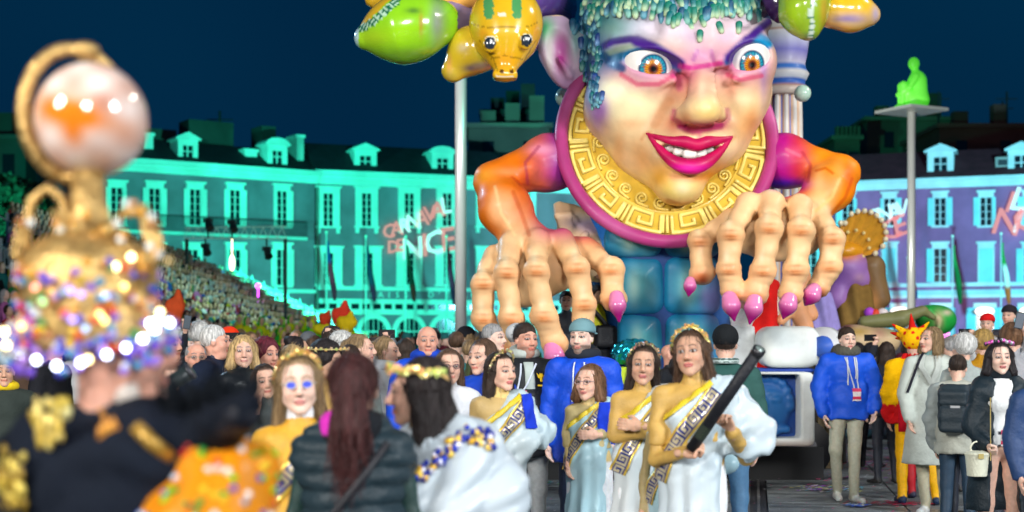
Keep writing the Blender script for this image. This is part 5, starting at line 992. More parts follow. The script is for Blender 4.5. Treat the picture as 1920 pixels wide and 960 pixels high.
farblock(1565, 1612, 262, 170, (.14, .12, .08), 'small crenellated tower beyond the red roof', True); farblock(1626, 1790, 226, 178, (.13, .12, .08), 'tall ochre block rising behind the red roof'); farblock(1762, 2010, 240, 158, (.17, .05, .04), 'rust red rooftop storey behind the right dormers')
farblock(-80, 48, 262, 140, (.10, .09, .08), 'dim house with pale walls at the far left edge'); farblock(905, 1000, 214, 160, (.05, .05, .045), 'roof terrace set back above the long rooftop')
for px, h_, Y, lab in ((1760, 172, 160, 'mast on the roof left of the dormers'), (1888, 172, 160, 'mast on the roof above the right dormer'), (412, 208, 130, 'antenna on the roof of the green-lit building'), (1880, 190, 161, 'thin aerial beside the right roof mast')):
    r = empty('roof_mast', P(px, 262, Y)); tag(r, lab, 'mast'); b = MB(); b.tube([(0, 0, -6), (0, 0, (262-h_)*Y/F)], .12, 6, (.2, .2, .2)); b.bar((-1.2, 0, (262-h_)*Y/F-.8), (1.2, 0, (262-h_)*Y/F-.8), .1, (.2, .2, .2)); b.build('pole', IRON, r)
# dim trees at the far left
LEAF = mat('leaves', None, rough=.8)
for px, top, Y, sc, lab in ((10, 330, 95, 1.0, 'dark leafy tree at the left edge below the dim house'), (58, 345, 98, .9, 'dark leafy tree behind the golden hat')):
    r = empty('tree', ((px-960)*Y/F, Y, 0)); tag(r, lab, 'tree'); ht = CH+(640-top)*Y/F; b = MB(); b.tube([(0, 0, 0), (.1, 0, ht*.4), (0, .1, ht*.8)], [.3, .22, .08], 7, (.08, .05, .03)); b.build('trunk', PLAIN, r, True); b = MB(); rn = random.Random(px)
    for _ in range(1500):
        a, u = rn.uniform(0, 6.3), rn.random()**.5; zz = rn.uniform(.3, 1); rr = 3.2*math.sqrt(max(1-((zz-.62)/.4)**2, .02))*u*sc*(1+.25*math.sin(3*a+5*zz)); c = Vector((rr*math.cos(a), rr*math.sin(a), zz*ht)); u1 = Vector((rn.gauss(0, 1), rn.gauss(0, 1), rn.gauss(0, 1))).normalized()*.3; v1 = u1.orthogonal().normalized()*.2
        q = rn.uniform(.5, 1.3); b.add([c-u1, c+v1, c+u1, c-v1], [(0, 1, 2, 3)], (.012*q, .03*q, .012*q))
    b.build('crown', LEAF, r)
# ================================================================ poles, statue, flags
STEEL = mat('brushed_steel', (.72, .74, .72), rough=.28, metal=.25, spec=.8)
def pole(px, Y, top, label, r=.135, plate=False):
    x = (px-960)*Y/F; o = empty('statue_pole', (x, Y, 0)); tag(o, label, 'pole', 'tall steel statue poles'); b = MB(); b.lathe([(r, 0), (r, top)], 28); b.build('shaft', STEEL, o, True); b = MB(); b.lathe([(r*2, 0), (r*2, .05), (r*1.2, .08), (r*1.2, .3)], 24); b.build('base_collar', STEEL, o, True)
    if plate: b = MB(); b.box((-.85, -.85, top), (.85, .85, top+.1), (.7, .7, .7)); b.build('plate', mat('plate_steel', (.6, .65, .62), rough=.35, metal=.3), o, False, (0, 0, 0), (0, 0, .5))
    return o
pole(864, 33, 12.6, 'tall shining steel pole beside the gorgon left arm', .135)
sp = pole(1709, 48, 9.36, 'tall steel pole carrying a glowing green seated figure on a plate', .135, True)
S_ = SDF().el((.08, 0, .28), (.42, .36, .28)).rc((.14, 0, .35), (.16, 0, .95), .36, .30, k=.2).rc((.10, -.14, 1.10), (.16, .16, 1.10), .17, .17, k=.15).rc((.10, 0, 1.2), (.06, 0, 1.36), .12, .11, k=.08).el((.03, 0, 1.54), (.19, .165, .22), k=.05)
for yy in (-.16, .12): S_.rc((0, yy, .22), (-.36, yy, .80), .17, .12, k=.08).rc((-.36, yy, .80), (-.40, yy, .14), .12, .09, k=.05).rc((-.38, yy, .1), (-.58, yy, .07), .08, .06, k=.04).rc((.02, yy*1.9, 1.06), (-.20, yy*2.0, .66), .11, .085, k=.05).rc((-.20, yy*2.0, .66), (-.50, yy*.6, .50), .08, .07, k=.04)
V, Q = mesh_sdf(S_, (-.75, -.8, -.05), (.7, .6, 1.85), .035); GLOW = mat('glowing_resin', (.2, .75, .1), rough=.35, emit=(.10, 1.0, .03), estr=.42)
st_ = put(mesh_np('seated_statue', V, Q, None, GLOW), 'seated_statue', None, ((1709-960)*48/F+.05, 48, 9.46)); tag(st_, 'glowing green figure sitting with hugged knees high on the pole plate', 'statue')
b = MB()
for px, y0, y1, Yd, cols, lab in ((612, 452, 563, 112, ('#1a3a7a', '#b8203a', '#8a1830'), 'furled blue and red flag hanging at the first green window'), (686, 460, 565, 112, ('#1a2a4a', '#22304a', '#6a1a3a'), 'furled dark blue flag left of the glowing lettering'), (761, 460, 565, 112, ('#1a3a2a', '#12201c', '#7a1818'), 'furled dark green flag below the glowing lettering'), (837, 460, 572, 112, ('#7a1424', '#902040', '#501030'), 'furled crimson flag beside the left steel pole'),
    (1702, 500, 560, 110, ('#2a3a7a', '#a01838', '#1a2a5a'), 'furled navy and red flag beside the statue pole'), (1786, 460, 570, 110, ('#1a7a3a', '#12602c', '#0e5024'), 'furled green flag between the right windows'), (1877, 455, 570, 110, ('#1a8a3a', '#e8e0d0', '#d05a2a'), 'furled green white and orange flag at the right edge')):
    x = (px-960)*Yd/F; zt = CH+(640-y0)*Yd/F; zb = CH+(640-y1)*Yd/F; r = empty('flagpole', (x, Yd, 0)); tag(r, lab, 'flag'); b = MB(); b.tube([(0, 0, 0), (0, 0, zt+.6)], .06, 8, (.6, .6, .6)); b.ball((0, 0, zt+.7), .12, 8, 6, (.7, .7, .6)); b.build('mast', TRIM, r, True)
    pts = [(.12+.55*math.sin(t*1.9)*t, .1*math.sin(t*9), lerp(zt, zb, t)) for t in [i/12 for i in range(13)]]; b = MB(); b.tube(pts, [.08+.24*(i/12)*(1.15-(i/12)**4) for i in range(13)], 10, [hx(cols[0]) if i < 5 else (hx(cols[1]) if i < 9 else hx(cols[2])) for i in range(13)]); b.build('flag', CLOTH, r, True)
# ================================================================ lighting truss over the stand
tr = empty('lighting_truss', P(470, 452, 74)); tag(tr, 'lighting gantry with hanging moving heads in front of the green balcony', 'truss')
LT = tr.location; L_ = lambda px, py, dy=0.: Vector(P(px, py, 74+dy))-LT
b = MB()
for dz in (0, 1): 
    for dy in (0, .6): b.bar(L_(345, 447-dz*20, dy), L_(537, 447-dz*22, dy), .05, (.35, .38, .4))
n = 11
for i in range(n): b.bar(L_(lerp(345, 537, i/n), 447, 0), L_(lerp(345, 537, (i+.5)/n), 426, 0), .035, (.35, .38, .4)); b.bar(L_(lerp(345, 537, (i+.5)/n), 426, 0), L_(lerp(345, 537, (i+1)/n), 447, 0), .035, (.35, .38, .4))
b.build('chords', STEEL, tr)
for px in (350, 535): b = MB(); b.bar(L_(px, 447, .3), Vector((L_(px, 447, .3).x, .3, -LT.z)), .16, (.1, .1, .1)); b.build('leg', IRON, tr)
for px, py in ((385, 462), (500, 468), (390, 415), (435, 418)):
    b = MB(); b.box(L_(px-9, py-6, -.2), L_(px+9, py+3, .2), (.02, .02, .025)); b.tube([L_(px, py, -.1), L_(px+4, py+14, -.4)], [.16, .22], 12, (.02, .02, .02)); b.bar(L_(px, 447, 0), L_(px, py, 0), .08, (.03, .03, .03)); b.build('moving_head', IRON, tr)
b = MB(); b.ball(L_(435, 493, .2), (.14, .14, .42), 12, 8); b.bar(L_(435, 447, .2), L_(435, 480, .2), .04); b.build('lamp', mat('lamp_amber', (1, .9, .6), emit=(1, .8, .45), estr=5), tr, True)
b = MB(); b.ball(L_(484, 536, 3), .16, 12, 8); b.bar(L_(484, 536, 3), Vector((L_(484, 536, 3).x, 3, -LT.z)), .06); b.build('lamp', mat('lamp_violet', (.7, .1, .9), emit=(.75, .1, 1), estr=4), tr, True)
# ================================================================ the parade people
GOLD = (.52, .32, .08); WHITE = (.78, .80, .82)
def toga(ctx, cape='r', neck=(.12, -.17), flare=.27, blue=False, seed=0, sash=True, capeflare=.13, tint=(.50, .57, .61), capebot=1.02, hemz=.0, gold_edge=True, sashw=.085, cut=True):
    f, root, A = ctx['f'], ctx['root'], ctx['A']; T = SDF()
    T.cone((0, 0, hemz), (0, 0, 1.02), flare*.88, .150, 1, .88, k=.08).el((0, 0, 1.0), (.168, .132, .16), k=.08).rc((-.035, 0, 1.06), (.035, 0, 1.06), .124, k=.06).el((0, .005, 1.25), (.148, .124, .18), k=.06).rc((-.115, .01, 1.348), (.115, .01, 1.348), .078, k=.06)
    for s_ in (-1, 1): T.el((s_*.058, -.075, 1.225), (.056, .050, .055), k=.06)
    sg = 1 if cape == 'r' else -1
    if cut: T.fn(lambda X: (X[:, 2]-1.435)*.8+(.10-sg*X[:, 0])*.62*1.0-.0, op='i', k=.01)
    sh, el_ = np.array(A[cape][0], float), np.array(A[cape][1], float); wr = np.array(A[cape][2], float)
    T.rc(sh, el_*.8+sh*.2, .066, capeflare*.72, k=.05).rc(sh, sh+np.array([sg*.20, -.03, -.165]), .070, .030, k=.12).rc(sh+np.array([sg*.19, -.03, -.16]), el_+np.array([sg*.04, -.05, .06]), .030, .05, k=.12)
    low = float(el_[2])+.015
    T.fn(lambda X: np.where((sg*X[:, 0] > .155), low-X[:, 2]+.02*np.sin(X[:, 0]*40), -1.).astype(np.float32), op='i', k=.01)
    ph = seed*1.7
    def post(X, d):
        th = np.arctan2(X[:, 0], X[:, 1]); lowr = sm(1.05-X[:, 2], 0, .8)
        d = d+(.006+.030*lowr)*(1-2*np.abs(np.sin(th*4.5+ph+1.3*np.sin(X[:, 2]*3+ph))))+.010*lowr*np.sin(th*17+2*X[:, 2]*5)
        u = X[:, 2]*.8+sg*X[:, 0]*-.75; m = (X[:, 2] > .95)*(X[:, 2] < 1.5); d = d+m*.006*np.sin(u*62+2*np.sin(X[:, 0]*12+ph)); 
        th2 = np.arctan2(X[:, 0]-sh[0], X[:, 1]); return d+m*sm(sg*X[:, 0], .13, .19)*.008*np.sin(th2*11+ph+X[:, 2]*3)+.0025*np.sin(X[:, 2]*40+th*6)
    T.post = post
    if hemz < .02: T.fn(lambda X: .012-X[:, 2], op='i', k=.005)
    def cf(V, C):
        C = np.tile(np.array(tint, np.float32), (len(V), 1)); C = paint(C, .35*(.5+.5*np.sin(V[:, 0]*9+V[:, 2]*4+ph)), (tint[0]*.72, tint[1]*.92, tint[2]*1.0))
        return C
    t_o = sdf_obj(T, 'toga', SATIN, root, ctx['hb'], f, (-.6, -.5, 0), (.6, .5, 1.55), cf=cf)
    if gold_edge and cut: strip(T, [(sg*.10, 1.425), (sg*.0, 1.350), (sg*-.09, 1.282), (sg*-.15, 1.24)], .030, 'yellow_trim', SATIN, root, lambda U, W: np.tile(np.array((.75, .56, .03), np.float32), (len(U), 1))*(.85+.15*np.sin(U*14))[:, None], 50, 5, .008, f)
    if sash:
        path = [(sg*.125, 1.385), (sg*.06, 1.29), (sg*-.04, 1.17), (sg*-.12, 1.05), (sg*-.165, .93)]
        strip(T, path, sashw, 'sash', SHINY, root, key_pat, 90, 12, .007, f)
    if blue: # blue cloth pinned on the shoulder
        strip(T, [(sg*.135, 1.43), (sg*.14, 1.33), (sg*.145, 1.22)], .085, 'blue_shoulder_cloth', CLOTH, root, lambda U, W: np.tile(np.array((.01, .04, .50), np.float32), (len(U), 1)), 24, 6, .016, f)
    ctx['T'] = T
def GT(c=GOLD): return dict(name='gold_top', m=LAME, c=c, c2=c, off=.006, hem=1.10, foldA=.0055, ph=1)
def band_on(**k): return lambda c: wreath(c['root'], (c['Rh'], c['th']), c['f'], **k)
def chain(*fs):
    def g(c):
        for f_ in fs: f_(c)
    return g
def lanyard(c, pxs=0.0, z=1.12):
    S = c.get('J') or c['S']; f = c['f']
    for sgn in (-1, 1): strip(S, [(sgn*.055, 1.40), (sgn*.02+pxs, z+.02)], .012, 'lanyard', CLOTH, c['root'], lambda U, W: np.tile(np.array((.6, .65, .75), np.float32), (len(U), 1)), 20, 3, .008, f)
    def bc(U, W): C = np.tile(np.array((.75, .72, .74), np.float32), (len(U), 1)); C[(U > .9) & (U < 1.25)] = (.65, .03, .10); C[(U < .35)] = (.7, .05, .15); return C
    strip(S, [(pxs, z+.02), (pxs, z-.10)], .085, 'pass_card', PLAIN, c['root'], bc, 22, 10, .016, f)
def glasses(c, col=(.02, .02, .02), lens=None, r=.021):
    b = MB(); f = c['f']; R, t = c['Rh'], c['th']
    q = lambda p: tuple(xf(np.array([p], np.float32)*c['hs'], R, t)[0]*f)
    for sgn in (-1, 1):
        b.tube([q((sgn*.033+r*math.cos(a), -.101, .004+r*.75*math.sin(a))) for a in [2*math.pi*i/16 for i in range(17)]], .0022, 5, col, False); b.tube([q((sgn*(.033+r), -.099, .01)), q((sgn*.08, 0, .005))], .002, 4, col)
    b.tube([q((-.012, -.103, .008)), q((.012, -.103, .008))], .002, 4, col); g = b.build('glasses', PLAIN, c['root'])
    if lens:
        for sgn in (-1, 1): b = MB(); b.add([q((sgn*.033+r*.93*math.cos(a), -.1005, .004+r*.7*math.sin(a))) for a in [2*math.pi*i/16 for i in range(16)]], [tuple(range(16))], lens); b.build('lens', SHINY, g)
def hood(c, col, r=.05, fur=False, z=1.455, y=.03, R0=.085):
    S = SDF().tor((0, y, z), R0, r, k=.02).el((0, y+.07, z-.02), (.10, .06, .09), k=.05); S.el((0, -.02, 1.56), (.068, .068, .11), op='s', k=.01)
    if fur: S.post = lambda X, d: d+.008*np.sin(X[:, 0]*130+3*np.sin(X[:, 2]*40))*np.sin(X[:, 2]*120)*np.sin(X[:, 1]*110)
    sdf_obj(S, 'fur_hood' if fur else 'hood', CLOTH, c['root'], .009, c['f'], (-.25, -.25, 1.3), (.25, .3, 1.62), cf=lambda V, C: np.tile(np.array(col, np.float32), (len(V), 1)))
def cords(c, x=.035, z0=1.40, z1=1.16, col=(.75, .78, .8)):
    S = c.get('J') or c['S']
    for sgn in (-1, 1): strip(S, [(sgn*x, z0), (sgn*x*1.2, z1+.03*sgn)], .010, 'hood_cord', CLOTH, c['root'], lambda U, W: np.tile(np.array(col, np.float32), (len(U), 1)), 16, 3, .012, c['f'])
def cap(c, col, back=True):
    S = SDF().el((0, .02, .055), (.092, .108, .082)); S.fn(lambda X: .035-X[:, 2]+.12*(X[:, 1]) if not back else .035-X[:, 2]-.10*X[:, 1], op='i', k=.008); sg = 1 if back else -1
    S.el((0, .02+sg*.11, .03), (.07, .06, .012), k=.01)
    V, Q = mesh_sdf(S, (-.13, -.2, -.02), (.13, .22, .16), .007); put(mesh_np('cap', xf(V, c['Rh'], c['th'])*c['f'], Q, np.tile(np.array(col, np.float32), (len(V), 1)), CLOTH), 'cap', c['root'])
def beanie(c, col):
    S = SDF().el((0, .02, .05), (.092, .11, .095)); S.fn(lambda X: .02-X[:, 2]-.15*X[:, 1]-.01, op='i', k=.01); V, Q = mesh_sdf(S, (-.13, -.2, -.05), (.13, .22, .18), .0085 if c['hb'] < .02 else .014); put(mesh_np('beanie', xf(V, c['Rh'], c['th'])*c['f'], Q, np.tile(np.array(col, np.float32), (len(V), 1)), CLOTH), 'beanie', c['root'])
# ---- the four girls in focus and their neighbours
girl = person(1300, 617, 370, lod=3, label= 'girl in white toga and gold sleeves gripping a long black tube across her chest', yaw=-14, hd=(-20, -4, -6), skin='tan', sex='f', hair=('wavy', 'brown'), top=GOLD, legs=WHITE, face=dict(lip=(.50, .13, .12), blush=.45),
    armpx={'l': ((1240, 735, -.0), (1228, 862, -.04), (1272, 843, -.22), 'grip', (1, -.2, .05), (-.1, -.6, .8)), 'r': ((1362, 738, .02), (1398, 858, -.03), (1357, 803, -.25), 'grip', (-.35, -.25, 1.), (-.7, -.5, -.3))},
    jacket=GT(), extra=chain(lambda c: toga(c, 'r', seed=1, capeflare=.145, capebot=.98), band_on(seed=1, col=(.70, .50, .16), tilt=.3, arc=(-1.9, 1.9), n=30)))
tb = empty('confetti_cannon', P(1302, 833, 6.93)); tag(tb, 'long black confetti cannon tube held diagonally by the girl in front', 'confetti tube')
a = Vector((0, 0, 0)); e = P(1424, 655, 6.62)-tb.location; d = (e-a).normalized(); b = MB(); b.tube([a-d*.03, e], .0285, 20, (.012, .013, .018)); b.build('tube', NYLON, tb, True)
b = MB(); b.tube([e-d*.03, e+d*.004], .0315, 20, (.03, .03, .035)); b.tube([e+d*.002, e+d*.006], .022, 16, (.25, .32, .30)); b.build('muzzle_ring', SHINY, tb, True)
b = MB(); b.tube([a+d*.05, a+d*.13], .0292, 20, (.02, .03, .02)); 
for k in range(4): u = d.orthogonal().normalized(); b.bar(a+d*(.05+.02*k)-Vector((0, .031, 0)), a+d*(.075+.02*k)+Vector((.012, -.030, .01)), .004, (.35, .55, .05))
b.build('label_band', PLAIN, tb, False)
person(1205, 646, 328, 'girl in white toga with folded arms standing left of the tube carrier', yaw=4, hd=(-6, 0, 3), skin='tan', sex='f', hair=('longer', 'dark'), top=GOLD, legs=WHITE, face=dict(lip=(.42, .12, .12)),
    armpx={'l': ((1160, 745, 0), (1152, 815, -.05), (1212, 806, -.20), 'relax', (1, .1, -.1), (0, 1, 0)), 'r': ((1250, 745, 0), (1258, 815, -.04), (1196, 795, -.23), 'relax', (-1, .15, .1), (0, 1, 0))},
    jacket=GT(), extra=chain(lambda c: toga(c, 'r', seed=2, blue=True, tint=(.54, .58, .59), capeflare=.09), band_on(seed=2, tilt=.3, arc=(-2, 2), col=(.3, .22, .12))))
person(1106, 684, 300, 'small girl in pale blue toga with round glasses and blue shoulder cloth', yaw=-22, hd=(-32, 0, 0), skin='fair', sex='f', hair=('lob', 'chest'), top=(.66, .50, .22), legs=WHITE, hs=1.03, face=dict(lip=(.5, .16, .15)),
    armpx={'l': ((1072, 765, 0), (1066, 815, .02), (1066, 862, -.05), 'relax'), 'r': ((1135, 765, 0), (1145, 810, .03), (1118, 812, -.2), 'relax', (-1, 0, 0), (0, 1, 0))},
    jacket=GT((.55, .44, .20)), extra=chain(lambda c: toga(c, 'r', seed=3, blue=True, tint=(.40, .58, .63), flare=.22, capeflare=.085), lambda c: glasses(c, (.35, .25, .25))))
person(938, 660, 322, 'girl in draped white toga with plaited dark hair walking left of the dark jacket man', yaw=22, hd=(38, 0, 0), skin='fair', sex='f', hair=('half', 'dark'), top=(.66, .46, .16), legs=WHITE, face=dict(lip=(.5, .12, .12)),
    armpx={'l': ((895, 758, 0), (890, 820, .02), (905, 870, .05), None), 'r': ((968, 760, .02), (985, 845, -.03), (958, 880, -.12), 'relax')},
    jacket=GT((.50, .35, .14)), extra=chain(lambda c: toga(c, 'r', seed=4, blue=True, flare=.32, tint=(.48, .57, .61), capeflare=.15), band_on(seed=3, tilt=.3, arc=(-2, 2), col=(.5, .38, .18), n=22)))
person(1266, 712, 352, 'partly hidden girl in pale toga between the arms-folded girl and the tube carrier', yaw=-20, hd=(-60, 10, 0), skin='tan', sex='f', hair=('half', 'brown'), top=(.35, .27, .12), legs=WHITE, lod=1, H=1.40,
    extra=lambda c: toga(c, 'r', seed=5, tint=(.36, .54, .60), flare=.22, capeflare=.08))
# near, out of focus
def quilted(c):
    f = c['f']; A = c['A']; J = shell('f', 0, A, off=.032, hem=.84, sleeves=0, armoff=-.06, foldA=.002, collar=.03); old = J.post
    def post(X, d): return old(X, d)-.016*np.abs(np.sin((X[:, 2]+.01*np.sin(X[:, 0]*14))*math.pi/.062))**.6+.002*np.sin(X[:, 0]*70+X[:, 2]*30)
    J.post = post; sdf_obj(J, 'quilted_vest', NYLON, c['root'], .011, f, cf=lambda V, C: np.tile(np.array((.014, .030, .040), np.float32), (len(V), 1)))
    S_ = SDF().tor((0, .03, 1.46), .075, .035, k=.02).el((0, .10, 1.43), (.09, .05, .08), k=.05); sdf_obj(S_, 'collar', CLOTH, c['root'], .011, f, (-.25, -.25, 1.3), (.25, .3, 1.62), cf=lambda V, C: np.where((V[:, 0:1] > .02) & (V[:, 2:3] > 1.42), np.array((.55, .03, .40), np.float32), np.array((.01, .012, .016), np.float32)))
    b = MB(); b.tube([Vector(p)*f for p in ((-.13, .16, 1.40), (-.02, .19, 1.25), (.12, .18, 1.08), (.19, .10, .95))], .012, 6, (.02, .02, .025)); b.build('bag_strap', NYLON, c['root'], True)
person(663, 661, 590, lod=3, label= 'woman in black quilted vest seen from behind with long dark red ponytail', yaw=180, hd=(182, -4, 0), skin='fair', sex='f', hair=('bigpony', (.055, .016, .016)), top=(.012, .04, .035), legs=(.02, .02, .03), sleeve=.5,
    arms={'l': ((.150, .02, 1.37), (.205, .0, 1.10), (.20, -.08, .90), None), 'r': ((-.150, .02, 1.37), (-.205, .0, 1.10), (-.22, -.12, .90), 'relax')}, extra=quilted)
def near_toga(c):
    f = c['f']; Rv = c['Rv']; T = SDF(); q = lambda x, y, z: tuple(Rv @ np.array((x, y, z), np.float32))
    T.cone((0, 0, 0), (0, 0, 1.02), .30, .17, 1, .9, k=.08).el((0, 0, 1.0), (.19, .15, .2), k=.08).el((0, .005, 1.22), (.17, .14, .2), k=.06)
    T.rc(q(.06, .0, 1.385), q(.19, .02, 1.35), .065, .075, k=.08).rc(q(.17, .0, 1.36), q(.24, -.02, 1.20), .085, .13, k=.08).rc(q(.10, -.02, 1.33), q(.10, -.05, 1.15), .12, .16, k=.08).rc(q(-.12, .02, 1.34), q(-.02, .0, 1.38), .06, .06, k=.05)
    def post(X, d): th = np.arctan2(X[:, 0], X[:, 1]); u = X[:, 2]*26+th*4; return d+.012*(1-2*np.abs(np.sin(th*4+X[:, 2]*9)))+.009*(1-2*np.abs(np.sin(u)))+.012*sm(1.1-X[:, 2], 0, .8)*np.sin(th*8)
    T.post = post; sdf_obj(T, 'toga', SATIN, c['root'], .012, f, (-.6, -.6, 0), (.6, .6, 1.5), cf=lambda V, C: np.tile(np.array((.46, .53, .58), np.float32), (len(V), 1)))
    b = MB(); rn = random.Random(9)
    for i in range(150):
        t = rn.random(); p = Vector(q(lerp(-.16, .25, t), -.12+.02*math.sin(t*9)-.03*(1-abs(t-.5)*2), lerp(1.12, 1.425, min(t*1.35, 1))-max(t-.74, 0)*.1+rn.uniform(-.03, .03)))*f
        for _ in range(30):
            dd = float(T(np.array([p/f], np.float32))[0])
            if abs(dd) < .006: break
            g = Vector(q(0, 1, 0)); p = p+g*f*dd*.7
        b.ball(p-Vector(q(0, 1, 0))*.012, rn.uniform(.008, .015), 6, 4, hx(rn.choice(['#1a2a90', '#1a2a90', '#2038b0', '#d8a830', '#f0cc50', '#e8e8f0'])))
    b.build('sash_beads', SHINY, c['root'], True)
person(795, 668, 565, lod=3, label= 'dark haired girl in white toga turned away left wearing a gold leaf wreath', yaw=215, hd=(262, 4, 0), skin='fair', sex='f', hair=('longer', (.02, .014, .014)), top=(.60, .38, .12), legs=WHITE,
    arms={'l': ((.13, .05, 1.37), (.20, .05, 1.12), (.16, -.02, .92), None), 'r': ((-.13, -.05, 1.37), (-.17, -.1, 1.12), (-.16, -.2, .95), None)},
    extra=lambda c: (near_toga(c), wreath(c['root'], (c['Rh'], c['th']), c['f'], seed=5, col=(.80, .62, .22), tilt=.2, n=26, big=1.5, arc=(.0, 2.6), zc=.07, rr=.095, top=False)))

person(562, 664, 500, lod=3, label= 'freckled girl in blue-glinting glasses and orange gold top facing the camera', yaw=8, hd=(10, 0, -3), skin='pale', sex='f', hair=('half', 'dblond'), top=(.62, .33, .03), legs=WHITE, face=dict(lip=(.55, .2, .18), brow=(.25, .15, .08)),
    arms={'l': ((-.15, .01, 1.37), (-.21, 0, 1.12), (-.20, -.1, .95), None)}, extra=chain(lambda c: glasses(c, (.6, .55, .5), (.08, .12, .75)), band_on(seed=7, col=(.62, .42, .12), tilt=.25, arc=(-1.9, 1.9), n=30),  # blue lens colour stands in for reflections in the glass
    lambda c: sdf_obj(SDF().rc((0, .012, 1.43), (0, .010, 1.49), .062, .056), 'white_roll_neck', CLOTH, c['root'], .009, c['f'], (-.1, -.1, 1.3), (.1, .12, 1.56), cf=lambda V, C: np.tile(np.array((.75, .75, .78), np.float32), (len(V), 1))),
    lambda c: strip(c['S'], [(.10, 1.38), (.0, 1.26), (-.13, 1.12)], .09, 'sash', SHINY, c['root'], key_pat, 50, 10, .007, c['f'])))
# ---- men by the float
def hoodie_neck(c): hood(c, (.45, .50, .46), .036, z=1.47, R0=.082); strip(c['J'], [(0, 1.41), (0, 1.22)], .07, 'hoodie_front', CLOTH, c['root'], lambda U, W: np.tile(np.array((.40, .46, .43), np.float32), (len(U), 1)), 20, 6, .004, c['f'])
def eagle(c):
    f = c['f']; pts = [(-.5, .5), (-.25, .2), (-.12, .5), (0, .38), (.12, .5), (.25, .2), (.5, .5), (.38, 0), (.2, -.1), (.12, -.45), (-.12, -.45), (-.2, -.1), (-.38, 0)]
    X = np.array([(.085+p[0]*.07, 1.30+p[1]*.07) for p in pts]); y = march(c['J'], X[:, 0], X[:, 1], off=.008); yy = float(y.min())
    b = MB(); b.add([(x*f, (a-.002)*f, z*f) for (x, z), a in zip(X, y)]+[(.085*f, (yy-.004)*f, 1.30*f)], [(i, (i+1) % 13, 13) for i in range(13)], (.75, .50, .02)); b.bar((.055*f, (yy-.004)*f, 1.245*f), (.115*f, (yy-.004)*f, 1.245*f), .012, (.75, .5, .02)); b.build('chest_emblem', CLOTH, c['root'])
person(984, 605, 250, 'man with short beard in black jacket over pale hoodie with gold chest emblem', yaw=14, hd=(28, 0, 0), skin='ruddy', hair=('short', 'dark'), kind='o', face=dict(beard=.5, brow=(.05, .04, .035)), top=(.02, .02, .025), legs=(.28, .30, .31), fat=.03,
    arms={'l': ((-.19, 0, 1.36), (-.25, .03, 1.10), (-.17, -.16, .93), None), 'r': ((.19, 0, 1.36), (.26, .02, 1.10), (.17, -.18, .94), None)},
    jacket=dict(c=(.012, .014, .018), c2=(.012, .016, .018), m=NYLON, hem=.74, off=.03, foldA=.006), extra=chain(hoodie_neck, eagle, lambda c: lanyard(c, -.07, 1.19)))
person(1092, 600, 256, 'young bearded man in bright blue hoodie with a backwards cap', yaw=-14, hd=(-24, 0, 0), skin='pale', hair=('short', 'dark'), face=dict(beard=.75), top=(.01, .06, .55), legs=(.03, .04, .08),
    jacket=dict(c=(.008, .075, .62), m=NYLON, hem=.70, off=.03, foldA=.009), extra=chain(lambda c: cap(c, (.16, .30, .33)), lambda c: hood(c, (.02, .025, .035), .04), cords))
person(1588, 613, 184, 'man in bright blue parka with fur hood and khaki trousers walking beside the float', yaw=6, hd=(8, 0, 0), skin='pale', hair=('crop', 'dark'), top=(.01, .06, .55), legs=(.42, .42, .32), shoes=(.70, .72, .68),
    arms={'l': ((-.19, 0, 1.37), (-.27, .02, 1.12), (-.24, -.06, .86), 'relax'), 'r': ((.19, 0, 1.37), (.28, .02, 1.12), (.25, -.06, .90), 'relax')},
    stance={'l': ((-.09, 0, .9), (-.13, -.05, .50), (-.06, .10, .10), -.1), 'r': ((.09, 0, .9), (.04, -.10, .50), (.02, -.14, .06), .1)},
    jacket=dict(c=(.008, .09, .66), m=NYLON, hem=.80, off=.032, foldA=.008, ph=2), extra=chain(lambda c: hood(c, (.09, .09, .07), .056, True), cords, lambda c: lanyard(c, .04, 1.08)))
# jester seen from behind
def jester(c):
    f = c['f']; R, t = c['Rh'], c['th']; S_ = SDF().el((0, .02, .05), (.11, .12, .11))
    for a, z, L_ in ((-1.6, .10, .17), (-.8, .17, .15), (0., .20, .17), (.9, .14, .16), (1.7, .06, .15), (3.0, .1, .12), (2.4, .0, .12)): d = np.array([math.sin(a), .3*math.cos(a), z*4]); d /= np.linalg.norm(d); S_.rc(np.array([0, .02, .06])+d*.08, np.array([0, .02, .06])+d*(.08+L_), .042, .008, k=.03)
    V, Q = mesh_sdf(S_, (-.32, -.2, -.08), (.32, .25, .36), .009); C = np.tile(np.array(hx('#f2b705'), np.float32), (len(V), 1)); rr = np.sin(V[:, 0]*75)*np.sin(V[:, 2]*62+1)*np.sin(V[:, 1]*40+.8); C = paint(C, (rr > .35)*1., hx('#d01a12')); C = paint(C, (V[:, 2] > .16)*(V[:, 0] < .03)*(V[:, 0] > -.12)*1., hx('#d01a12')); C = paint(C, (V[:, 0] > .16)*1., hx('#d01a12'))
    put(mesh_np('jester_hat', xf(V, R, t)*f, Q, C, CLOTH), 'jester_hat', c['root'])
    S2 = SDF().cone((0, .0, 1.32), (0, .0, 1.47), .20, .09, 1, .8); S2.post = lambda X, d: d+.014*np.sin(np.arctan2(X[:, 0], X[:, 1])*9); sdf_obj(S2, 'ruff', CLOTH, c['root'], .012, f, (-.3, -.3, 1.25), (.3, .3, 1.55), cf=lambda V, C: np.tile(np.array(hx('#d0181c'), np.float32), (len(V), 1)))
    b = MB(); b.tube([Vector((.165*math.cos(a), .125*math.sin(a), 1.02))*f for a in [2*math.pi*i/20 for i in range(21)]], .022, 8, hx('#b01022'), False); b.box(Vector((.08, .12, .72))*f, Vector((.15, .15, 1.02))*f, hx('#c81428')); b.build('red_sash', CLOTH, c['root'], True)
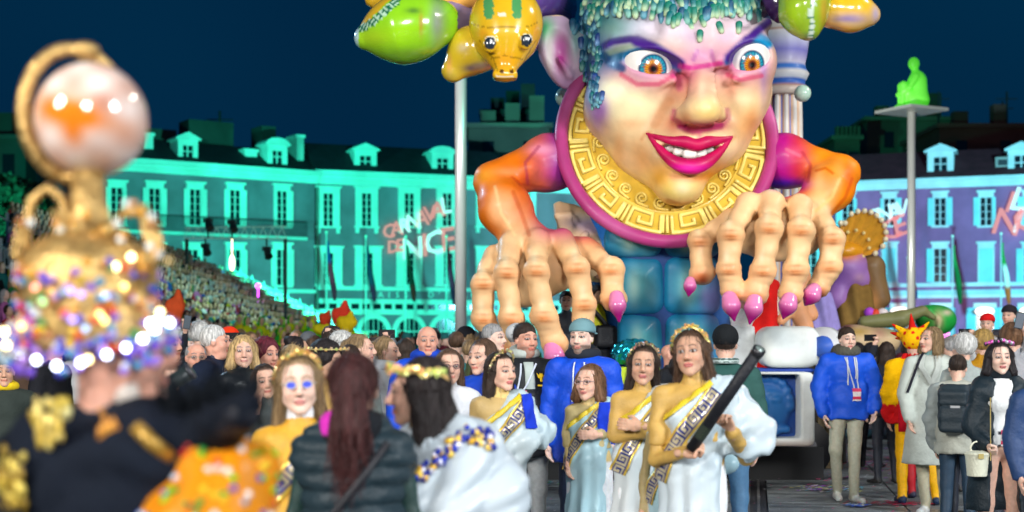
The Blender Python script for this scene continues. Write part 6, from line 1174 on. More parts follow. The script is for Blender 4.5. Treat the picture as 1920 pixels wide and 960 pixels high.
person(1712, 622, 188, 'jester in yellow and red costume with spiky horned hat seen from behind', yaw=170, hd=(150, 0, 0), skin='fair', hair=(None, 'dark'), top=hx('#f0b800'), legs=hx('#f0b400'), shoes=(.01, .03, .08),
    stance={'l': ((-.09, 0, .9), (-.16, -.02, .5), (-.22, .0, .08), -.1), 'r': ((.09, 0, .9), (.10, -.06, .50), (.10, -.02, .07), .1)},
    jacket=dict(name='tunic', c=hx('#f0b800'), c2=hx('#f0b800'), hem=.80, off=.03, foldA=.012, cf=lambda V, C: np.where((V[:, 2:3] < .98) & (V[:, 0:1] > .10), np.array(hx('#d0181c'), np.float32), C)), extra=jester)
person(1722, 660, 180, 'person in red trousers and dark top standing behind the jester', yaw=200, hd=(200, 0, 0), hair=('short', 'dark'), top=(.015, .015, .03), legs=hx('#b01020'), shoes=(.02, .02, .05), lod=1)
def coat_extra(c):
    J = c['J']; f = c['f']; b = MB()
    for z in (1.12, .98, .84): y = march(J, np.array([.05]), np.array([z]), off=.004)[0]; b.ball((.05*f, y*f, z*f), (.014, .008, .014), 8, 5, (.10, .10, .09))
    b.build('buttons', PLAIN, c['root'], True)
    for sg in (-1, 1): strip(J, [(sg*.065, 1.44), (sg*.075, 1.33), (.02, 1.18)], .05, 'lapel', CLOTH, c['root'], lambda U, W: np.tile(np.array((.50, .54, .50), np.float32), (len(U), 1)), 16, 5, .014, f)
    strip(J, [(-.06, 1.47), (-.12, 1.30), (-.19, 1.10)], .022, 'bag_strap', CLOTH, c['root'], lambda U, W: np.tile(np.array((.02, .02, .03), np.float32), (len(U), 1)), 20, 3, .018, f)
    sdf_obj(SDF().rc((0, .012, 1.40), (0, .010, 1.50), .072, .055), 'roll_neck', CLOTH, c['root'], .009, f, (-.12, -.12, 1.3), (.12, .14, 1.58), cf=lambda V, C: np.tile(np.array((.22, .45, .46), np.float32), (len(V), 1)))
person(1746, 612, 200, 'tall woman in long pale grey coat and teal roll neck looking left', yaw=-22, hd=(-62, -4, 0), skin='fair', sex='f', hair=('lob', 'dblond'), top=(.25, .45, .45), legs=(.52, .48, .34), shoes=(.70, .72, .70),
    arms={'l': ((-.17, 0, 1.37), (-.23, .02, 1.10), (-.21, -.05, .87), 'relax'), 'r': ((.17, 0, 1.37), (.22, .04, 1.10), (.19, .0, .88), None)},
    stance={'l': ((-.08, 0, .9), (-.08, -.02, .5), (-.05, .02, .10), -.1), 'r': ((.08, 0, .9), (.10, -.02, .50), (.12, -.02, .09), .1)},
    jacket=dict(name='coat', c=(.52, .57, .52), c2=(.50, .55, .50), hem=.46, off=.030, flare=.05, foldA=.003, ph=1), extra=coat_extra)
def backpack(c):
    f = c['f']; S_ = SDF().bx((-.02, .20, 1.20), (.15, .085, .22), .07).bx((-.02, .29, 1.10), (.12, .04, .12), .035, k=.02).bx((-.02, .27, 1.30), (.13, .05, .07), .03, k=.01); S_.rc((-.13, .15, 1.40), (-.15, -.08, 1.40), .022, k=.01).rc((.11, .15, 1.40), (.14, -.08, 1.40), .022, k=.01); S_.post = lambda X, d: d+.003*np.sin(X[:, 2]*60)
    sdf_obj(S_, 'backpack', NYLON, c['root'], .012, f, (-.4, -.3, .8), (.4, .45, 1.6), cf=lambda V, C: paint(np.tile(np.array((.022, .035, .045), np.float32), (len(V), 1)), ((np.abs(V[:, 2]-1.22) < .008)*(V[:, 1] > .2)*(np.abs(V[:, 0]+.05) < .04))*1., (.5, .5, .5)))
person(1796, 664, 226, 'person in beige jacket carrying a black backpack with back to the camera', yaw=150, hd=(160, 14, 0), skin='fair', hair=('short', 'dark'), top=(.42, .42, .36), legs=(.03, .06, .10), shoes=(.03, .03, .03), 
    jacket=dict(c=(.46, .47, .40), c2=(.30, .34, .33), hem=.78, off=.03, foldA=.010), extra=backpack)
def asian_extra(c):
    f = c['f']; J = c['J']
    b = MB()
    for z0, z1 in ((1.05, .80),): b.bar(Vector((-.10, -.19, 1.28))*f, Vector((-.10, -.20, .82))*f, .006, (.6, .45, .15))
    b.build('zip', SHINY, c['root'])
    hood(c, (.012, .018, .024), .04, z=1.445, y=.06)
    b = MB(); R, t = c['Rh'], c['th']; q = lambda p: Vector(xf(np.array([p], np.float32), R, t)[0]*f); b.ball(q((.082, -.005, -.065)), (.008, .008, .022), 8, 6, (.75, .65, .35)); b.build('earring', SHINY, c['root'], True)
    rn = random.Random(2); b = MB()
    for i in range(26): a = lerp(-1.6, 1.6, i/25); p = q((.098*math.sin(a), .02-.05*math.cos(a), .125-.02*abs(a)+.012*rn.random())); b.ball(p, rn.uniform(.009, .016), 7, 5, rn.choice([(.02, .02, .03), (.03, .03, .04), (.6, .1, .4), (.4, .4, .45)]))
    b.build('sparkling_headband', SHINY, c['root'], True)
    strip(c['S'], [(.0, 1.40), (.01, 1.2), (.01, .92)], .17, 'striped_shirt', CLOTH, c['root'], lambda U, W: np.where((((U > 2.2) & (np.sin(U*9+W*2) > .35) & (W < .55) & (W > .2)) | ((U > .6) & (U < 1.5) & (W > .7) & (np.sin(U*16) > .2)))[:, None], np.array((.03, .03, .04), np.float32), np.array((.68, .70, .70), np.float32)), 60, 16, .012, f)
    lanyard(dict(c, J=c['S']), .03, 1.02)
awo = person(1874, 640, 262, 'dark haired woman in long black puffer coat and pale shorts holding a cream bucket bag', yaw=-8, hd=(-4, 0, 0), skin='pale', sex='f', hair=('lob', 'black'), top=(.65, .66, .66), legs=SK['fair'], shoes=(.1, .1, .1), face=dict(lip=(.42, .10, .10)),
    armpx={'l': ((1838, 735, 0), (1822, 800, .02), (1838, 832, -.12), 'grip'), 'r': ((1912, 735, 0), (1925, 810, .02), (1925, 870, -.02), 'relax')},
    jacket=dict(name='puffer_coat', m=NYLON, c=(.010, .020, .028), c2=(.010, .020, .028), hem=.44, off=.030, flare=.04, open_=.062, foldA=.006, ph=3), extra=asian_extra)
S_ = SDF().cone((0, 0, .0), (0, 0, .16), .068, .082, k=.01).el((0, 0, .16), (.086, .086, .022), k=.012).tor((0, 0, .20), .045, .007, axis=1, k=.01); S_.fn(lambda X: -.005-X[:, 2], op='i', k=.01)
S_.post = lambda X, d: d+.0015*np.sin(X[:, 2]*120)*np.sin(np.arctan2(X[:, 0], X[:, 1])*20)
V, Q = mesh_sdf(S_, (-.11, -.11, -.02), (.11, .11, .27), .006); bag = put(mesh_np('bag_body', V, Q, np.tile(np.array((.74, .74, .58), np.float32), (len(V), 1)), NYLON), 'bag_body'); bg_ = empty('bucket_bag', P(1832, 893, F/262-.12)); bag.parent = bg_; tag(bg_, 'small cream bucket bag hanging from the hand of the puffer coat woman', 'handbag')
b = MB(); b.box((-.018, -.092, .13), (.018, -.078, .165), (.7, .55, .2)); b.build('clasp', SHINY, bg_)
# ================================================================ second float in the background
MF = empty('carnival_float', (6.1, 24.5, 0)); tag(MF, 'distant float with purple masked face, golden beaded fan crown and brown drapery', 'carnival float')
def MP(px, py, Y=24.): return np.array(P(px, py, Y)-MF.location, np.float32)
def msculpt(nm, S_, px0, py0, px1, py1, h, col, m=PAINT, Y=24., d=1.2, bl=None):
    a, b_ = MP(px0, py1, Y), MP(px1, py0, Y); lo = a.copy(); hi = b_.copy(); lo[1] = Y-24.5-d; hi[1] = Y-24.5+d; V, Q = mesh_sdf(S_, lo-.1, hi+.1, h); Yw = V[:, 1]+24.5; x = 960+(V[:, 0]+6.1)*F/Yw; y = 640-(V[:, 2]-CH)*F/Yw
    C = np.tile(np.array(hx(col), np.float32), (len(V), 1)); C = blobs(C, x, y, bl) if bl else C; return put(mesh_np(nm, V, Q, C, m), nm, MF)
s_ = 111.
S_ = SDF().el(MP(1590, 500), (.34, .30, .30)).rc(MP(1600, 515), MP(1612, 522), .26, .20, k=.1).el(MP(1619, 503), (.07, .09, .07), k=.06).rc(MP(1606, 524), MP(1620, 524), .08, .05, k=.04).rc(MP(1600, 536), MP(1615, 536), .08, .06, k=.04).el(MP(1606, 548), (.11, .12, .09), k=.06).rc(MP(1580, 530), MP(1570, 560), .2, .22, k=.1).rc(MP(1592, 486), MP(1616, 490), .10, .06, k=.05)
msculpt('masked_face', S_, 1540, 450, 1640, 580, .03, '#a878c0', bl=[(1575, 520, 20, 20, '#8a5ab0', .7), (1612, 520, 10, 8, '#d8a8c8', .7), (1600, 540, 14, 8, '#7a4aa0', .6), (1585, 480, 30, 10, '#f0922a', .9)])
S_ = SDF().el(MP(1585, 472), (.28, .3, .17)).rc(MP(1570, 475), MP(1605, 472), .15, .12, k=.08); msculpt('golden_cap', S_, 1545, 445, 1625, 495, .03, '#f2a21c', GOLDP)
b = MB(); fan = []; O = MP(1578, 492, 23.9)
for i in range(13):
    a = math.radians(lerp(15, 92, i/12)); R_ = lerp(.58, .98, math.sin(i/12*math.pi)**.7) if i < 11 else .66; fan.append((O[0]+R_*math.cos(a), O[2]+R_*math.sin(a)))
V = [(O[0], O[1], O[2])]+[(x, O[1]+(.03 if i % 2 else -.03), z) for i, (x, z) in enumerate(fan)]; V += [(x, y+.08, z) for x, y, z in V]; n = 14
b.add(V, [(0, i+1, i+2) for i in range(12)]+[(n, n+i+2, n+i+1) for i in range(12)]+[(i+1, n+i+1, n+i+2, i+2) for i in range(12)], hx('#d79a2e')); fo = b.build('fan_crown', GOLDP, MF)
for i, (x, z) in enumerate(fan):
    b = MB(); b.ball((x, O[1]-.03, z), .05, 8, 6, hx('#fff0c8')); b.build('bead', GOLDP, fo, True)
    if i % 2 == 0: b = MB(); b.ball((lerp(O[0], x, .62), O[1]-.04, lerp(O[2], z, .62)), .035, 8, 6, hx('#f6dc90')); b.build('bead', GOLDP, fo, True)
S_ = SDF().rc(MP(1602, 640), MP(1604, 560), .42, .30); S_.post = lambda X, d: d+.03*np.sin(X[:, 0]*24+1.2*np.sin(X[:, 2]*3)); msculpt('brown_drapery', S_, 1540, 540, 1660, 660, .035, '#8a6a34', CLOTH, bl=[(1600, 590, 14, 40, '#a8884a', .5)])
S_ = SDF().rc(MP(1540, 640, 23.6), MP(1540, 555, 23.6), .36, .16); S_.post = lambda X, d: d+.03*np.sin(X[:, 0]*28+1.2*np.sin(X[:, 2]*3)); msculpt('lilac_drapery', S_, 1490, 530, 1590, 660, .035, '#a99be0', CLOTH, Y=23.6)
S_ = SDF().rc(MP(1634, 500), MP(1652, 560), .20, .16).rc(MP(1645, 560), MP(1655, 600), .12, .03, k=.05).rc(MP(1640, 500), MP(1634, 570), .16, .07, k=.1).rc(MP(1622, 570), MP(1638, 604), .08, .05, k=.05); msculpt('curved_horn', S_, 1590, 460, 1690, 625, .03, '#8a6a44', bl=[(1640, 570, 10, 26, '#e0a060', .8), (1628, 540, 6, 30, '#d89a58', .5)], Y=24.)
S_ = SDF().rc(MP(1620, 604, 23.2), MP(1690, 598, 23.2), .10, .14).rc(MP(1690, 598, 23.2), MP(1730, 582, 23.2), .13, .08, k=.06).rc(MP(1730, 582, 23.2), MP(1750, 595, 23.2), .06, .05, k=.05); msculpt('bent_arm', S_, 1600, 560, 1770, 625, .03, '#8a8a58', Y=23.2)
S_ = SDF().el(MP(1755, 600), (.34, .3, .26)).el(MP(1738, 590), (.2, .2, .16), k=.05).rc(MP(1742, 582, 23.7), MP(1762, 600, 23.7), .06, .05, k=.03).rc(MP(1762, 600, 23.7), MP(1758, 625, 23.7), .05, .04, k=.03); msculpt('green_creature', S_, 1710, 560, 1800, 645, .03, '#27b84a', bl=[(1760, 600, 8, 16, '#f0c8a0', .9), (1740, 606, 10, 14, '#5a7a2a', .7), (1776, 586, 8, 5, '#f4d8c0', .9)])
for px, py, r, c in ((1640, 590, .10, '#f04a2a'), (1655, 590, .11, '#fff0f0'), (1630, 586, .09, '#c050e0'), (1668, 594, .08, '#ffd0c8')): b = MB(); b.ball(MP(px, py, 23.5), r, 10, 7, hx(c)); b.build('bauble', PAINT, MF, True)
S_ = SDF().el(MP(1620, 640, 22.6), (.55, .4, .26)); S_.post = lambda X, d: d+.03*np.sin(np.arctan2(X[:, 2], X[:, 0]+.2)*16); msculpt('striped_shell', S_, 1540, 600, 1700, 690, .035, '#e8c89a', Y=22.6, bl=[(1585, 612, 16, 10, '#9a3040', .9), (1610, 622, 20, 8, '#c8a040', .8), (1650, 625, 14, 10, '#c88a7a', .7), (1680, 620, 20, 12, '#7a8a5a', .7)])
b = MB(); b.box(MP(1500, 800, 24.2)*np.array([1, 0, 1])+np.array([0, -1., 0]), MP(1790, 640, 24.2)*np.array([1, 0, 1])+np.array([0, 2., 0]), hx('#2a2430')); b.build('wagon_side', PAINT, MF)
# ================================================================ riders on the gorgon float
person(1122, 533, 163, 'rider in yellow bib and black bag standing behind the left clawed hand', yaw=20, hd=(40, 0, 0), skin='tan', hair=('short', 'dark'), top=(.75, .72, .02), legs=(.02, .02, .025), zb=.62, lod=1,
    armpx={'l': ((1100, 575, 0), (1090, 610, .05), (1118, 622, -.2), 'relax'), 'r': ((1150, 575, 0), (1165, 610, 0), (1193, 655, -.25), 'relax')},
    extra=lambda c: sdf_obj(SDF().bx((.05, -.16, 1.08), (.17, .07, .13), .04).rc((-.12, -.1, 1.4), (.15, -.14, 1.1), .03, k=.02), 'shoulder_bag', NYLON, c['root'], .02, c['f'], cf=lambda V, C: np.tile(np.array((.012, .012, .015), np.float32), (len(V), 1))))
person(1062, 545, 165, 'rider in dark vest with pale sleeves behind the left clawed hand', yaw=10, hd=(0, 0, 0), skin='fair', hair=('short', 'dark'), top=(.03, .04, .06), legs=(.02, .02, .03), zb=.62, lod=1, sleeve=.5)
person(1390, 543, 163, 'rider in loose white robe between the right hand claws and the red drape', yaw=-30, hd=(20, 0, 0), skin='tan', sex='f', hair=('long', 'dark'), top=(.72, .72, .72), legs=(.7, .7, .7), zb=.62, lod=1, sleeve=.5,
    armpx={'l': ((1370, 590, 0), (1352, 620, 0), (1335, 640, -.2), 'relax'), 'r': ((1412, 590, 0), (1420, 620, 0), (1415, 655, -.1), 'relax')},
    extra=lambda c: sdf_obj(SDF().cone((0, 0, .1), (0, 0, 1.25), .30, .16, 1, .8), 'white_robe', CLOTH, c['root'], .022, c['f'], cf=lambda V, C: np.tile(np.array((.66, .70, .70), np.float32), (len(V), 1))))
# foil wrapped crate on the deck edge
fb = empty('foil_bundle', P(1190, 688, 15.7)); tag(fb, 'turquoise foil bundle resting on a lime green crate at the float edge', 'bundle'); S_ = SDF().el((0, 0, .16), (.26, .2, .15)); S_.post = lambda X, d: d+.02*np.sin(X[:, 0]*40+3*np.sin(X[:, 2]*22))*np.sin(X[:, 1]*30); V, Q = mesh_sdf(S_, (-.35, -.3, -.05), (.35, .3, .4), .02); put(mesh_np('foil', V, Q, np.tile(np.array(hx('#20b8d0'), np.float32), (len(V), 1)), FOIL), 'foil', fb)
cr = MB(); cr.box((-.26, -.18, 0), (.26, .18, .2), hx('#b8d020')); cr.box((-.26, -.185, -.12), (.26, .18, -.002), hx('#1aa08a')); o = cr.build('crate', PLAIN, None, False, P(1190, 722, 15.7)); tag(o, 'lime and teal crate under the turquoise foil bundle', 'crate')
# ================================================================ people one can make out
def raised(c, pxy): pass
def pp(px, topy, s, label, **k): k.setdefault('lod', 1); return person(px, topy, s, label, **k)
DK = (.02, .022, .03); NV = (.012, .02, .045)
pp(801, 609, 240, 'bald man in bright blue jacket standing left of the girls', yaw=4, hd=(8, 0, 0), skin='ruddy', hair=('bald', 'grey'), kind='o', top=(.01, .06, .5), jacket=dict(c=(.01, .07, .58), m=NYLON, off=.035, foldA=.01), extra=lambda c: hood(c, (.01, .06, .5), .045))
pp(842, 653, 300, 'young woman with clear glasses and long fair hair in a white coat', yaw=10, hd=(12, 0, 0), sex='f', hair=('long', 'brown'), top=(.6, .6, .62), jacket=dict(c=(.62, .64, .68), off=.025), extra=lambda c: glasses(c, (.08, .03, .05)))
pp(906, 634, 285, 'brown haired woman in blue jacket behind the plaited girl', yaw=-20, hd=(-35, 5, 0), sex='f', hair=('long', 'brown'), top=(.01, .06, .45), jacket=dict(c=(.01, .06, .5), m=NYLON, off=.03))
pp(458, 627, 262, 'blonde woman in black leather jacket turning to look at the camera', yaw=50, hd=(14, 0, 0), skin='fair', sex='f', hair=('bob', 'blond'), top=DK, jacket=dict(c=(.012, .016, .018), m=SATIN, off=.028, foldA=.009), face=dict(lip=(.5, .2, .18)))
pp(496, 632, 256, 'woman with curly burgundy hair behind the blonde woman', yaw=30, hd=(48, 5, 0), skin='ruddy', sex='f', hair=('puff', 'red'), top=DK, jacket=dict(c=(.02, .02, .03)))
pp(401, 609, 250, 'white haired man in navy coat seen in profile facing right', yaw=80, hd=(95, 0, 0), skin='ruddy', hair=('crop', 'white'), kind='o', top=NV, jacket=dict(c=NV, off=.035))
pp(367, 641, 252, 'balding man in thin glasses and dark coat beside the white haired man', yaw=20, hd=(22, 0, 0), skin='ruddy', hair=('balding', 'grey'), kind='o', top=NV, jacket=dict(c=NV, off=.03), extra=lambda c: glasses(c, (.3, .25, .2)))
pp(316, 617, 240, 'grey haired man in dark overcoat at the edge of the jewelled hat', yaw=50, hd=(62, 0, 0), skin='ruddy', hair=('balding', 'grey'), kind='o', top=DK, jacket=dict(c=(.012, .018, .03), off=.035))
pp(500, 681, 300, 'girl with long wavy dark hair holding a hand below her chin', yaw=20, hd=(18, 3, -6), skin='fair', sex='f', hair=('long', 'dark'), top=(.04, .05, .05), armpx={'l': ((480, 770, 0), (478, 820, -.05), (492, 765, -.2), 'relax', (.1, -.1, 1), (.4, .8, 0))}, face=dict(lip=(.5, .12, .1)))
pp(308, 676, 300, 'girl with brown hair looking down at her phone', yaw=30, hd=(45, 15, 0), skin='fair', sex='f', hair=('long', 'brown'), top=(.25, .3, .28))
pp(606, 637, 320, 'girl with curly black hair and gold headband looking right and down', yaw=60, hd=(66, 10, 0), skin='tan', sex='f', hair=('puff', 'black'), top=GOLD, extra=lambda c: wreath(c['root'], (c['Rh'], c['th']), c['f'], seed=8, col=(.7, .55, .25), rr=.115, zc=.07, top=False))
pp(548, 648, 250, 'curly blonde haired person seen from behind left of the girl in blue-glinting glasses', yaw=170, hd=(160, 0, 0), sex='f', hair=('puff', 'blond'), top=(.05, .06, .05))
pp(557, 630, 215, 'dark haired girl with glittering bun turned away', yaw=150, hd=(120, 0, 0), skin='tan', sex='f', hair=('bun', 'black'), top=(.02, .03, .05))
pp(641, 622, 225, 'person with fluffy white curls seen from behind', yaw=180, hd=(170, 0, 0), sex='f', hair=('curly', 'white'), top=(.02, .03, .05))
pp(676, 625, 240, 'fair haired woman in profile wearing an olive collar', yaw=80, hd=(85, 0, 0), sex='f', hair=('pony', 'dblond'), top=(.12, .16, .08))
pp(655, 646, 262, 'dark haired man half hidden above the ponytail woman', yaw=0, hd=(10, 5, 0), hair=('short', 'dark'), top=(.2, .25, .24))
pp(722, 630, 232, 'blonde woman with ponytail and white hood looking right', yaw=60, hd=(80, 3, 0), sex='f', hair=('pony', 'dblond'), top=(.55, .6, .62), jacket=dict(c=(.55, .6, .62)), extra=lambda c: hood(c, (.6, .64, .66), .045))
pp(430, 616, 200, 'long haired person in an orange red woollen hat seen from behind', yaw=170, hd=(160, 0, 0), sex='f', hair=('long', 'brown'), top=DK, extra=lambda c: beanie(c, hx('#f03a14')))
pp(375, 603, 190, 'white haired person raising a phone to film the parade', yaw=150, hd=(140, 0, 0), sex='f', hair=('puff', 'white'), top=DK, armpx={'l': ((362, 640, 0), (345, 655, 0), (352, 618, -.1), 'grip', (.1, -.1, 1), (0, -1, 0))})
ph_ = MB(); ph_.box((-.035, -.005, -.07), (.035, .005, .07), (.01, .01, .012)); ph_.box((-.031, -.006, -.062), (.031, -.0052, .062), (.05, .07, .09)); o = ph_.build('phone', SHINY, None, False, P(351, 604, F/190-.2), (0, .15, .2)); tag(o, 'black phone held up beside the white haired person', 'phone')
pp(8, 668, 262, 'person in dark jacket and yellow scarf at the left edge', yaw=30, hd=(20, 0, 0), skin='tan', hair=('short', 'dark'), top=DK, jacket=dict(c=(.03, .04, .035)), extra=lambda c: hood(c, hx('#e0c020'), .035))
pp(1256, 644, 190, 'bald man in black coat behind the girl with folded arms', yaw=60, hd=(70, 0, 0), skin='ruddy', hair=('bald', 'grey'), kind='o', top=(.012, .015, .02), jacket=dict(c=(.012, .014, .018)))
pp(1276, 668, 235, 'person with dark curls facing away beside the bald man in black', yaw=170, hd=(150, 5, 0), skin='dark', hair=('curly', 'dark'), top=(.08, .04, .03), sex='f')
pp(1360, 613, 262, 'person in dark green varsity jacket and black woollen hat seen from behind', yaw=175, hd=(170, 0, 0), skin='fair', hair=('short', 'dark'), top=(.02, .06, .05), legs=(.07, .17, .30), shoes=(.1, .1, .1), lod=0,
   jacket=dict(c=(.025, .085, .075), c2=(.03, .09, .08), off=.018, hem=.80, cf=lambda V, C: paint(C, ((np.abs(np.hypot((V[:, 0])/1.1, V[:, 2]-1.22)-.085) < .016)*(V[:, 1] > .05))*1., (.45, .55, .52))), extra=lambda c: (beanie(c, (.01, .012, .014)), sdf_obj(SDF().tor((0, .015, 1.455), .075, .022), 'striped_collar', CLOTH, c['root'], .010, c['f'], (-.2, -.2, 1.35), (.2, .2, 1.55), cf=lambda V, C: np.where(np.sin(V[:, 2:3]*350) > 0, np.array((.5, .6, .58), np.float32), np.array((.02, .06, .05), np.float32)))))
pp(1808, 625, 222, 'white haired person behind the backpack wearer', yaw=180, hd=(200, 0, 0), sex='f', hair=('puff', 'white'), top=(.35, .4, .38))
pp(1842, 618, 205, 'person with short golden hair and mustard collar seen from behind', yaw=180, hd=(180, 0, 0), hair=('puff', (.38, .24, .07)), top=hx('#c89018'), sex='f')
pp(1853, 589, 150, 'bandsman in a red peaked beret rising above the crowd', yaw=20, hd=(-30, 0, 0), skin='fair', hair=('short', 'dark'), top=(.55, .56, .6), zb=.28, extra=lambda c: cap(c, hx('#c81418')))
pp(1893, 573, 150, 'bandsman in a black and red cap at the right', yaw=-20, hd=(-40, 0, 0), skin='fair', hair=('short', 'dark'), top=(.03, .03, .04), zb=.34, extra=lambda c: cap(c, (.02, .015, .02)))
pp(1898, 606, 225, 'auburn haired woman raising a phone at the right edge', yaw=160, hd=(150, 0, 0), sex='f', hair=('puff', 'chest'), top=(.3, .3, .32), armpx={'r': ((1915, 650, 0), (1925, 660, 0), (1914, 622, -.1), 'grip', (-.1, -.1, 1), (0, -1, 0))})
ph_ = MB(); ph_.box((-.035, -.005, -.07), (.035, .005, .07), (.01, .01, .012)); ph_.box((-.031, -.006, -.062), (.031, -.0052, .062), (.10, .12, .15)); o = ph_.build('phone', SHINY, None, False, P(1912, 601, F/225-.2), (0, .2, -.2)); tag(o, 'dark phone held up at the right edge', 'phone')
pp(1962, 655, 300, 'person in navy jacket cut off by the right edge', yaw=10, hd=(0, 0, 0), hair=('short', 'dark'), top=NV, jacket=dict(c=(.02, .05, .14), m=NYLON))
for i, (px, ty, s_, hh, cc_, where) in enumerate(((470, 640, 215, 'dark', 'dark blue', 'behind the blonde woman'), (590, 628, 190, 'brown', 'black', 'above the girl with curly hair'), (760, 634, 205, 'dark', 'grey', 'left of the bald man in blue'), (880, 636, 190, 'dblond', 'teal', 'left of the bearded man'), (1660, 640, 165, 'dark', 'black', 'behind the jester'), (1780, 630, 175, 'grey', 'white', 'between the coat woman and the backpacker'))):
    up_ = i % 2 == 0; sg_ = 1 if i % 2 else -1; cl_ = {'dark blue': NV, 'black': DK, 'grey': (.12, .13, .14), 'teal': (.02, .16, .16), 'white': (.5, .52, .52)}[cc_]
    pp(px, ty, s_, f'person in {cc_} jacket lifting a phone {where}', yaw=160+i*8, hd=(160+i*8, -5, 0), hair=('short' if i % 2 else 'long', hh), sex='m' if i % 2 else 'f', top=cl_, jacket=dict(c=cl_), lod=2, armpx={'r' if sg_ > 0 else 'l': ((px+sg_*.16*s_, ty+.34*s_, 0), (px+sg_*.24*s_, ty+.30*s_, -.1), (px+sg_*.17*s_, ty+.04*s_, -.2), 'grip', (0, -.1, 1), (0, -1, 0))})
    ph_ = MB(); ph_.box((-.075, -.005, -.037), (.075, .005, .037), (.01, .01, .012)); ph_.box((-.07, .0052, -.033), (.07, .006, .033), (.3, .4, .45)); o = ph_.build('phone', SHINY, None, False, P(px+sg_*.17*s_, ty-.04*s_, F/s_-.22), (0, 0, .3)); tag(o, f'phone lifted by the person in {cc_} jacket {where}', 'phone')
# ================================================================ the crowd behind, one by one
rnd = random.Random(21)
cols = {'black': (.014, .015, .02), 'navy': (.012, .02, .06), 'grey': (.12, .13, .14), 'olive': (.07, .09, .04), 'burgundy': (.12, .015, .03), 'teal': (.02, .16, .16), 'white': (.55, .57, .58), 'brown': (.10, .06, .04), 'green': (.03, .22, .06), 'blue': (.02, .08, .35), 'yellow': (.5, .4, .03), 'red': (.4, .03, .03), 'pink': (.5, .15, .4)}
hairs = [('short', 'dark'), ('long', 'dark'), ('bob', 'brown'), ('puff', 'grey'), ('short', 'grey'), ('pony', 'dblond'), ('bun', 'dark'), ('long', 'dblond'), ('balding', 'grey'), ('wavy', 'chest'), ('curly', 'black'), ('short', 'brown')]
hn = {'short': 'short', 'long': 'long', 'bob': 'bobbed', 'puff': 'full', 'pony': 'ponytailed', 'bun': 'bun-tied', 'balding': 'thinning', 'wavy': 'wavy', 'curly': 'curly'}
cn = {'dark': 'dark', 'brown': 'brown', 'grey': 'grey', 'dblond': 'fair', 'chest': 'chestnut', 'black': 'black'}
KEEP = [(801, 11), (842, 9), (906, 9.4), (984, 10.7), (458, 10), (401, 10.6)]
bases = {}
def crowd_person(px, Y, where, grp):
    h = rnd.choice(hairs); cname = rnd.choice(['black', 'black', 'navy', 'navy', 'grey', 'olive', 'burgundy', 'teal', 'white', 'brown', 'black']); away = rnd.random() < .55; face_ = rnd.choice([-60, -30, 0, 20, 40, 70]) if not away else rnd.choice([130, 160, 190, 220]); tall = rnd.choice([1.60, 1.66, 1.72, 1.78]); sx = 'f' if h[0] in ('long', 'bob', 'pony', 'bun', 'wavy', 'puff') else 'm'
    s = F/Y; top = 640-(tall+.008-CH)*s; hat_ = rnd.choice([None]*6+['red', 'black', 'teal', 'grey', 'white']); key = (h, cname, away, sx, hat_)
    lab = f"{'turned ' if away else ''}person, {hn[h[0]]} {cn[h[1]]} hair, {cname} jacket{', '+hat_+' hat' if hat_ else ''}, {where}"
    if key in bases:
        src = bases[key]; r = src.copy(); COL.objects.link(r); r.location = ((px-960)/s, Y, 0); r.rotation_euler = (0, 0, face_*RAD); sc = tall/src['_h']; r.scale = (sc, sc, sc); r['label'] = lab
        for ch in src.children:
            c = ch.copy(); COL.objects.link(c); c.parent = r
        r['group'] = grp; return r
    c = person(px, top, s, lab, yaw=face_, hd=(face_+rnd.uniform(-20, 20), 0, 0), skin=rnd.choice(['fair', 'tan', 'ruddy', 'pale']), sex=sx, hair=h, top=cols[cname], legs=rnd.choice([(.02, .03, .06), (.02, .02, .025), (.06, .06, .06)]), lod=2, group=grp, jacket=dict(c=cols[cname], off=.03, foldA=.008), extra=(lambda c: beanie(c, cols[hat_])) if hat_ else None); c['root']['_h'] = tall; bases[key] = c['root']; return c['root']
for Y, where, pxa, pxb, sp in ((12.6, 'front of the left crowd', 275, 1005, .62), (14.2, 'second rank of the left crowd', 270, 1000, .60), (16.4, 'middle of the left crowd', 265, 985, .60), (19, 'back of the left crowd', 260, 990, .62), (23, 'deep in the left crowd', 250, 1000, .66), (28, 'at the rear of the left crowd', 250, 1010, .75),
    (16.6, 'behind the jester', 1615, 1960, .60), (18.6, 'middle of the right crowd', 1560, 1960, .62), (21.3, 'back of the right crowd', 1620, 1980, .66), (26, 'at the rear of the right crowd', 1640, 1990, .8), (20, 'far left behind the hat', -40, 240, .62), (14, 'far left beside the hat', -30, 250, .62)):
    px = pxa
    while px < pxb:
        if not any(abs(px-kx) < 16 and abs(Y-ky) < 1.2 for kx, ky in KEEP) and not (1520 < px < 1630 and Y < 17.6): crowd_person(px+rnd.uniform(-.12, .12)*F/Y, Y+rnd.uniform(-.5, .5), where, 'people standing in the '+('left' if px < 1100 else 'right')+' crowd')
        px += sp*F/Y*rnd.uniform(.85, 1.2)
for r in bases.values():
    del r['_h']
for o in list(bpy.data.objects):
    if '_h' in o: del o['_h']
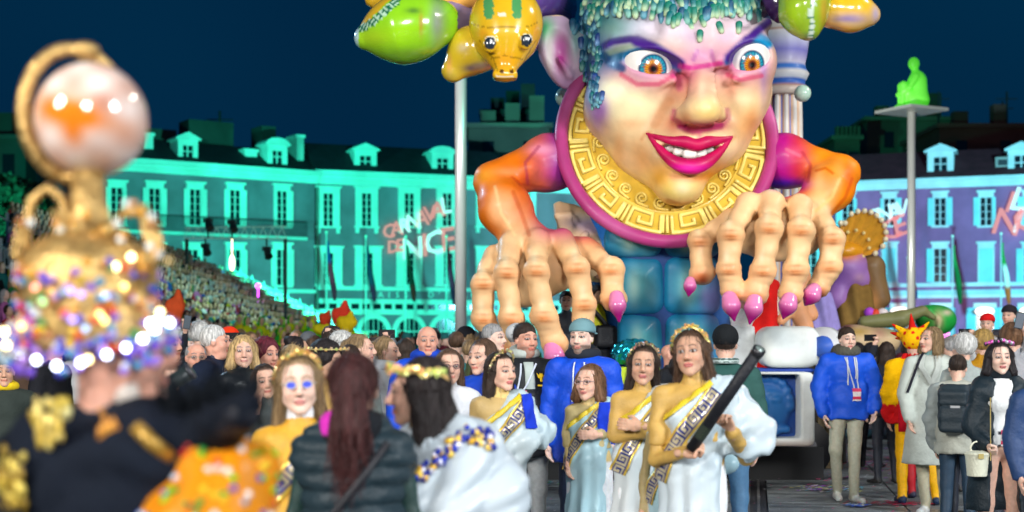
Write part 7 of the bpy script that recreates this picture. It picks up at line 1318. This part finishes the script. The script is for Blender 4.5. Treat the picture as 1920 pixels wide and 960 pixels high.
# ---------------------------------------------------------------- grandstand
gs = empty('grandstand', (-14, 60, 0)); tag(gs, 'stepped grandstand rising to the left with metal railings', 'grandstand')
NR = 14; YA, YB = 24., 102.
for k in range(NR):
    x1 = -9-.85*k; b = MB(); b.box((x1-.85+14, YA-60, 0), (x1+14, YB-60-k*.9, .30+.42*k), (.03, .04, .045)); b.box((x1-.55+14, YA-60+.1, .30+.42*k), (x1-.15+14, YB-60.1-k*.9, .34+.42*k), (.2, .22, .22)); b.build('step', PLAIN, gs)
def railing(pts, label, zh=1.1):
    r = empty('railing', pts[0]); tag(r, label, 'railing'); b = MB(); o = Vector(pts[0]); P_ = [Vector(p)-o for p in pts]; rn = random.Random(1)
    for a, c in zip(P_[:-1], P_[1:]):
        for z in (.15, zh): b.bar(a+Vector((0, 0, z)), c+Vector((0, 0, z)), .05, (.5, .55, .58))
    b.build('rail', PLAIN, r); b = MB()
    for a, c in zip(P_[:-1], P_[1:]):
        L_ = (c-a).length; n = max(1, int(L_/.32))
        for i in range(n): p = a.lerp(c, i/n); b.bar(p, p+Vector((0, 0, zh*(1.25 if i % 8 == 0 else 1))), .04 if i % 8 else .09, (.5, .55, .58))
    o_ = b.build('bars', PLAIN, r); o_['kind'] = 'stuff'; return r
for Y0_, lab in ((38, 'stair railing across the near end of the grandstand'), (52, 'stair railing crossing the middle of the grandstand'), (66, 'stair railing crossing the grandstand behind the second one'), (101, 'railing at the far end of the grandstand')): railing([(-9.1-.85*k, Y0_, .34+.42*k) for k in range(0, NR, 1)], lab)
railing([(-8.7, y, 0) for y in range(24, 103, 6)], 'long barrier along the foot of the grandstand'); railing([(-15.1, y, 3.3) for y in range(30, 98, 6)], 'long handrail halfway up the grandstand')
def mini(top, hair, skin, sit, sx):
    b = MB(); z0 = 0 if not sit else -.38
    b.lathe([(.13, .55+z0), (.17, .85+z0), (.20, 1.15+z0), (.21, 1.32+z0), (.12, 1.43+z0), (.05, 1.47+z0)], 8, (0, 0, 0), top, (1, .62))
    b.tube([(-.20, 0, 1.34+z0), (-.26, -.04, 1.08+z0), (-.12, -.22, 1.0+z0)], [.06, .05, .04], 6, top); b.tube([(.20, 0, 1.34+z0), (.26, -.04, 1.08+z0), (.12, -.22, 1.0+z0)], [.06, .05, .04], 6, top)
    b.tube([(0, 0, 1.40+z0), (0, 0, 1.52+z0)], .05, 6, skin); b.ball((0, -.015, 1.60+z0), (.078, .09, .115), 7, 5, skin)
    b.ball((0, .02, 1.63+z0), (.09, .10, .11), 7, 5, hair)
    if sx: b.ball((0, .05, 1.50+z0), (.10, .07, .16), 8, 6, hair)
    if sit: b.tube([(-.1, 0, .22), (-.12, -.42, .22), (-.12, -.45, -.2)], [.09, .08, .05], 6, (.02, .025, .04)); b.tube([(.1, 0, .22), (.12, -.42, .22), (.12, -.45, -.2)], [.09, .08, .05], 6, (.02, .025, .04))
    else: b.tube([(-.09, 0, .9), (-.1, 0, .05)], [.09, .05], 6, (.02, .025, .04)); b.tube([(.09, 0, .9), (.1, 0, .05)], [.09, .05], 6, (.02, .025, .04))
    return b
sp_var = []
for cname in ('black', 'navy', 'grey', 'teal', 'white', 'green', 'yellow', 'red', 'blue', 'pink'):
    for hc in ('dark', 'brown', 'dblond', 'grey'):
        sx = rnd.random() < .5; bb = mini(cols[cname], HC[hc], SK[rnd.choice(['fair', 'tan', 'pale'])], True, sx); sp_var.append((bb, bb.mesh('spectator', CLOTH, True), f"{cname} jacket and {'long' if sx else 'short'} {cn[hc]} hair"))
ORD = ['lowest', 'second lowest', 'third lowest', 'fourth lowest', 'fifth lowest', 'sixth lowest', 'seventh lowest', 'seventh highest', 'sixth highest', 'fifth highest', 'fourth highest', 'third highest', 'second highest', 'topmost']
seats = []
for k in range(NR):
    y = YA+.4
    while y < YB-k*.9-.3:
        x = -9.35-.85*k; z = .34+.42*k+.40; px = 960+x*F/y
        if -30 < px < 1000 and rnd.random() < .86: seats.append((y, k, x, z, px))
        y += rnd.uniform(.52, .75)
seats.sort(key=lambda q: q[0]+(.0 if q[4] > 250 else 30)); one = seats[:290]; rest = [q for q in seats[290:] if q[4] > 20]
for y, k, x, z, px in one:
    bb, me, d = rnd.choice(sp_var); o = put(me, 'spectator', None, (x, y, z-.2), (0, 0, 70*RAD+rnd.uniform(-.4, .4))); s_ = rnd.uniform(.93, 1.08); o.scale = (s_, s_, s_)
    tag(o, f"{d.replace(' and', ',')}, {ORD[k]} grandstand row, {'near end' if y < 34 else 'near quarter' if y < 42 else 'left of the middle' if y < 50 else 'middle' if y < 58 else 'far half' if y < 70 else 'far end'}", 'spectator', 'spectators seated in the grandstand')
Vs, Qs, Cs, n = [], [], [], 0; allb = []
for bb, me, d in sp_var:
    V = np.array(bb.v, np.float32); allb.append((V, bb.f, np.array(bb.c, np.float32)))
FF = []
for y, k, x, z, px in rest:
    V, fc, C = rnd.choice(allb); a = 70*RAD+rnd.uniform(-.4, .4); R_ = Rz(a); Vs.append(V @ R_.T+np.array([x, y, z-.2], np.float32)); FF += [tuple(i+n for i in f_) for f_ in fc]; Cs.append(C); n += len(V)
me = bpy.data.meshes.new('far_spectators'); VV = np.concatenate(Vs); me.from_pydata(VV.tolist(), [], FF); a = me.color_attributes.new('Col', 'FLOAT_COLOR', 'POINT'); A = np.ones((n, 4), np.float32); A[:, :3] = np.concatenate(Cs); a.data.foreach_set('color', A.ravel()); me.materials.append(CLOTH)
o = put(me, 'far_spectators'); o['kind'] = 'stuff'; tag(o, 'mass of spectators filling the rest of the grandstand', 'crowd')
# people standing far off on the square
sv = [(mini(cols[c], HC[h], SK['fair'], False, True), c, h) for c, h in (('black', 'dark'), ('navy', 'brown'), ('green', 'dblond'), ('teal', 'dark'), ('white', 'grey'), ('burgundy', 'dark'), ('grey', 'dblond'))]; sv = [(b_.mesh('spectator', CLOTH, True), c, h) for b_, c, h in sv]
for Y, n_, lab in ((34, 22, 'third deepest row'), (42, 24, 'second deepest row'), (52, 26, 'deepest row')):
    for i in range(n_):
        px = lerp(300, 1010, (i+rnd.random()*.8)/n_); me, c, h = rnd.choice(sv); o = put(me, 'distant_person', None, ((px-960)*Y/F, Y+rnd.uniform(-2, 2), 0), (0, 0, rnd.uniform(0, 6))); s_ = rnd.uniform(.97, 1.12); o.scale = (s_, s_, s_); tag(o, f"distant person in {c} jacket with {cn[h]} hair, {lab}, {'left' if px < 480 else 'middle' if px < 720 else 'right'} of the left crowd", 'person', 'distant people standing before the green building')
for Y, n_, lab in ((34, 14, 'third deepest row'), (44, 16, 'deepest row')):
    for i in range(n_):
        px = lerp(1640, 1960, (i+rnd.random()*.8)/n_); me, c, h = rnd.choice(sv); o = put(me, 'distant_person', None, ((px-960)*Y/F, Y+rnd.uniform(-2, 2), 0), (0, 0, rnd.uniform(0, 6))); tag(o, f"distant person in {c} jacket with {cn[h]} hair, {lab} of the right crowd", 'person', 'distant people standing before the shuttered building')
# red, orange and yellow banners and green-tinted people in the crowd
for px, py, Y, col, wd, ht, lab in ((640, 596, 30, '#e0402a', .5, .7, 'red pointed cloth above the crowd left of the steel pole'), (650, 608, 29, '#e6c81a', .5, .5, 'yellow cloth below the red pointed cloth'), (612, 600, 31, '#e04a2a', .3, .45, 'small red cloth raised in the crowd'), (605, 618, 30, '#d8d020', .55, .25, 'flat yellow cloth over heads in the crowd'), (328, 582, 28, '#f06030', .45, .8, 'orange red cloth beside the jewelled hat')):
    wd *= .7; ht *= .65; S_ = SDF().el((0, 0, 0), (wd*.6, .14, ht*.55)).rc((0, 0, ht*.2), (wd*.2, 0, ht*.7), .10, .04, k=.1); S_.post = lambda X, d: d+.03*np.sin(X[:, 0]*16+X[:, 2]*9); V, Q = mesh_sdf(S_, (-.8, -.4, -.8), (.8, .4, .9), .04); r = empty('raised_cloth', P(px, py, Y)); tag(r, lab, 'banner'); put(mesh_np('cloth', V, Q, np.tile(np.array(hx(col), np.float32), (len(V), 1)), CLOTH), 'cloth', r); b = MB(); b.tube([(0, 0, -1.6), (0, 0, 0)], .03, 6, (.1, .1, .1)); b.build('stick', PLAIN, r)
PART = ['left edge', 'far left', 'left side', 'left of the middle', 'left middle', 'middle', 'right middle', 'right of the middle', 'right side', 'far right', 'right edge', 'right end']
lime = [(mini(hx(a), hx(h), SK['tan'], False, True).mesh('tinted_reveller', CLOTH, True), d) for a, h, d in (('#8fd81a', '#d8e020', 'lime green, yellow on top'), ('#d8d81a', '#3fae2a', 'yellow, green on top'), ('#2fb83a', '#9fe040', 'bright green, lime on top'), ('#e0c818', '#e8e060', 'mustard yellow, pale on top'))]  # yellow-green light on this cluster is put into clothes and hair colours
rn = random.Random(6)
for i in range(48):
    px = lerp(440, 655, i/47)+rn.uniform(-5, 5); Y = 46+rn.uniform(-5, 5); me, d = lime[rn.randrange(4)]; o = put(me, 'tinted_reveller', None, ((px-960)*Y/F, Y, rn.uniform(.05, .75)), (0, 0, rn.uniform(-1, 1))); tag(o, f"reveller in {d}, {PART[i*12//48]} of the green-lit cluster", 'person', 'revellers tinted green and yellow before the grandstand')
# ================================================================ the hatted figure close to the camera
HY = 2.75; hs_ = F/HY
def hatman_extra(c):
    root = c['root']; Rv = c['Rv']; L_ = lambda px, py, dy=0.: Vector(Rv @ np.array(Vector(P(px, py, HY+dy))-root.location, np.float32))
    b = MB(); rq = random.Random(3)
    for cx, cy, sx, sy, n_, cl in ((95, 800, 22, 34, 46, ['#d8b84a', '#f0dc80', '#a8892c', '#c8b060']), (22, 900, 22, 50, 50, ['#b89a30', '#e0c860', '#8a7020']), (198, 800, 14, 20, 18, ['#c08030', '#e0a040']), (120, 765, 14, 12, 14, ['#d8d090', '#c0a840']), (300, 845, 26, 14, 18, ['#a88a40', '#c8a850'])):
        for _ in range(n_): px, py = rq.gauss(cx, sx*.6), rq.gauss(cy, sy*.6); b.ball(L_(px, py, -.17+abs(px-150)*.0002), (rq.uniform(.004, .010), rq.uniform(.004, .008), rq.uniform(.006, .018)), 7, 5, hx(rq.choice(cl)))
    fb_ = MB()
    for _ in range(170):
        t = rq.random(); p = L_(lerp(300, 470, t), lerp(790, 770, t)+rq.uniform(-25, 20), lerp(-.05, -.2, t)+rq.uniform(-.03, .03)); d = Vector((rq.gauss(0, .5), rq.gauss(0, .3), rq.uniform(.2, 1.))).normalized()*rq.uniform(.03, .09); s1 = d.orthogonal().normalized()*.007; fb_.add([p, p+d*.5+s1, p+d, p+d*.5-s1], [(0, 1, 2, 3)], (.006, .009, .014))
    fb_.build('dark_feathers', CLOTH, root)
    b.tube([L_(255, 800, -.18), L_(285, 830, -.19), L_(320, 858, -.17)], .014, 8, hx('#b08a3a')); o = b.build('gold_braid', SHINY, root, True); o['kind'] = 'stuff'
    b = MB(); b.tube([L_(205, 700, -.0), L_(235, 735, -.03), L_(268, 760, .02)], [.03, .034, .02], 10, (.7, .62, .55)); b.build('white_collar', CLOTH, root, True)
    S_ = SDF(); a = L_(395, 910, -.12); e = L_(390, 1010, -.15); S_.rc(tuple(a), tuple(e), .085, .12); S_.rc(tuple(L_(470, 880, -.1)), tuple(e), .05, .11, k=.05); S_.post = lambda X, d: d+.008*np.sin(X[:, 0]*60)*np.sin(X[:, 1]*50)
    lo = np.minimum(np.array(a), np.array(e))-.22; hi = np.maximum(np.array(a), np.array(e))+.22; V, Q = mesh_sdf(S_, lo, hi, .012); gsl = put(mesh_np('golden_sleeve', V, Q, np.tile(np.array(hx('#e08a10'), np.float32), (len(V), 1)), SATIN), 'golden_sleeve', root)
    rn = random.Random(8); sme = {}
    for col in ('#ffffff', '#2040c0', '#20a040', '#e8d030', '#d02a20', '#c8d8f0', '#f0c020', '#80d020'): q = MB(); q.ball((0, 0, 0), .008, 7, 5, hx(col)); sme[col] = q.mesh('sequin', SHINY, True)
    for i in range(230): p = V[rn.randrange(len(V))]; put(sme[rn.choice(list(sme))], 'sequin', gsl, tuple(p))
hm = person(208, 615, hs_, 'person in jewelled golden hat and black gold-trimmed coat, close and blurred at the left edge', yaw=150, hd=(128, 0, 0), skin='ruddy', hair=(None, 'grey'), kind='o', top=(.01, .012, .02), legs=(.02, .02, .03), fat=.02, H=1.74,
    armpx={'l': ((345, 830, .0), (410, 815, -.10), (500, 765, -.22), None)}, arms={'r': ((-.19, .02, 1.37), (-.28, .0, 1.12), (-.26, -.1, .9), 'relax')},
    jacket=dict(name='black_coat', c=(.006, .010, .020), c2=(.004, .007, .014), off=.045, armoff=.0, foldA=.012, hem=.6, ph=2), extra=hatman_extra)
hat = empty('jewelled_hat', P(165, 640, HY)); tag(hat, 'tall golden hat crusted with coloured jewels, ringed with lights and topped by a glass globe', 'hat')
HL = lambda px, py, dy=0.: Vector(P(px, py, HY+dy))-hat.location
GLD = mat('hat_gold', (.62, .40, .14), rough=.32, metal=.7, noise=.3, nscale=40, bump=.8, bscale=60)
b = MB(); b.lathe([(.118, -.02), (.128, .01), (.125, .08), (.130, .14), (.118, .17), (.085, .20), (.055, .215), (.034, .25), (.03, .33)], 28, (.0, 0, 0)); crown = b.build('crown_band', GLD, hat, True)
b = MB(); b.tube([HL(55, 600), HL(48, 430), HL(60, 375), HL(90, 352), HL(118, 375), HL(128, 430), HL(120, 520)], .010, 10); b.tube([HL(285, 600), HL(283, 470), HL(268, 385)], .012, 10); b.tube([HL(240, 560), HL(215, 470), HL(195, 400), HL(175, 345)], .010, 10); b.tube([HL(110, 540), HL(180, 520), HL(230, 545)], .012, 10); b.build('scroll_arms', GLD, hat, True)
RG = HL(140, 215, .03); b = MB(); b.tube([RG+Vector((.088*math.cos(a)*.95, .05*math.cos(a), .128*math.sin(a))) for a in [2*math.pi*i/40 for i in range(41)]], .0135, 10, cap=False); b.lathe([(.02, -.14), (.035, -.125), (.02, -.115)], 14, (RG.x+.01, RG.y, RG.z)); b.ball(RG+Vector((.02, 0, .125)), (.03, .02, .018), 10, 8); b.build('globe_ring', GLD, hat, True)
S_ = SDF().el((0, 0, 0), (.108, .105, .112)); V, Q = mesh_sdf(S_, (-.13, -.13, -.13), (.13, .13, .13), .006); C = np.tile(np.array(hx('#f0d2c4'), np.float32), (len(V), 1)); x, z = V[:, 0], V[:, 2]
n_ = np.sin(x*70+2)*np.sin(z*66+1); C = paint(C, .8*np.clip(n_, 0, 1), hx('#fff4ee')); C = paint(C, .6*np.clip(-n_, 0, 1), hx('#d8a088')); C = paint(C, np.clip(1.4*np.exp(-((x+.01)/.075)**2-((z+.004+.2*x)/.030)**2), 0, 1), hx('#f0861a')); C = paint(C, np.exp(-((x+.005)/.02)**2-((z+.03)/.035)**2), hx('#e8801c')); C = paint(C, .8*np.exp(-((x-.05)/.02)**2-((z-.02)/.02)**2), hx('#c88870'))
put(mesh_np('globe', V, Q, C, mat('globe_glass', None, rough=.08, coat=1., spec=.8)), 'globe', hat, RG+Vector((.035, -.01, -.012)))
b = MB()
for pts in ([(70, 560), (84, 480), (112, 430), (150, 420), (172, 455), (160, 500)], [(262, 565), (250, 490), (226, 440), (196, 430), (178, 462), (190, 505)], [(100, 395), (130, 440), (165, 470), (200, 440), (236, 392)], [(45, 520), (28, 470), (40, 420), (66, 410)], [(280, 520), (302, 470), (290, 415)]): b.tube([HL(x, y, -.06) for x, y in pts], .0075, 8)
b.build('filigree', GLD, hat, True)
rn = random.Random(12); jm = {}
JC = ['#e8a020', '#c8a860', '#7a4ad8', '#2a3ad0', '#1a9850', '#e83a10', '#e8c010', '#3098c8', '#b080d8', '#e8f0f0', '#c07a40']
for col in JC: q = MB(); q.ball((0, 0, 0), .0085, 8, 6); jm[col] = q.mesh('jewel', mat('jewel_'+col[1:], hx(col), rough=.12, spec=.8, coat=1, emit=hx(col), estr=.0), True)
for i in range(200):
    a = rn.uniform(-2.4, 2.4); z = rn.uniform(-.02, .15)*1.0; r = .132; put(jm[rn.choice(JC)], 'jewel', crown, (r*math.sin(a), -r*math.cos(a), z))
for i in range(60):
    px, py = rn.choice([(70, 560), (84, 480), (112, 430), (150, 420), (172, 455), (262, 565), (250, 490), (226, 440), (196, 430), (130, 440), (236, 392), (45, 520), (40, 420), (290, 415), (302, 470), (205, 490), (120, 500)]); put(jm[rn.choice(['#e8a020', '#c8a860', '#e8f0f0', '#c07a40'])], 'jewel', crown, HL(px+rn.gauss(0, 9), py+rn.gauss(0, 9), -.075))
for i in range(90):
    a = rn.uniform(-2.2, 2.2); r = .150+rn.uniform(0, .018); z = -.012-.030*math.cos(a)+rn.uniform(-.02, .045); put(jm[rn.choice(['#7a4ad8', '#2a3ad0', '#b080d8', '#3098c8', '#e8f0f0', '#7a4ad8'])], 'jewel', crown, (r*math.sin(a), -r*math.cos(a), z))
lm = {}
for nm, c, e in (('lamp_white', (.75, .80, 1), 14), ('lamp_warm', (1, .8, .35), 9), ('lamp_yellow', (1, .75, .05), 4), ('lamp_red', (1, .08, .02), 3), ('lamp_green', (.1, .9, .1), 2), ('lamp_purple', (.35, .15, 1), 2.5), ('lamp_blue', (.1, .45, 1), 2)):
    q = MB(); q.ball((0, 0, 0), .0062, 8, 6); lm[nm] = q.mesh('light_bulb', mat(nm, (.9, .9, .9), emit=c, estr=e), True)
for px, py, nm, dy in ((8, 622, 'lamp_warm', -.1), (12, 647, 'lamp_warm', -.12), (37, 662, 'lamp_white', -.13), (68, 675, 'lamp_white', -.14), (106, 686, 'lamp_white', -.16), (152, 680, 'lamp_white', -.16), (165, 674, 'lamp_warm', -.16), (200, 665, 'lamp_white', -.15), (236, 652, 'lamp_white', -.14), (267, 635, 'lamp_white', -.13), (290, 617, 'lamp_white', -.11), (296, 602, 'lamp_white', -.08), (300, 585, 'lamp_warm', -.06), (318, 605, 'lamp_white', -.06), (282, 606, 'lamp_white', -.1),
    (66, 539, 'lamp_red', -.13), (80, 566, 'lamp_green', -.14), (133, 546, 'lamp_purple', -.14), (152, 552, 'lamp_purple', -.14), (233, 537, 'lamp_yellow', -.13), (187, 590, 'lamp_yellow', -.14), (196, 601, 'lamp_yellow', -.14), (136, 600, 'lamp_purple', -.15), (160, 616, 'lamp_blue', -.15), (40, 612, 'lamp_yellow', -.13), (198, 555, 'lamp_blue', -.13), (246, 400+82, 'lamp_warm', -.1), (218, 500, 'lamp_warm', -.1)): put(lm[nm], 'light_bulb', hat, HL(px, py, dy))
# black cannon tube half hidden behind the pointing arm
tb = empty('confetti_cannon', P(278, 745, 5.2)); tag(tb, 'black tube with green sheen pointing up to the right behind the hatted figure', 'confetti tube'); e = Vector(P(358, 695, 5.2))-tb.location; b = MB(); b.tube([(0, 0, 0), e], .03, 16, (.02, .03, .03)); b.build('tube', SATIN, tb, True); b = MB(); b.tube([e*.97, e*1.01], .033, 16, (.05, .05, .06)); b.build('muzzle_ring', SHINY, tb, True)
